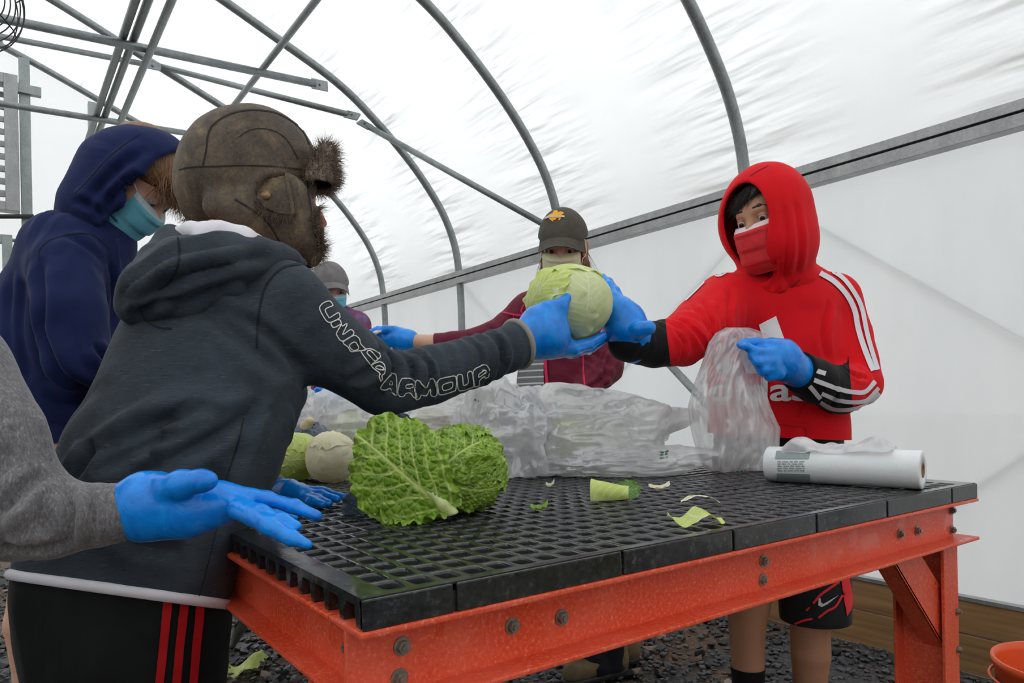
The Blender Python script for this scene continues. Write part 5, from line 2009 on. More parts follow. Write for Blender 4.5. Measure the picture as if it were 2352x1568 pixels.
for tr, pts, wd in ((tree_nh, [(400, 352), (382, 400), (350, 450), (310, 500), (282, 530)], 2.5), (tree_nh, [(320, 308), (280, 335), (240, 370), (200, 415), (170, 445)], 2.5),
                    (tree_n, [(128, 455), (160, 468), (200, 480), (235, 510)], 3), (tree_n, [(88, 600), (92, 570), (120, 548), (170, 536), (215, 540), (250, 570)], 3), (tree_n, [(90, 965), (130, 968), (200, 966)], 2.5)):
    v, f = ribbon(tr, pts, wd, .0012, step=6, across=2)
    if len(f):
        put('seam', v, f, M_NSEAM, nj)
MB().tube(catmull([W(268, 548, 1.60), W(272, 590, 1.60), W(276, 640, 1.60)], 5), .0035, 8).build('drawstring', M_NAVY, nj, True)
MB().tube([W(275, 632, 1.60), W(277, 646, 1.60)], [.004, .008], 8).build('drawstring_tassel', M_NAVY, nj, True)
legs_n = [[(140, 1030, 1.62, 90), (130, 1250, 1.60, 62), (70, 1370, 1.60, 44), (62, 1430, 1.60, 46), (70, 1560, 1.60, 34), (75, 1800, 1.62, 28), (78, 1880, 1.62, 24)],
          [(200, 1030, 1.70, 90), (215, 1250, 1.70, 62), (220, 1430, 1.70, 44), (225, 1560, 1.70, 40), (228, 1800, 1.72, 28)]]
bn = U([pchain([(q[0], q[1], q[2], q[3] * .78) for q in tn], .02, CF, .8), pchain([(q[0], q[1], q[2], q[3] * .62) for q in ra_n], .02), pchain([(q[0], q[1], q[2], q[3] * .62) for q in la_n], .02), cap(W(215, 525, 1.66), HN.w(0, -.03, -.06), .055, .05)] + [pchain(c, .02) for c in legs_n], .02)
lo, hi = bnds([W(*q[:3]) for q in tn + ra_n + la_n] + [W(*q[:3]) for c in legs_n for q in c], .12); lo[2] = .02
bv = surf(bn, lo, hi, .010, 1)
hv = head_mesh(HN, .0028, False)
V, F = merge([hv, bv])
put('body', V, F, M_SKIN_L, N)
eyes(HN, N, (.05, 1, -.5)); brows(HN, N, M_HAIR_B)
face_mask(HN, N, M_BLUEMASK, M_BLUEBAND, label='pale blue surgical mask')
hr = isect(ell(HN.w(0, -.013, .040), np.array([.081, .104, .092]) * .97, HN.M), plane(HN.w(0, .085, .040), HN.dirw(0, .45, -1)), .006)
lo, hi = bnds([HN.w(x, y, z) for x in (-.1, .1) for y in (-.13, .13) for z in (-.03, .15)], 0)
V, Q = surf(hr, lo, hi, .004, 1)
hairN = put('hair', V, Q, M_HAIR_B, N)
rt, dr = [], []
for i in range(420):
    x = RNG.uniform(-.07, .07); z = RNG.uniform(.045, .075)
    rt.append(HN.w(x, .085 - abs(x) * .35 + .006, z)); dr.append(HN.dirw(x * 2, .55, -.55))
strands('hair_fringe', rt, dr, .055, .0011, M_HAIR_B, hairN, .18, 5, 3, .25)
sf = U([pchain([(158, 985, 1.63, 96), (165, 1060, 1.64, 104)], .02, CF, .85), pchain([(142, 1060, 1.62, 78), (132, 1250, 1.60, 72)], .02), pchain([(200, 1060, 1.70, 78), (215, 1250, 1.70, 74)], .02)], .03)
lo, hi = bnds([W(158, 985, 1.63), W(132, 1270, 1.6), W(215, 1270, 1.7)], .13)
V, Q = surf(sf, lo, hi, .007, 2)
V = displace(V, Q, folds_fn([(W(150, 1060, 1.55), CU, .12, .004, .04)], .002, 10))
put('shorts', V, Q, M_SHORTG, N)
g1 = [[(325, 900, 1.62, 34), (370, 915, 1.66, 30)]]
f1 = [[(375, 905, 1.66, 14), (405, 915, 1.68, 9), (425, 930, 1.70, 8)], [(378, 918, 1.66, 14), (410, 930, 1.68, 9), (430, 945, 1.70, 8)], [(372, 928, 1.66, 13), (400, 944, 1.68, 9)], [(365, 935, 1.66, 12), (388, 955, 1.68, 8)], [(360, 900, 1.64, 13), (380, 890, 1.65, 9)]]
glove('glove', N, g1, f1, .0035, .006)
for c in legs_n:
    e = W(*c[-1][:3])
    g = isect(cap([e[0], e[1], .05], [e[0] + .16, e[1], .038], .046, .038), plane([0, 0, .003], [0, 0, -1]), .004)
    v, q = surf(g, *bnds([[e[0], e[1], 0], [e[0] + .17, e[1], .1]], .06), .007, 1)
    put('shoe', v, q, bpy.data.materials['dark_trainer'], N)

# ================================================================== person at the left edge: grey sleeve, gloved hand over the bench
def heather():
    t = NT('heather_grey_fleece')
    a = t.noise(320, 3, .7, stretch=(1, 1, .5)); b = t.noise(18, 3)
    c = t.ramp(a, [(.3, rgb(82, 80, 82)), (.55, rgb(116, 114, 116)), (.75, rgb(160, 158, 160))])
    c = t.mix(t.ramp(b, [(.4, (0, 0, 0, 1)), (.7, (.3, .3, .3, 1))]), c, rgb(92, 88, 88))
    return t.done(t.bsdf(c, .9, t.bump(a, .3, .0008), Sheen_Weight=.3))
M_HEATH = heather()
G_ = thing('person', 'person at left edge in heather grey sleeve, open gloved hand over bench', 'person', (-.52, .55, 0))
ua = [(-260, 700, .80, 150), (-120, 860, .78, 130), (-20, 1010, .76, 112), (40, 1160, .76, 100)]
fa = [(40, 1175, .76, 98), (130, 1190, .77, 84), (230, 1182, .775, 70), (300, 1172, .78, 62)]
tg = [(-430, 640, .86, 150), (-460, 800, .86, 230), (-470, 1000, .85, 240), (-480, 1250, .85, 240), (-480, 1420, .85, 240)]
f_g = U([pchain(ua, .02), pchain(fa, .02), pchain(tg, .02, CF, .8), cap(W(-430, 690, .86), W(-270, 710, .81), .09, .08)], .03)
lo, hi = bnds([W(*q[:3]) for q in ua + fa + tg], .15)
V, Q = surf(f_g, lo, hi, .0052, 2)
fgd = W(300, 1172, .78) - W(40, 1175, .76)
V = displace(V, Q, folds_fn([(W(150, 1150, .70), fgd, .06, .010, .026), (W(230, 1180, .72), fgd, .045, .008, .018), (W(60, 1120, .70), fgd + .03 * CU, .06, .010, .034), (W(80, 1260, .70), fgd, .05, .007, .03), (W(0, 1000, .68), CU, .1, .003, .05)], .0016, 14))
V = creases(V, Q, [([(150, 1108), (166, 1170), (160, 1250)], .006, .006), ([(195, 1112), (214, 1170), (205, 1258)], .006, .006), ([(235, 1112), (250, 1162), (244, 1240)], .005, .005), ([(108, 1088), (62, 1118), (20, 1158), (-20, 1190)], .009, .008), ([(0, 1250), (80, 1262), (160, 1244)], .006, .008),
    ([(118, 1120), (90, 1160), (95, 1230)], .006, .008), ([(60, 900), (75, 980), (95, 1060)], .004, .010), ([(265, 1118), (278, 1165), (270, 1225)], .004, .005)])
V, F = clip_keep(V, Q, W(302, 1172, .78), fgd)
V, F = clip_keep(V, F, W(-480, 1410, .85), [0, 0, -1])
gj = put('grey_sweatshirt', V, F, M_HEATH, G_)
# ribbed cuff
cu_ = U([cap(W(262, 1178, .777), W(312, 1170, .781), 68 * .78 / FPX, 60 * .78 / FPX)], .01)
v, q = surf(cu_, *bnds([W(262, 1178, .777), W(312, 1170, .781)], .05), .003, 1)
cax = unit(fgd)
v = displace(v, q, lambda P: .0013 * np.sin(np.arctan2((P - W(290, 1172, .78)) @ CU, (P - W(290, 1172, .78)) @ unit(np.cross(cax, CU))) * 46))
put('ribbed_cuff', v, q, M_HEATH, gj)
HG = Frame(W(-430, 420, .92), .85 * CR + .4 * CF, [0, 0, 1], 1.0)
lg = [[(-500, 1350, .85, 130), (-500, 1800, .85, 90), (-500, 2500, .85, 60), (-500, 2800, .85, 55)], [(-420, 1350, .88, 130), (-410, 1800, .88, 90), (-405, 2500, .88, 60), (-405, 2740, .88, 55)]]
bg = U([pchain([(q[0], q[1], q[2], q[3] * .8) for q in tg], .02, CF, .78), pchain([(q[0], q[1], q[2], q[3] * .65) for q in ua + fa], .02), cap(W(-430, 660, .86), HG.w(0, -.04, -.15), .07, .054)] + [pchain([(q[0], q[1], q[2], q[3] * .85) for q in c], .02) for c in lg], .03)
lo, hi = bnds([W(*q[:3]) for q in ua + fa + tg] + [W(*q[:3]) for c in lg for q in c], .14); lo[2] = .02
bv = surf(bg, lo, hi, .012, 1)
hv = head_mesh(HG, .005)
V, F = merge([hv, bv])
put('body', V, F, M_SKIN_L, G_)
eyes(HG, G_)
V, Q = surf(isect(ell(HG.w(0, -.014, .038), (.081, .103, .092), HG.M), plane(HG.w(0, .085, .050), HG.dirw(0, .5, -1)), .006), *bnds([HG.w(x, y, z) for x in (-.1, .1) for y in (-.13, .13) for z in (-.05, .15)], 0), .006, 1)
put('hair', V, Q, M_HAIR_D, G_)
pf = U([pchain(c, .02) for c in lg] + [pchain([(-475, 1340, .86, 225), (-470, 1480, .86, 225)], .02, CF, .8)], .03)
lo, hi = bnds([W(*q[:3]) for c in lg for q in c], .18); lo[2] = .05; hi[2] = W(0, 1340, .86)[2] + .06
V, Q = surf(pf, lo, hi, .010, 1)
put('jeans', V, Q, cloth('dark_denim', rgb(38, 46, 62), .85), G_)
for c in lg:
    e = W(*c[-1][:3])
    g = isect(cap([e[0], e[1], .05], [e[0] + .16, e[1] + .1, .038], .046, .038), plane([0, 0, .003], [0, 0, -1]), .004)
    v, q = surf(g, *bnds([[e[0], e[1], 0], [e[0] + .17, e[1] + .1, .1]], .06), .008, 1)
    put('shoe', v, q, bpy.data.materials['dark_trainer'], G_)
gg = [[(298, 1165, .78, 60), (345, 1160, .782, 66), (420, 1160, .79, 58), (500, 1150, .80, 46)], [(330, 1195, .782, 44), (430, 1190, .79, 38), (520, 1165, .80, 38)], [(330, 1130, .78, 40), (400, 1130, .782, 38)]]
fg = [[(350, 1130, .775, 36), (415, 1112, .762, 31), (462, 1104, .756, 26), (478, 1103, .754, 22)],
      [(535, 1136, .805, 24), (612, 1146, .80, 17), (676, 1163, .79, 15), (728, 1184, .78, 11)],
      [(530, 1156, .79, 24), (600, 1178, .775, 18), (650, 1196, .765, 16), (682, 1208, .76, 12)],
      [(545, 1170, .775, 22), (615, 1206, .755, 19), (668, 1234, .745, 18), (706, 1250, .740, 13)],
      [(550, 1150, .83, 20), (620, 1168, .84, 15), (672, 1188, .83, 12)]]
glove('glove', G_, gg, fg, .0024, .0045, wr=.0007)
# ================================================================== woman in maroon jacket and dark khaki cap
M_MAROON = cloth('maroon_softshell', rgb(104, 24, 48), .7, 800, .10, 16)
M_MAGENTA = simple('magenta_piping', rgb(206, 26, 82), .6)
M_CAP = cloth('dark_khaki_twill', rgb(84, 80, 72), .9, 700, .16, 22)
M_TEAL = simple('grey_tee_base', rgb(124, 126, 126), .9)


def tee_mat():
    t = NT('grey_striped_tee')
    s = t.node('ShaderNodeSeparateXYZ'); t.link(t.tc.outputs['Object'], s.inputs[0])
    w = t.math('FRACT', t.math('MULTIPLY', s.outputs['Z'], 44.0))
    c = t.ramp(w, [(0, rgb(116, 118, 119)), (.74, rgb(122, 124, 125)), (.78, rgb(214, 216, 216)), (.98, rgb(214, 216, 216)), (1, rgb(116, 118, 119))])
    return t.done(t.bsdf(c, .9))


M_TEE = tee_mat()
M_MASKY = cloth('pale_yellow_mask', rgb(204, 200, 164), .8, 400, .05, 40)
M_HAIR_L = hair_mat('honey_brown_hair', rgb(96, 68, 48), rgb(172, 132, 98))
MW = thing('person', 'woman in maroon jacket, dark cap with yellow horse emblem and pale mask', 'person', (1.72, 2.15, 0))
DM = 2.62
nm_ = unit(np.array([-.8, -.6, 0]))
tm = [(1290, 668, DM, 60), (1292, 720, DM, 92), (1290, 800, DM, 98), (1285, 900, DM, 100), (1283, 1000, DM, 104)]
ra_m = [(1212, 715, 2.58, 40), (1150, 765, 2.58, 36), (1080, 788, 2.60, 31), (1000, 788, 2.62, 24)]
la_m = [(1368, 725, 2.66, 46), (1398, 800, 2.62, 41), (1395, 845, 2.56, 36), (1340, 900, 2.46, 28), (1290, 940, 2.40, 24)]
f_m = U([U([pchain(tm, .02, nm_, .72), cap(W(1290, 700, DM), W(1215, 712, 2.58), .085, .062), cap(W(1290, 700, DM), W(1365, 722, 2.66), .085, .068)], .04), pchain(ra_m, .02), pchain(la_m, .02)], .022)
lo, hi = bnds([W(*q[:3]) for q in tm + ra_m + la_m], .17)
V, Q = surf(f_m, lo, hi, .0068, 2)
md = W(1000, 788, 2.62) - W(1150, 765, 2.58)
V = displace(V, Q, folds_fn([(W(1110, 775, 2.55), md, .10, .006, .05), (W(1190, 730, 2.5), md, .08, .006, .05), (W(1390, 850, 2.5), CU + .5 * CR, .10, .007, .045), (W(1330, 880, 2.5), CU + CR, .1, .004, .05)], .003, 9))
V = creases(V, Q, [([(1120, 745), (1135, 775), (1130, 815)], .008, .012), ([(1075, 765), (1085, 790), (1080, 815)], .007, .011), ([(1165, 720), (1185, 750), (1190, 790)], .008, .013), ([(1415, 810), (1395, 835), (1380, 880)], .010, .014), ([(1400, 850), (1370, 880), (1330, 900)], .008, .012), ([(1385, 800), (1370, 850), (1340, 880)], .008, .012)])
V, F = clip_keep(V, Q, W(1002, 788, 2.62), md)
# open front: cut a long gap where the tee shows
mj = put('maroon_jacket', V, F, M_MAROON, MW)
tree_m = bvh((V, F))
v, f = patch(tree_m, [(1204, 800), (1252, 800), (1250, 850), (1252, 900), (1254, 990), (1188, 990), (1186, 920), (1194, 850)], .006, 10)
put('striped_tee', v, f, M_TEE, MW)
for pts, wd in (([(1252, 800), (1256, 860), (1262, 935), (1264, 985)], 7), ([(1180, 835), (1178, 880), (1176, 935), (1175, 985)], 6)):
    v, f = ribbon(tree_m, pts, wd, .007, step=7, across=2)
    put('zip_piping', v, f, M_MAGENTA, mj)
for pts, wd in (([(1142, 714), (1160, 718), (1196, 724), (1208, 720)], 4), ([(1180, 724), (1182, 760)], 3), ([(1338, 810), (1340, 850), (1344, 900)], 4), ([(1203, 700), (1196, 715), (1206, 726)], 3)):
    v, f = ribbon(tree_m, pts, wd, .002, step=6, across=2)
    if len(f):
        put('piping', v, f, M_MAGENTA, mj)
HM = Frame(W(1293, 569, DM), -unit(ray(1293, 560)) - .10 * CR + np.array([0, 0, -.16]), [0, 0, 1.0] + .04 * CR, 1.02)
lm = [[(1250, 1000, 2.66, 62), (1250, 1250, 2.66, 48), (1335, 1450, 2.60, 34), (1370, 1540, 2.57, 30)], [(1330, 1000, 2.70, 62), (1345, 1250, 2.68, 48), (1400, 1450, 2.62, 34), (1406, 1530, 2.60, 30)]]
bm_ = U([pchain([(q[0], q[1], q[2], q[3] * .74) for q in tm], .02, nm_, .66), pchain([(q[0], q[1], q[2], q[3] * .62) for q in la_m], .02), pchain([(1212, 715, 2.58, 26), (1080, 788, 2.60, 22), (1000, 788, 2.62, 20), (930, 782, 2.66, 16)], .02), cap(W(1291, 690, DM), HM.w(0, -.04, -.15), .07, .05)] + [pchain([(q[0], q[1], q[2], q[3] * .8) for q in c], .02) for c in lm], .02)
lo, hi = bnds([W(*q[:3]) for q in tm + ra_m + la_m] + [W(930, 782, 2.66)] + [W(*q[:3]) for c in lm for q in c], .12); lo[2] = .03
bv = surf(bm_, lo, hi, .0095, 2)
hv = head_mesh(HM, .0036)
V, F = merge([hv, bv])
put('body', V, F, M_SKIN_L, MW)
eyes(HM, MW, (0, 1, -.1)); brows(HM, MW, M_HAIR_L)
face_mask(HM, MW, M_MASKY, None, label='pale yellow pleated face mask')


def ballcap(H, parent, m, lab, brim_m=None, tilt=0.0, size=1.0):
    dome = isect(ell(H.w(0, -.012, .034), np.array([.090, .112, .106]) * size * H.S, H.M), plane(H.w(0, 0, .036), H.dirw(0, tilt, -1)), .006)
    inner = ell(H.w(0, -.012, .030), np.array([.082, .104, .096]) * size * H.S, H.M)
    dome = sub(dome, inner, .003)
    pts = [H.w(x, y, z) for x in (-.11, .11) for y in (-.15, .12) for z in (.0, .16)]
    V, Q = surf(dome, *bnds(pts, 0), .0036, 1)
    V = displace(V, Q, lambda P: .0012 * fbm(P * 22, 2))
    c = put('cap', V, Q, m, parent, label=lab)
    tr = bvh((V, Q))
    nu, nv = 25, 12
    G = np.zeros((nu, nv, 3))
    for i in range(nu):
        a = (i / (nu - 1) * 2 - 1) * math.radians(66)
        for j in range(nv):
            t = j / (nv - 1)
            r = 1 + t * .56 * math.cos(a) ** .8
            x = .084 * math.sin(a) * (1 + .10 * t); y = -.012 + .104 * math.cos(a) * r
            z = .052 - .024 * t - .050 * (math.sin(a) ** 2) * (.35 + .65 * t)
            G[i, j] = H.w(x * size, y * size, z)
    sheet_solid(G, .0035, 'brim', brim_m or m, c)
    MB().tube([H.w(0, -.012, .132), H.w(0, -.012, .137)], .006, 10).build('top_button', m, c, True)
    return c, tr


capm, tr_cap = ballcap(HM, MW, M_CAP, 'dark khaki baseball cap with a yellow horse and rider emblem', None, -.10)
M_GOLD = simple('yellow_embroidery', rgb(240, 172, 28), .7)
# emblem: galloping horse and rider with a pale banner
E0 = lambda L: [(1180 + x * .1403, 460 + y * .1403) for x, y in L]
for poly, mm in ((E0([(560, 262), (600, 235), (640, 218), (660, 180), (700, 170), (726, 180), (720, 205), (760, 190), (800, 196), (826, 222), (800, 232), (790, 258), (770, 275), (775, 300), (750, 330), (725, 330), (745, 300), (700, 300), (690, 325), (655, 330), (640, 320), (660, 352), (640, 350), (600, 320), (580, 300), (610, 285)]), M_GOLD),
                 (E0([(505, 305), (540, 275), (620, 255), (760, 258), (830, 258), (832, 290), (740, 284), (600, 290), (530, 312)]), simple('pale_banner', rgb(214, 190, 170), .8))):
    v, f = patch(tr_cap, poly, .0028 if mm is M_GOLD else .0042, 3.2)
    if len(f):
        put('cap_emblem', v, f, mm, capm)
rt, dr = [], []
for i in range(520):
    s = 1 if RNG.random() < .3 else -1
    rt.append(HM.w(s * RNG.uniform(.062, .078), RNG.uniform(-.09, -.03), RNG.uniform(-.06, .0))); dr.append(HM.dirw(s * .25, .05, -1))
hairM = U([cap(HM.w(-.064, -.045, -.0), HM.w(-.072, -.03, -.10), .026, .016), cap(HM.w(.064, -.055, -.0), HM.w(.066, -.04, -.11), .022, .010), ell(HM.w(0, -.05, .0), (.070, .062, .075), HM.M)], .02)
V, Q = surf(hairM, *bnds([HM.w(x, y, z) for x in (-.11, .11) for y in (-.13, .02) for z in (-.14, .09)], 0), .0045, 1)
hm = put('hair', V, Q, M_HAIR_L, MW)
strands('loose_hair', rt, dr, .10, .0010, M_HAIR_L, hm, .14, 6, 12, .22, .12)
# trousers, boots
M_DARKPANT = cloth('dark_trousers', rgb(22, 24, 30), .85)
pf = U([pchain([(1288, 930, DM + .03, 90), (1288, 1010, 2.66, 98)], .02, nm_, .75)] + [pchain(c, .02) for c in lm], .03)
lo, hi = bnds([W(*q[:3]) for c in lm for q in c] + [W(1288, 930, DM)], .17); lo[2] = .02
V, Q = surf(pf, lo, hi, .008, 1)
V = displace(V, Q, folds_fn([(W(1390, 1500, 2.5), CU, .12, .008, .05)], .003, 9))
put('trousers', V, Q, M_DARKPANT, MW)
M_CARDLACE = simple('boot_lace', rgb(70, 58, 44), .8)
M_BOOT = simple('tan_boot', rgb(112, 94, 66), .7, 60, .3, .002, .25, 20)
for hx_, tx_, sh_ in (((1412, 1546), (1318, 1572), 0), ((1440, 1520), (1360, 1532), 1)):
    h0 = at_z(*hx_, .0); t0 = at_z(*tx_, .0)
    g = U([cap([h0[0], h0[1], .055], [t0[0], t0[1], .040], .046, .040), cap([h0[0], h0[1], .05], [h0[0], h0[1], .15], .048, .046)], .025)
    g = isect(g, plane([0, 0, .022], [0, 0, -1]), .006)
    lo, hi = bnds([h0, t0], .07); lo[2] = -.005; hi[2] = .17
    v, q = surf(g, lo, hi, .0045, 1)
    bt_ = put('boot', v, q, M_BOOT, MW)
    g = isect(isect(cap([h0[0], h0[1], .02], [t0[0], t0[1], .02], .050, .044), plane([0, 0, .003], [0, 0, -1]), .003), plane([0, 0, .026], [0, 0, 1]), .003)
    v, q = surf(g, lo, hi, .0045, 1)
    put('sole', v, q, M_DARK, bt_)
    for k in range(4):
        c_ = h0 + (t0 - h0) * (.35 + .12 * k); c_[2] = .096 - .012 * k
        sd = unit(np.cross(t0 - h0, [0, 0, 1])) * .026
        MB().tube(catmull([c_ - sd, c_ + [0, 0, .006], c_ + sd], 4), .0028, 6).build('lace', M_CARDLACE, bt_, True)
    f_ = cap([h0[0], h0[1], .11], [h0[0] + .02, h0[1] + .03, .42], .066, .075)
    v, q = surf(f_, *bnds([h0 + [0, 0, .07], h0 + [.03, .04, .45]], .10), .007, 1)
    v = displace(v, q, folds_fn([(h0 + [0, 0, .12], [0, 0, 1], .1, .008, .04)], .003, 9))
    v, q = clip_keep(v, q, [0, 0, .085], [.1, 0, -1])
    put('trouser_leg', v, q, M_DARKPANT, MW)
gm = [[(938, 782, 2.655, 26), (905, 776, 2.67, 27), (885, 774, 2.68, 22)]]
fm = [[(890, 762, 2.67, 14), (868, 758, 2.66, 9), (850, 764, 2.655, 7)], [(882, 768, 2.67, 13), (862, 772, 2.655, 9), (848, 782, 2.65, 7)], [(885, 780, 2.675, 13), (864, 786, 2.66, 9), (855, 796, 2.65, 7)], [(892, 788, 2.68, 12), (872, 796, 2.67, 8)], [(908, 760, 2.65, 12), (884, 756, 2.63, 9), (866, 764, 2.62, 7)]]
glove('glove', MW, gm, fm, .0036, .006)
gm2 = [[(1290, 940, 2.40, 24), (1262, 962, 2.37, 24)]]
glove('glove', MW, gm2, [[(1262, 955, 2.37, 12), (1240, 968, 2.35, 8)], [(1260, 962, 2.37, 12), (1238, 978, 2.35, 8)], [(1262, 970, 2.37, 11), (1244, 988, 2.35, 8)], [(1268, 974, 2.37, 10), (1254, 992, 2.36, 7)], [(1274, 948, 2.37, 11), (1256, 944, 2.36, 8)]], .0045, .006)

# ================================================================== woman in light grey cap and purple plaid jacket, at the far end
def plaid():
    t = NT('purple_plaid_fleece')
    a = t.noise(9, 3, .5, stretch=(1, 1, .5)); b = t.noise(22, 2)
    c = t.ramp(a, [(.35, rgb(70, 40, 84)), (.5, rgb(112, 62, 112)), (.6, rgb(128, 40, 78)), (.72, rgb(92, 120, 160))])
    return t.done(t.bsdf(t.mix(.3, c, t.ramp(b, [(.4, rgb(60, 36, 76)), (.7, rgb(150, 96, 150))])), .85))
M_PLAID = plaid()
M_CAPG = cloth('light_grey_cap', rgb(122, 118, 118), .9, 600, .22, 26)
K = thing('person', 'woman in light grey cap, blue mask and purple plaid jacket at far end', 'person', (1.12, 3.33, 0))
DK = 3.42
tk = [(752, 735, DK, 52), (758, 768, DK, 76), (762, 860, DK, 78), (760, 960, DK, 80), (760, 1020, DK, 82)]
rk = [(822, 746, 3.40, 30), (832, 850, 3.34, 26), (790, 912, 3.10, 22), (772, 918, 3.02, 18)]
lk = [(695, 752, 3.44, 28), (690, 860, 3.36, 26), (706, 918, 3.12, 20)]
f_k = U([U([pchain(tk, .02, CF, .75), cap(W(756, 742, DK), W(818, 748, 3.41), .07, .060), cap(W(756, 742, DK), W(696, 754, 3.44), .07, .056)], .04), pchain(rk, .02), pchain(lk, .02)], .022)
lo, hi = bnds([W(*q[:3]) for q in tk + rk + lk], .18)
V, Q = surf(f_k, lo, hi, .010, 1)
kj = put('plaid_jacket', V, Q, M_PLAID, K)
HK = Frame(W(757, 668, DK), -unit(ray(757, 655)) + .22 * CR + np.array([0, 0, -.10]), [0, 0, 1], 1.0)
lkk = [[(735, 1010, DK + .02, 50), (735, 1200, DK, 38), (735, 1390, DK, 26)], [(785, 1010, DK + .02, 50), (788, 1200, DK, 38), (790, 1390, DK, 26)]]
bk = U([pchain([(q[0], q[1], q[2], q[3] * .75) for q in tk], .02, CF, .7), cap(W(756, 752, DK), HK.w(0, -.04, -.15), .06, .05)] + [pchain([(q[0], q[1], q[2], q[3] * .8) for q in c], .02) for c in lkk] + [pchain([(q[0], q[1], q[2], q[3] * .6) for q in c], .02) for c in (rk, lk)], .02)
lo, hi = bnds([W(*q[:3]) for q in tk] + [W(*q[:3]) for c in lkk + [rk, lk] for q in c], .12); lo[2] = .03
bv = surf(bk, lo, hi, .012, 1)
V, F = merge([head_mesh(HK, .004), bv])
put('body', V, F, M_SKIN_L, K)
eyes(HK, K, (-.25, 1, .0)); brows(HK, K, M_HAIR_D)
face_mask(HK, K, M_BLUEMASK, M_BLUEBAND, label='pale blue surgical mask')
capk, trk = ballcap(HK, K, M_CAPG, 'light grey cap with swirl pattern on the brim', None, -.12)
V, Q = surf(U([ell(HK.w(0, -.045, .0), (.072, .066, .08), HK.M)], .01), *bnds([HK.w(x, y, z) for x in (-.1, .1) for y in (-.13, .03) for z in (-.1, .09)], 0), .006, 1)
put('hair', V, Q, M_HAIR_L, K)
pf = U([pchain([(760, 985, DK, 74), (760, 1030, DK, 76)], .02, CF, .78)] + [pchain(c, .02) for c in lkk], .03)
lo, hi = bnds([W(*q[:3]) for c in lkk for q in c] + [W(760, 985, DK)], .17); lo[2] = .02
V, Q = surf(pf, lo, hi, .012, 1)
put('trousers', V, Q, M_DARKPANT, K)
for c in lkk:
    e = W(*c[-1][:3])
    g = isect(cap([e[0], e[1], .05], [e[0] - .05, e[1] - .16, .04], .046, .038), plane([0, 0, .003], [0, 0, -1]), .004)
    v, q = surf(g, *bnds([[e[0], e[1], 0], [e[0] - .06, e[1] - .17, .1]], .06), .008, 1)
    put('shoe', v, q, bpy.data.materials['dark_trainer'], K)
glove('glove', K, [[(776, 916, 3.02, 20), (745, 912, 2.97, 21), (728, 912, 2.95, 18)]], [[(728, 904, 2.94, 9), (712, 906, 2.92, 6)], [(726, 912, 2.94, 9), (708, 914, 2.92, 6)], [(728, 920, 2.94, 9), (712, 926, 2.92, 6)], [(734, 926, 2.95, 8), (720, 934, 2.93, 6)], [(742, 900, 2.95, 8), (728, 894, 2.93, 6)]], .004, .006)
glove('glove', K, [[(706, 918, 3.12, 18), (722, 930, 3.05, 18)]], [[(724, 926, 3.04, 8), (738, 932, 3.0, 6)], [(724, 932, 3.04, 8), (738, 940, 3.0, 6)], [(722, 938, 3.04, 8), (734, 946, 3.0, 6)], [(718, 942, 3.05, 8), (726, 950, 3.02, 6)], [(716, 920, 3.06, 8), (730, 916, 3.03, 6)]], .005, .006)
# ================================================================== cabbages, leaves, bags and the rest on the bench
def leaf_mat(name, dark, mid, vein, rough=.42, trans=.25, cell=0.0):
    t = NT(name)
    a = t.attr('vein'); e = t.attr('edge')
    n = t.noise(45, 4, .6)
    c = t.ramp(n, [(.3, dark), (.7, mid)])
    c = t.mix(t.math('MULTIPLY', e, .55), c, mid)
    c = t.mix(a, c, vein)
    nm = t.bump(t.noise(130, 3), .25, .0012)
    p = t.bsdf(c, rough, nm, Specular_IOR_Level=.4)
    tr = t.node('ShaderNodeBsdfTranslucent'); t.link(c, tr.inputs['Color'])
    mx = t.node('ShaderNodeMixShader'); mx.inputs[0].default_value = trans
    t.link(p, mx.inputs[1]); t.link(tr.outputs[0], mx.inputs[2])
    return t.done(mx.outputs[0])


M_PALE = leaf_mat('pale_green_cabbage', rgb(220, 231, 158), rgb(238, 244, 194), rgb(250, 252, 232))
M_LIME = leaf_mat('lime_cabbage_leaf', rgb(200, 222, 100), rgb(228, 240, 146), rgb(246, 250, 210))
M_SAVOY = leaf_mat('savoy_green', rgb(84, 124, 30), rgb(140, 178, 48), rgb(210, 224, 132), .36, .12)
M_SAVOY2 = leaf_mat('savoy_head_green', rgb(86, 120, 40), rgb(140, 170, 64), rgb(196, 212, 126), .4, .05)
M_CREAM = leaf_mat('cream_cabbage', rgb(242, 236, 190), rgb(252, 248, 220), rgb(252, 250, 232))
M_PURPLE = leaf_mat('purple_cabbage', rgb(58, 44, 70), rgb(98, 84, 112), rgb(142, 128, 152), .35, .05)
M_SLATE = leaf_mat('slate_cabbage_leaf', rgb(44, 54, 66), rgb(92, 106, 122), rgb(120, 132, 146), .35, .05)
M_RIB = simple('pale_green_rib', rgb(206, 216, 150), .5, 60, .3, .002, .1, 30)
M_STEM = simple('cut_stem', rgb(222, 206, 160), .6, 60, .3, .002, .12, 30)


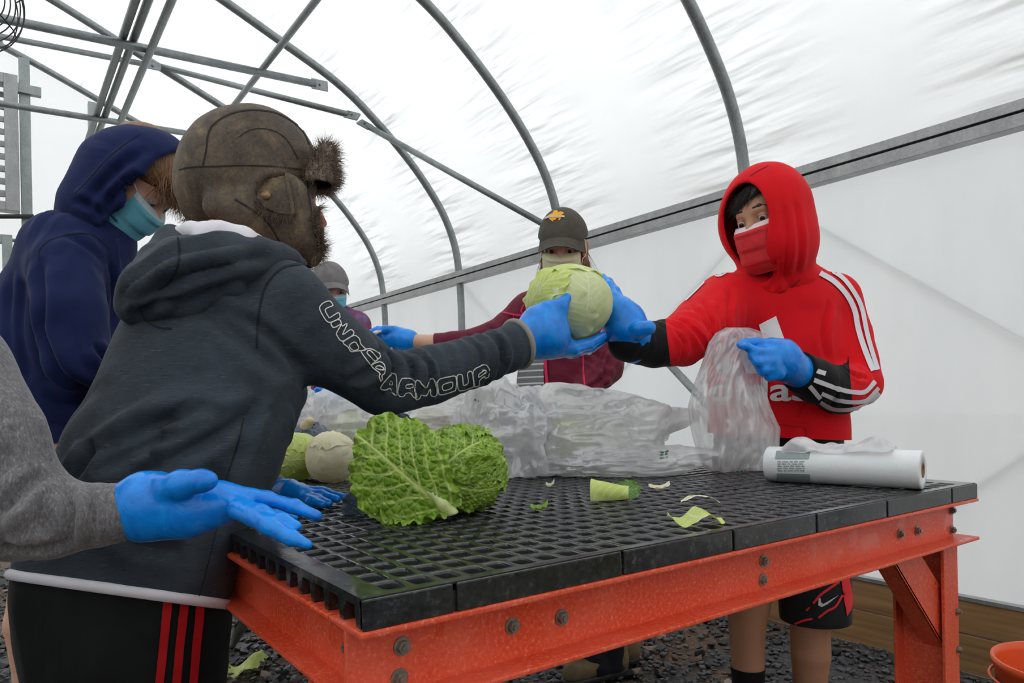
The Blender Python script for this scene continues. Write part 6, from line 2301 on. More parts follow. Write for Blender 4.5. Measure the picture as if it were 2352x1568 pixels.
def vein2d(x, y, seed=0.0, w0=.035, sp=.26, ter=0.0, tf=9.0):
    """midrib along +y from (0,-1); side veins sweep outwards; optional net of small veins"""
    x = x + .05 * np.sin(y * 2.1 + seed)
    mid = np.exp(-(x / (w0 * (1.15 - .45 * np.clip(y + 1, 0, 2) / 1.0).clip(.25))) ** 2)
    wob = .10 * vnoise(np.stack([x * 3 + seed, y * 3, x * 0 + seed], -1))
    u = (y + 1) - np.abs(x) * .75 - .25 * x * x + wob + np.where(x > 0, .12, 0)
    ph = u / sp
    dd = np.abs(ph - np.round(ph)) * sp * .75
    lat = np.exp(-(dd / (w0 * .42)) ** 2) * np.clip(1.15 - np.abs(x) * .7, .15, 1) * (u > -.05)
    v = np.maximum(mid, lat * .8)
    if ter:
        f1, f2 = worley(np.stack([x * tf + seed * 3, y * tf, x * 0 + seed], -1))
        net = np.exp(-((f2 - f1) / .085) ** 2)
        v = np.maximum(v, net * ter)
        return v, np.clip((f2 - f1) / .45, 0, 1) * np.clip(np.abs(x) / .08, .2, 1)
    return v, np.clip(dd / (sp * .3), 0, 1) * np.clip(np.abs(x) / .12, 0, 1)


def leaf(name, m, parent, c, ax, ay, az, sx, sy, bend, frill=.12, ff=9, edge=.10, puff=.0, seed=1.0, ter=0.0, tf=9.0, nr=34, nphi=110, th=.0016, lobes=.0, w0=.035, sp=.26, label=None):
    """leaf blade: c centre, ax across, ay base->tip, az out; bend(x, y) gives the height in metres"""
    r = np.linspace(0, 1, nr)[:, None]; ph = np.linspace(0, 2 * math.pi, nphi, endpoint=False)[None, :]
    en = vnoise(np.stack([np.cos(ph) * 2.2 + seed, np.sin(ph) * 2.2, 0 * ph + seed], -1)) * edge + vnoise(np.stack([np.cos(ph) * ff, np.sin(ph) * ff + seed, 0 * ph], -1)) * edge * .45
    e = 1 + en + lobes * np.cos(ph * 2 - math.pi)
    x = r * e * np.cos(ph); y = r * e * np.sin(ph)
    v, cell = vein2d(x, y, seed, w0, sp, ter, tf)
    rim = np.clip((r - .55) / .45, 0, 1) + 0 * ph
    h = bend(x, y) + frill * .06 * rim ** 2 * vnoise(np.stack([np.cos(ph) * ff * .7 + 0 * r, np.sin(ph) * ff * .7 + 0 * r, r * 2 + seed + 0 * ph], -1))
    h = h + puff * cell * (1 - v) + .0006 * v
    P = np.asarray(c)[None, None] + np.asarray(ax) * (x * sx)[..., None] + np.asarray(ay) * (y * sy)[..., None] + np.asarray(az) * h[..., None]
    V = P.reshape(-1, 3)
    I = np.arange(nr * nphi).reshape(nr, nphi)
    Q = np.stack([I[:-1], I[1:], np.roll(I, -1, 1)[1:], np.roll(I, -1, 1)[:-1]], -1).reshape(-1, 4)
    o = put(name, V, Q, m, parent, label=label)
    attr(o, 'vein', np.clip(v, 0, 1).ravel()); attr(o, 'edge', rim.ravel() ** 3)
    return o


def ball(name, m, parent, c, R, pole, seed=1.0, sq=(1, 1, 1), veins=1.0, net=0.0, nf=7.0, n=72, lump=.03, puff=0.0, vsp=.3):
    """leafy head: veins run from the stem pole over the ball"""
    pz = unit(pole); px_ = unit(np.cross(pz, [.3, .8, .2])); py_ = np.cross(pz, px_)
    th = np.linspace(0, math.pi, n)[:, None]; ph = np.linspace(0, 2 * math.pi, 2 * n, endpoint=False)[None, :]
    d = np.stack([np.sin(th) * np.cos(ph), np.sin(th) * np.sin(ph), np.cos(th) + 0 * ph], -1)
    wv = .35 * vnoise(d * 2.3 + seed)
    k = 7
    a = ((ph + wv + seed) / (2 * math.pi) * k)
    xx = (a - np.round(a)) * 2 * math.pi / k * np.sin(th)
    yy = th / math.pi * 2.6 - 1
    v, cell = vein2d(xx * 1.4, yy + 0 * ph, seed, .03, vsp)
    v = v * veins * np.clip((th - .1) / .3, 0, 1)
    if net:
        f1, f2 = worley(d * nf + seed)
        nt = np.exp(-((f2 - f1) / .16) ** 2)
        v = np.maximum(v, nt * net); cell = np.clip((f2 - f1) / .5, 0, 1)
    step = .018 * (np.floor(a * 1.0 + .5 + .3 * vnoise(d * 3 + 4)) % 2)
    r = R * (1 + lump * fbm(d * 1.6 + seed, 3) + step) + .0009 * v + puff * cell * (1 - v)
    P = (d * r[..., None]) * np.array(sq)
    V = (np.asarray(c) + P[..., 0:1] * px_ + P[..., 1:2] * py_ + P[..., 2:3] * pz).reshape(-1, 3)
    I = np.arange(n * 2 * n).reshape(n, 2 * n)
    Q = np.stack([I[:-1], I[1:], np.roll(I, -1, 1)[1:], np.roll(I, -1, 1)[:-1]], -1).reshape(-1, 4)
    o = put(name, V, Q, m, parent)
    attr(o, 'vein', np.clip(v, 0, 1).ravel()); attr(o, 'edge', np.zeros(len(V)))
    return o


def shell_leaf(m, parent, c, R, d0, up, ang, asp, lift=.004, seed=1.0, curl=.0, frill=.1, name='leaf', **kw):
    """outer leaf hugging a ball: d0 centre direction, up = base->tip direction"""
    az = unit(d0); ay = unit(np.asarray(up) - az * (np.asarray(up) @ az)); ax = np.cross(ay, az)
    sx = R * math.sin(ang * asp); sy = R * math.sin(ang)
    def bend(x, y):
        q = np.clip((x * sx) ** 2 + (y * sy) ** 2, 0, (R * .98) ** 2)
        return np.sqrt((R + lift) ** 2 - q) + curl * np.clip(np.hypot(x, y) - .75, 0, 1) ** 1.5
    return leaf(name, m, parent, c, ax, ay, az, sx, sy, bend, frill=frill, seed=seed, **kw)


# ---- the cabbage passed from hand to hand
hc = W(1308, 696, 1.495); RH = .0890
cab = thing('cabbage', 'round pale green cabbage held between two gloved hands', 'cabbage', hc)
toC = -unit(ray(1308, 694))
ball('head', M_PALE, cab, hc, RH, -.5 * CU - .4 * CR + .2 * CF, 2.0, lump=.02)
shell_leaf(M_PALE, cab, hc, RH * 1.01, toC + .45 * CR + .25 * CU, CU, 1.05, .85, .0015, 3.0, edge=.10, frill=.05, ff=5)
shell_leaf(M_LIME, cab, hc, RH * 1.01, toC * .8 - .75 * CR + .45 * CU, CR * .9 + .5 * CU, .80, .75, .003, 5.0, curl=.02, edge=.16, frill=.14, ff=7)
shell_leaf(M_PALE, cab, hc, RH * 1.0, toC * .9 - .1 * CR - .35 * CU, -CU + .3 * CR, .80, 1.1, .003, 8.0, curl=.010, edge=.14, frill=.12, ff=7)
shell_leaf(M_LIME, cab, hc, RH * 1.01, CU + .15 * toC - .15 * CR, CR, .95, .7, .0025, 9.0, curl=.012, edge=.10, frill=.1)
shell_leaf(M_PALE, cab, hc, RH * 1.01, -CR - .1 * CU + .35 * toC, CU, .85, .8, .002, 12.0, curl=.008, edge=.10, frill=.08)
shell_leaf(M_PALE, cab, hc, RH * 1.01, CF + .2 * CR, CU, 1.2, .9, .002, 13.0, edge=.08)

# the head is a little flattened, like most white cabbages
for o in cab.children:
    n_ = len(o.data.vertices); v = np.zeros(n_ * 3, np.float32); o.data.vertices.foreach_get('co', v); v = v.reshape(-1, 3)
    v = v - .13 * ((v - hc) @ CU)[:, None] * CU
    o.data.vertices.foreach_set('co', v.astype(np.float32).ravel()); o.data.update()

# ---- savoy cabbage on the bench
sv = thing('savoy_cabbage', 'crinkled green savoy cabbage with one large veined leaf spread toward the camera', 'cabbage', at_z(960, 1195, TZ))
sc_ = W(1058, 1082, 1.10)
sc_[2] = max(sc_[2], TZ + .062)
ball('head', M_SAVOY2, sv, sc_, .064, -.6 * CU - .5 * CR - .5 * CF, 4.0, (1.0, 1.0, 1.0), .9, .75, 6.5, 110, .05, .0022, .3)
toS = -unit(ray(1058, 1080))
for d0, up, ang, asp, sd in ((toS + .7 * CU + .3 * CR, CU + CR, .95, .85, 3.3), (toS + .8 * CR - .5 * CU, CR - .2 * CU, .95, .8, 5.2), (CR + .4 * CU + .1 * toS, CU, .9, .9, 7.7), (CU * 1.0 - .2 * CR, CR, 1.0, .8, 8.8)):
    shell_leaf(M_SAVOY, sv, sc_, .067, d0, up, ang, asp, .003, sd, curl=.016, frill=.22, ff=14, edge=.12, puff=.0028, ter=.5, tf=7.5, nr=44, nphi=170, w0=.03)
bl = W(918, 1082, 1.005)
ay_ = unit(-CR * .80 + CU * .60); az_ = unit(-unit(ray(920, 1085)) + .18 * CU - .12 * CR); ay_ = unit(ay_ - az_ * (ay_ @ az_)); ax_ = np.cross(ay_, az_)
leaf('large_leaf', M_SAVOY, sv, bl, ax_, ay_, az_, .0745, .0800, lambda x, y: .022 - .020 * (x * x + y * y) + .010 * np.sin(x * 2 + y) - .02 * np.clip(-y - .6, 0, 1), frill=.34, ff=11, edge=.15, puff=.0034, seed=2.7, ter=.42, tf=8.0, nr=100, nphi=380, w0=.05, sp=.34)
b2_ = W(960, 1160, 1.02)
leaf('lower_leaf', M_SAVOY, sv, b2_, unit(CR + .1 * CF), unit(-CU * .4 + .9 * -CF), unit(CU + .4 * -CF), .062, .045, lambda x, y: -.004 + .006 * x * x, frill=.25, ff=12, edge=.14, puff=.002, seed=6.1, ter=.5, tf=7, nr=40, nphi=150)
b3_ = W(1070, 1085, 1.035)
leaf('small_leaf', M_SAVOY, sv, b3_, unit(CU - .3 * CR), unit(CR + .35 * CU), unit(-CF + .3 * CU), .018, .045, lambda x, y: .006 * np.sin(y * 3) + .004 * x, frill=.3, ff=10, edge=.22, puff=.0015, seed=9.4, ter=.5, tf=5, nr=30, nphi=110)
# stout stem cut
st0 = W(1032, 1172, 1.01); st1 = W(985, 1112, .992)
f = chain([W(1038, 1182, 1.014), W(1016, 1157, 1.004), W(985, 1129, .996), W(940, 1092, .988)], [.0105, .0072, .0045, .0024], .006)
f = sub(f, plane(W(1028, 1186, 1.01), -unit(np.array(CU) * -.9 + .25 * CR)), .002)
V, Q = surf(f, *bnds([W(1045, 1200, 1.04), W(915, 1045, .97)], .02), .0022, 1)
o = put('stem', V, Q, M_RIB, sv)

# ---- purple cabbage hidden behind the savoy
pc = W(950, 1092, 1.17); pc[2] = TZ + .060
pu = thing('cabbage', 'dark purple cabbage tucked behind the savoy cabbage, one slate leaf showing', 'cabbage', (pc[0], pc[1], TZ))
ball('head', M_PURPLE, pu, pc, .060, CU, 6.0)
leaf('outer_leaf', M_SLATE, pu, W(1118, 1042, 1.13), unit(CU + .2 * CR), unit(CR - .2 * CU), unit(-CF + .3 * CU), .026, .024, lambda x, y: .010 * x * x + .012 * y * y, frill=.1, edge=.12, seed=3.0, nr=24, nphi=80)
leaf('outer_leaf', M_SLATE, pu, W(925, 985, 1.17), unit(CR), unit(CU), unit(-CF), .035, .022, lambda x, y: .010 * x * x, frill=.2, edge=.2, ff=12, seed=5.0, nr=24, nphi=80)
leaf('outer_leaf', M_SLATE, pu, W(840, 1165, 1.09), unit(CR), unit(CU), unit(-CF - .3 * CR), .030, .030, lambda x, y: .014 * x * x, frill=.1, edge=.12, seed=7.0, nr=24, nphi=80)


def on_table(px, py, R):
    p = at_z(px, py, TZ); p[2] = TZ + R
    return p


# ---- loose cabbages by the charcoal hoodie
p = on_table(668, 1106, .050) + .04 * CF
t = thing('cabbage', 'light green cabbage beside the charcoal hoodie, left of the cream one', 'cabbage', (p[0], p[1], TZ))
ball('head', M_LIME, t, p, .052, .5 * CR - .6 * CF, 3.0, (1.0, 1.15, 1.0), vsp=.22)
shell_leaf(M_LIME, t, p, .055, CU - .4 * CF + .2 * CR, CR, 1.0, .9, .002, 3.1, curl=.008, edge=.14, frill=.1)
shell_leaf(M_LIME, t, p, .054, -CF * .9 + .5 * CR, CR, .9, .7, .002, 6.1, curl=.004, edge=.1)
p = on_table(752, 1110, .052) + .04 * CF
t = thing('cabbage', 'cream white trimmed cabbage left of the savoy cabbage', 'cabbage', (p[0], p[1], TZ))
ball('head', M_CREAM, t, p, .055, .8 * CR + .5 * CU - .3 * CF, 5.0, (1.0, 1.0, 1.0), vsp=.16, lump=.04)
shell_leaf(M_CREAM, t, p, .056, CU - .5 * CF, CR, .9, .8, .002, 4.4, curl=.006, edge=.12, frill=.1)
p = on_table(700, 1078, .055) + .04 * CF
t = thing('cabbage', 'purple cabbage with pale cut stem behind the cream cabbage', 'cabbage', (p[0], p[1], TZ))
ball('head', M_PURPLE, t, p, .062, CU - .4 * CF, 7.0)
shell_leaf(M_SLATE, t, p, .064, CU - .5 * CR - .4 * CF, CU, .9, .9, .003, 4.0, curl=.012, frill=.15, edge=.12)
shell_leaf(M_SLATE, t, p, .064, CU * .5 + .8 * CR - .4 * CF, CR, .9, .8, .003, 5.0, curl=.012, frill=.15, edge=.12)
f = U([cap(p + CU * .055 - CF * .03, p + CU * .071 - CF * .035 + CR * .012, .016, .012)], .01)
V, Q = surf(f, *bnds([p + CU * .05 - CF * .03, p + CU * .075], .03), .003, 1)
put('cut_stem', V, Q, M_STEM, t)
p = on_table(646, 1066, .055) + .05 * CF
t = thing('cabbage', 'purple cabbage half hidden behind the charcoal hoodie', 'cabbage', (p[0], p[1], TZ))
ball('head', M_PURPLE, t, p, .060, CU + .3 * CR, 9.0)

# ---- loose leaves and trimmings
def scrap(px, py, sx, sy, m, label, yaw=0.0, bend=None, lift=.006, **kw):
    kw.setdefault('frill', .03); kw.setdefault('edge', .15); kw.setdefault('ff', 6)
    p = at_z(px, py, TZ); p[2] += lift
    ax = unit(CR * math.cos(yaw) + CF * math.sin(yaw)); ay = unit(-CR * math.sin(yaw) + CF * math.cos(yaw))
    t = thing('cabbage_leaf', label, 'leaf', (p[0], p[1], TZ), 'leaf trimmings on the bench')
    b = bend or (lambda x, y: .006 * x * x + .003 * np.sin(3 * y))
    leaf('blade', m, t, p, ax, ay, np.array([0, 0, 1.0]), sx, sy, b, nr=22, nphi=80, **kw)
    return t


M_GREENLEAF = leaf_mat('fresh_green_leaf', rgb(66, 120, 44), rgb(118, 158, 70), rgb(206, 220, 168))
# curled leaf: one half rolled over
p = at_z(1402, 1148, TZ)
t = thing('cabbage_leaf', 'rolled green cabbage leaf lying in the middle of the bench', 'leaf', p)
nu, nv = 60, 40
uu, vv = np.meshgrid(np.linspace(-1, 1, nu), np.linspace(0, 1, nv), indexing='ij')
an = -1.2 + vv * 4.1
rad = .0135 * (1 - .35 * uu) * (1 + .25 * vv)
tw = CR * 1.0 - .25 * CF
P = (p + np.array([0, 0, .013]))[None, None] + unit(tw) * (uu * .031)[..., None] + unit(np.cross([0, 0, 1], unit(tw))) * (-np.sin(an) * rad)[..., None] + np.array([0, 0, 1.0]) * ((-np.cos(an)) * rad)[..., None]
P = P + .0008 * vnoise(P * 90)[..., None]
I = np.arange(nu * nv).reshape(nu, nv)
Q = np.stack([I[:-1, :-1], I[1:, :-1], I[1:, 1:], I[:-1, 1:]], -1).reshape(-1, 4)
o = put('rolled_blade', P.reshape(-1, 3), Q, M_LIME, t)
vn, _c = vein2d(vv * 1.6 - .8, uu * .9, 1.0, .05, .35)
attr(o, 'vein', vn.ravel()); attr(o, 'edge', (np.abs(uu) ** 4).ravel())
leaf('flat_blade', M_GREENLEAF, t, p + np.array([0, 0, .016]) + unit(CR) * .030 + CF * .006, unit(CF * .6 + np.array([0, 0, .8])), unit(CR), unit(np.array([0, 0, .6]) - CF * .8), .019, .022, lambda x, y: .004 * x * x + .003 * y, edge=.12, frill=.1, seed=4.0, nr=22, nphi=80)
scrap(1512, 1126, .020, .007, M_CREAM, 'small pale cabbage shred below the bag with green print', .1)
scrap(1605, 1158, .034, .007, M_CREAM, 'narrow curved pale rib trimming near the bench edge', .25, lambda x, y: .010 * (1 - x * x), .004)
t = scrap(1592, 1206, .040, .018, M_LIME, 'folded lime leaf piece nearest the bench edge', .2, lambda x, y: .016 * (np.sin(x * 2.2 + .9)) ** 2 + .003 * y, .004, edge=.16, frill=.05)
scrap(1236, 1175, .013, .006, M_SAVOY, 'tiny green leaf crumb in front of the bags', .0, edge=.2)
scrap(1262, 1121, .008, .003, M_CREAM, 'tiny pale crumb close to the bag pile', .0, edge=.3)
# leaf dropped on the gravel
pf_ = at_z(566, 1524, .03)
t = thing('cabbage_leaf', 'torn green cabbage leaf lying on the gravel under the bench', 'leaf', (pf_[0], pf_[1], 0))
leaf('blade', M_LIME, t, pf_, unit(CR), unit(CF), np.array([0, 0, 1.0]), .075, .055, lambda x, y: .030 * np.sin(x * 2.4) + .016 * np.cos(y * 3), edge=.3, frill=.35, seed=2.0, nr=26, nphi=100)

# ---- clear produce bags
def bag_mat(name, alpha, tint=(.93, .94, .95, 1)):
    t = NT(name)
    n1 = t.noise(9, 3, .55, dist=.5, stretch=(1, 1, .55), rot=(.5, .3, .2)); n2 = t.noise(30, 2, .5, dist=.3, stretch=(1, .6, .4), rot=(.2, .7, .4))
    rg = t.math('ABSOLUTE', t.math('SUBTRACT', n2, .5))
    nm = t.bump(rg, .5, .012, t.bump(n1, .6, .02))
    tl = t.node('ShaderNodeBsdfTranslucent'); tl.inputs['Color'].default_value = tint; t.link(nm, tl.inputs['Normal'])
    df = t.node('ShaderNodeBsdfDiffuse'); df.inputs['Color'].default_value = tint; t.link(nm, df.inputs['Normal'])
    gl = t.node('ShaderNodeBsdfGlossy'); gl.inputs['Roughness'].default_value = .10; t.link(nm, gl.inputs['Normal'])
    m1 = t.node('ShaderNodeMixShader'); m1.inputs[0].default_value = .55
    t.link(tl.outputs[0], m1.inputs[1]); t.link(df.outputs[0], m1.inputs[2])
    m2 = t.node('ShaderNodeMixShader'); m2.inputs[0].default_value = .2
    t.link(m1.outputs[0], m2.inputs[1]); t.link(gl.outputs[0], m2.inputs[2])
    tp = t.node('ShaderNodeBsdfTransparent')
    m3 = t.node('ShaderNodeMixShader')
    fac = t.ramp(n1, [(.34, (alpha - .20,) * 3 + (1,)), (.54, (alpha + .02,) * 3 + (1,)), (.66, (min(1, alpha + .34),) * 3 + (1,))])
    t.link(fac, m3.inputs[0])
    t.link(tp.outputs[0], m3.inputs[1]); t.link(m2.outputs[0], m3.inputs[2])
    return t.done(m3.outputs[0])


M_BAG = bag_mat('crumpled_clear_plastic', .64, (.97, .975, .98, 1))
M_BAGTHIN = bag_mat('thin_clear_plastic', .50, (.98, .975, .98, 1))
M_GREENINK = simple('green_ink', rgb(30, 110, 78), .6)


def crumple(c, ext, spikes, seed, floor_z=TZ + .002, n=84, cr=.16, m=None, name='produce_bag', label='', group='clear produce bags', axes=None):
    """soft closed bag: ellipsoid with pulled corners and sharp creases, resting on the bench"""
    th = np.linspace(0, math.pi, n)[:, None]; ph = np.linspace(0, 2 * math.pi, 2 * n, endpoint=False)[None, :]
    d = np.stack([np.sin(th) * np.cos(ph), np.sin(th) * np.sin(ph), np.cos(th) + 0 * ph], -1)
    A = np.stack(axes if axes is not None else [unit(CR - [0, 0, CR[2]]), unit(CF), np.array([0, 0, 1.0])], 0)
    g1, g2 = worley(d * 2.6 + seed); h1, h2 = worley(d * 6.5 + seed * 1.7)
    fold = ridged(np.stack([d[..., 0] * 1.2, d[..., 1] * 5.0, d[..., 2] * 5.0], -1) + seed, 2)
    r = 1 + cr * ridged(d * 1.5 + seed, 2) + .40 * cr * (g2 - g1 - .25) + .10 * cr * (h2 - h1 - .25) + .30 * cr * fold
    for (sd, a, pw) in spikes:
        s_ = unit(sd)
        r = r + a * np.clip(d @ s_, 0, 1) ** pw
    P = d * r[..., None] * np.array(ext)
    V = np.asarray(c) + P @ A
    V[..., 2] = np.where(V[..., 2] < floor_z, floor_z + .003 * (vnoise(V * 40) + 1), V[..., 2])
    t = thing(name, label, 'bag', (c[0], c[1], TZ), group)
    I = np.arange(n * 2 * n).reshape(n, 2 * n)
    Q = np.stack([I[:-1], I[1:], np.roll(I, -1, 1)[1:], np.roll(I, -1, 1)[:-1]], -1).reshape(-1, 4)
    V = V.reshape(-1, 3)
    put('film', V, Q, m or M_BAG, t)
    return t, bvh((V, Q))


def inked(tree, rows, parent, x0, x1, y0, y1, skew=0.0, wd=3.0):
    """rows of small green printing on a bag"""
    pr = []
    for k in range(rows):
        y = y0 + (y1 - y0) * (k + .5) / rows
        x = x0
        while x < x1:
            w_ = random.uniform(4, 10)
            pr.append(ribbon(tree, [(x, y + skew * (x - x0)), (min(x1, x + w_), y + skew * (x + w_ - x0))], wd, .0016, step=3, across=1))
            x += w_ + 3.5
    V, F = merge([q for q in pr if len(q[1])]) if any(len(q[1]) for q in pr) else (np.zeros((0, 3)), [])
    if len(F):
        put('green_print', V, F, M_GREENINK, parent, kind='stuff')


def inside_cab(px, py, R, m, lab, push=.05, seed=1.0, up=0.0):
    p = on_table(px, py, R * .93) + push * np.array([CF[0], CF[1], 0]); p[2] += up
    t = thing('cabbage', lab, 'cabbage', (p[0], p[1], TZ), 'cabbages packed in clear bags')
    ball('head', m, t, p, R, CU * .5 + CR * .8, seed, n=48)
    return p


p1 = inside_cab(1300, 1088, .066, M_PALE, 'pale cabbage inside the bag nearest the bench centre', .06, 3.0)
inside_cab(1395, 1072, .060, M_PALE, 'pale cabbage inside the bag, right one', .12, 5.0)
t, tr = crumple(p1 + CR * .055 + np.array([0, 0, .028]), (.155, .115, .085), [((1, .1, .25), .75, 26), ((.7, -.3, .5), .28, 12), ((-.75, -.4, -.25), .3, 10), ((.2, -.8, -.6), .25, 16), ((-.3, .2, 1), .30, 7)], 3.0, cr=.17, label='large clear bag of cabbages, loose end pointing right toward the roll', name='produce_bag')
inked(tr, 2, t, 1236, 1300, 1076, 1090, -.05)
p2 = inside_cab(1150, 1066, .060, M_PALE, 'pale cabbage inside the upright bag behind the savoy', .16, 7.0)
p2b = W(1165, 1000, 1.62)
t, tr = crumple(p2b + np.array([0, 0, -.01]), (.085, .09, .105), [((-.5, 0, .9), .55, 12), ((.9, -.3, -.75), .45, 14), ((-.3, -.5, -.9), .3, 8)], 5.5, cr=.20, label='clear bag standing right behind the savoy cabbage, corner drooping right')
inked(tr, 1, t, 1090, 1100, 905, 930, .3)
pL = W(1440, 1062, 1.58); pL[2] = TZ + .026
t, tr = crumple(pL, (.125, .055, .034), [((.95, 0, .55), .65, 14), ((-.9, -.4, -.1), .25, 8), ((.3, -.9, -.2), .3, 10)], 8.1, cr=.22, m=M_BAGTHIN, label='flat clear bag holding a pale leaf, crumpled end with green mark')
inked(tr, 3, t, 1516, 1534, 1036, 1056, -.2, 4)
sc2 = scrap(1410, 1090, .020, .008, M_CREAM, 'pale cabbage leaf lying inside the flat bag', .15)
p4 = inside_cab(800, 1058, .070, M_PALE, 'pale cabbage inside the bag above the cream cabbage', .06, 9.0, .01)
t, tr = crumple(p4 + np.array([0, 0, .025]) + CR * .02, (.135, .12, .10), [((.2, 0, 1), .30, 8), ((-.8, 0, .6), .3, 10), ((.8, -.2, .5), .3, 10)], 11.0, cr=.15, label='clear bag with a cabbage behind the cream cabbage')
p6 = W(672, 955, 2.05)
t, tr = crumple(p6, (.055, .07, .115), [((.2, 0, 1), .45, 10), ((-.4, 0, -1), .3, 8)], 13.0, cr=.2, label='narrow clear bag standing beside the charcoal hoodie')
p5 = inside_cab(985, 1030, .072, M_CREAM, 'creamy cabbage inside the bag under the reaching arm', .10, 11.0, .01)
t, tr = crumple(p5 + np.array([0, 0, .02]), (.16, .12, .095), [((.7, 0, .7), .35, 10), ((-.6, 0, .7), .25, 8)], 15.0, cr=.17, label='clear bag under the reaching charcoal sleeve')
p7 = W(1118, 938, 2.35)
t = thing('cabbage', 'whitish cabbage in the bag behind the upright bag', 'cabbage', (p7[0], p7[1], TZ), 'cabbages packed in clear bags')
ball('head', M_CREAM, t, p7, .062, CU, 13.0, n=40)
t, tr = crumple(p7 + np.array([0, 0, -.03]), (.075, .08, .115), [((.1, 0, 1), .25, 6)], 17.0, cr=.14, m=M_BAGTHIN, label='far clear bag in front of the striped tee, left side')
inked(tr, 1, t, 1084, 1092, 898, 935, 1.5, 6)
p8 = W(1225, 968, 2.10)
t, tr = crumple(p8, (.095, .09, .075), [((-.3, 0, 1), .25, 6), ((.8, 0, .5), .3, 10)], 19.0, cr=.2, m=M_BAGTHIN, label='loose clear bag in front of the maroon jacket')
p9 = W(1405, 985, 1.92)
t, tr = crumple(p9, (.115, .10, .07), [((.9, 0, .5), .4, 12), ((-.5, 0, .9), .3, 8)], 21.0, cr=.2, m=M_BAGTHIN, label='loose clear bag between the maroon jacket and the large bag')

# ---- the bag held open by the red hooded boy
def held_bag():
    nu, nv = 150, 120
    u = np.linspace(0, 2 * math.pi, nu, endpoint=False)[:, None]; v = np.linspace(0, 1, nv)[None, :]
    # outline rows: (y, left, right) in photo pixels
    rows = np.array([(752, 1668, 1722), (765, 1645, 1760), (790, 1628, 1770), (830, 1612, 1752), (880, 1592, 1752), (930, 1580, 1768), (980, 1588, 1792), (1030, 1598, 1790), (1070, 1612, 1764), (1096, 1640, 1752)], float)
    tt = np.linspace(0, 1, len(rows))
    y = np.interp(v, tt, rows[:, 0]); L_ = np.interp(v, tt, rows[:, 1]); R_ = np.interp(v, tt, rows[:, 2])
    x = (L_ + R_) / 2 + np.cos(u) * (R_ - L_) / 2 * (1 + .03 * vnoise(np.stack([np.cos(u) * 2 + 0 * v, np.sin(u) * 2 + 0 * v, v * 6 + 0 * u], -1)))
    prof = np.interp(v, [0, .1, .5, .9, 1], [.018, .03, .05, .045, .03])
    d = 1.60 + np.sin(u) * prof
    d = d + .010 * ridged(np.stack([np.cos(u) * 2.2 + v, np.sin(u) * 2.2 + 0 * v, v * 3.5 + 0 * u], -1), 3) + .016 * vnoise(np.stack([np.cos(u) * 3.5 + 4 * v, np.sin(u) * 3 + 0 * v, v * 1.5 + 0 * u], -1))
    y = y + 0 * u + 5 * vnoise(np.stack([np.cos(u) * 3 + 0 * v, np.sin(u) * 3 + 0 * v, v * 5 + 2 + 0 * u], -1)) * np.sin(v * math.pi)
    P = CC + (CF + CR * ((x - 1176) / FPX)[..., None] - CU * ((y - CYPX) / FPX)[..., None]) * d[..., None]
    P[..., 2] = np.maximum(P[..., 2], TZ + .003)
    V = P.reshape(-1, 3)
    I = np.arange(nu * nv).reshape(nu, nv)
    J = np.roll(I, -1, 0)
    Q = np.stack([I[:, :-1], J[:, :-1], J[:, 1:], I[:, 1:]], -1).reshape(-1, 4)
    t = thing('produce_bag', 'clear bag held open by the person in the red hoodie', 'bag', W(1690, 1096, 1.60), 'clear produce bags')
    put('film', V, Q, M_BAGTHIN, t)
    inked(bvh((V, Q)), 4, t, 1652, 1712, 1082, 1104, -.08)
    return t


held_bag()

# ---- roll of bags
M_ROLL = simple('white_bag_film_roll', rgb(236, 237, 238), .38, 40, .3, .003, .03, 20, Subsurface_Weight=.1)
pl_ = at_z(1766, 1104, TZ); pr_ = at_z(2121, 1124, TZ)
Rr = 45.0 * ((pr_ - CC) @ CF) / FPX
a_ = pl_ + np.array([0, 0, Rr]); b_ = pr_ + np.array([0, 0, Rr])
rd = unit(b_ - a_)
roll = thing('bag_roll', 'thick roll of white produce bags lying on the right end of the bench', 'bag roll', (pl_ + pr_) / 2)
e1 = unit(np.cross(rd, [0, 0, 1])); e2 = np.cross(rd, e1)
prof = [(0.0, .38), (0.0, .93), (.004, .985), (.012, 1.0), (.25, 1.0), (.5, 1.0), (.75, 1.0), (.988, 1.0), (.996, .985), (1.0, .93), (1.0, .38)]
nk = 56
V = []; F = []
for i, (t_, r_) in enumerate(prof):
    for k in range(nk):
        an = 2 * math.pi * k / nk
        rr_ = r_ * Rr * (1 + (.012 * vnoise(np.array([[math.cos(an) * 2, math.sin(an) * 2, t_ * 6]]))[0] if .01 < t_ < .99 else 0))
        V.append(a_ + (b_ - a_) * t_ + (e1 * math.cos(an) + e2 * math.sin(an)) * rr_)
for i in range(len(prof) - 1):
    for k in range(nk):
        F.append((i * nk + k, i * nk + (k + 1) % nk, (i + 1) * nk + (k + 1) % nk, (i + 1) * nk + k))
F += [((len(prof) - 1) * nk + k, (len(prof) - 1) * nk + (k + 1) % nk, (k + 1) % nk, k) for k in range(nk)]
rl = put('film_roll', np.array(V), np.array(F), M_ROLL, roll)
M_CARD = simple('brown_card_core', rgb(150, 116, 80), .85, 120, .3, .001, .15, 30)
V = []; F = []
for i, (t_, r_) in enumerate([(-.001, .40), (-.001, .27), (1.001, .27), (1.001, .40)]):
    for k in range(32):
        an = 2 * math.pi * k / 32
        V.append(a_ + (b_ - a_) * t_ + (e1 * math.cos(an) + e2 * math.sin(an)) * r_ * Rr)
for i in range(4):
    for k in range(32):
        F.append((i * 32 + k, i * 32 + (k + 1) % 32, ((i + 1) % 4) * 32 + (k + 1) % 32, ((i + 1) % 4) * 32 + k))
put('core', np.array(V), np.array(F), M_CARD, roll)
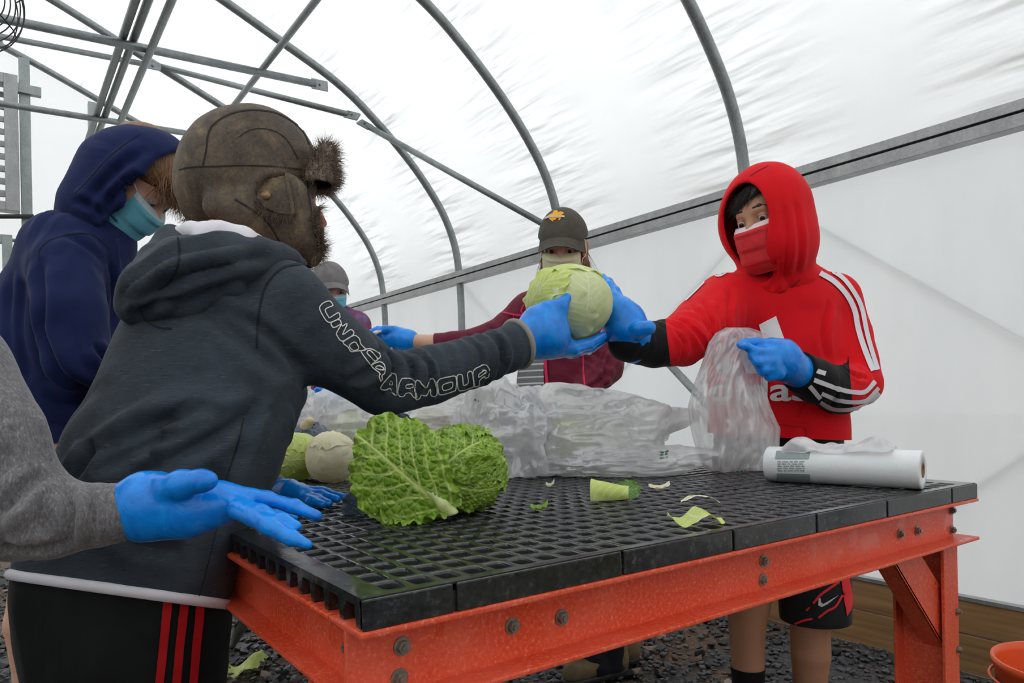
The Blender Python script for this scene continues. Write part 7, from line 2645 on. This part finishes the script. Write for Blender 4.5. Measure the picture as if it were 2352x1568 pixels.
tree_r = bvh((rl.data and np.array([v.co[:] for v in rl.data.vertices]), np.array([list(p.vertices) for p in rl.data.polygons])))
M_INKG = simple('grey_green_print', rgb(146, 160, 158), .5)
v, f = patch(tree_r, [(1783, 1036), (1862, 1034), (1858, 1054), (1781, 1054)], .0012, 8)
put('printed_panel', v, f, M_INKG, roll)
v, f = patch(tree_r, [(1785, 1086), (1860, 1088), (1862, 1108), (1783, 1104)], .0012, 8)
put('printed_panel', v, f, M_INKG, roll)
for k in range(5):
    y = 1060 + k * 5
    pr = []
    x = 1786
    while x < 1846:
        w_ = random.uniform(6, 14)
        pr.append(ribbon(tree_r, [(x, y), (min(1848, x + w_), y + .4)], 2.4, .0012, step=4, across=1)); x += w_ + 3
    V_, F_ = merge(pr)
    put('printed_line', V_, F_, M_INKG, roll, kind='stuff')
# loose flap of film on top
nu, nv = 50, 24
uu, vv = np.meshgrid(np.linspace(0, 1, nu), np.linspace(0, 1, nv), indexing='ij')
an = math.radians(60) + vv * math.radians(75)
hl = .002 + .018 * np.clip(np.sin(uu * 9.4) * np.sin(vv * 3.1), 0, 1) + .006 * (vnoise(np.stack([uu * 9, vv * 5, uu * 0], -1)) + .6)
sgn = 1 if e2[2] > 0 else -1
G = (a_ + (b_ - a_) * .12)[None, None] + (b_ - a_) * (uu * .72)[..., None] + (-e1 * np.cos(an)[..., None] + e2 * sgn * np.sin(an)[..., None]) * (Rr + hl)[..., None]
sheet_solid(G, .0006, 'loose_flap', M_BAGTHIN, roll)

# ---- something white in the maroon woman's glove
p = W(862, 772, 2.63)
t = thing('bag_end', 'small white bag end pinched in the maroon woman\'s glove', 'bag', p)
crv = catmull([W(846, 778, 2.615), W(858, 766, 2.61), W(876, 760, 2.61)], 6)
MB().tube(crv, [.006 + .002 * math.sin(i) for i in range(len(crv))], 8).build('twisted_film', M_WHITEPRINT, t, True)
ubag = bmesh and None
G = np.zeros((30, 24, 3))
for i in range(30):
    for j in range(24):
        q = W(880 + i * 3.2 + 12 * math.sin(j * .5) * (j / 24), 790 + j * 5.2 + 6 * math.sin(i * .6), 2.66 + .02 * math.sin(i * .7 + j * .3))
        G[i, j] = q
sheet_solid(G, .0008, 'hanging_film', M_BAGTHIN, t)

# ---- orange bucket at the lower right corner
bc = W(2462, 1640, 1.70); bz = W(2352, 1556, 1.62)[2]
t = thing('bucket', 'orange plastic bucket rim at the lower right corner', 'bucket', (bc[0], bc[1], 0))
M_BUCK = simple('orange_bucket_plastic', rgb(232, 92, 40), .4)
V = []; F = []
prof = [(.118, .004), (.150, bz - .02), (.153, bz), (.160, bz), (.160, bz - .018), (.154, bz - .022), (.122, .0), (.0, .0)]
nk = 48
for (r_, z_) in [(.0, .006)] + prof:
    for k in range(nk):
        an = 2 * math.pi * k / nk
        V.append((bc[0] + r_ * math.cos(an), bc[1] + r_ * math.sin(an), z_))
for i in range(len(prof)):
    for k in range(nk):
        F.append((i * nk + k, i * nk + (k + 1) % nk, (i + 1) * nk + (k + 1) % nk, (i + 1) * nk + k))
put('bucket_body', np.array(V), np.array(F), M_BUCK, t)
MB().tube([(bc[0] + .163 * math.cos(a), bc[1] + .163 * math.sin(a) * 1.0, bz - .05 - .10 * math.sin((a + .6) / (math.pi) * math.pi) * 0) for a in np.linspace(0, 2 * math.pi, 48)[:-1]], .004, 6, closed=True).build('rim_band', M_BUCK, t, True)

# ---- hose end on the ground behind the trousers
hp = [at_z(500, 1500, .02), at_z(532, 1482, .02), W(548, 1450, 1.42), W(555, 1425, 1.50), W(540, 1400, 1.56)]
t = thing('garden_hose', 'grey hose on the ground behind the black track trousers', 'hose', hp[0])
MB().tube(catmull(hp, 8), .011, 10).build('hose_tube', simple('grey_green_hose', rgb(96, 104, 96), .6), t, True)
MB().tube([hp[-1], hp[-1] + np.array([0, .03, .03])], .015, 10).build('coupling', M_GALV, t, True)
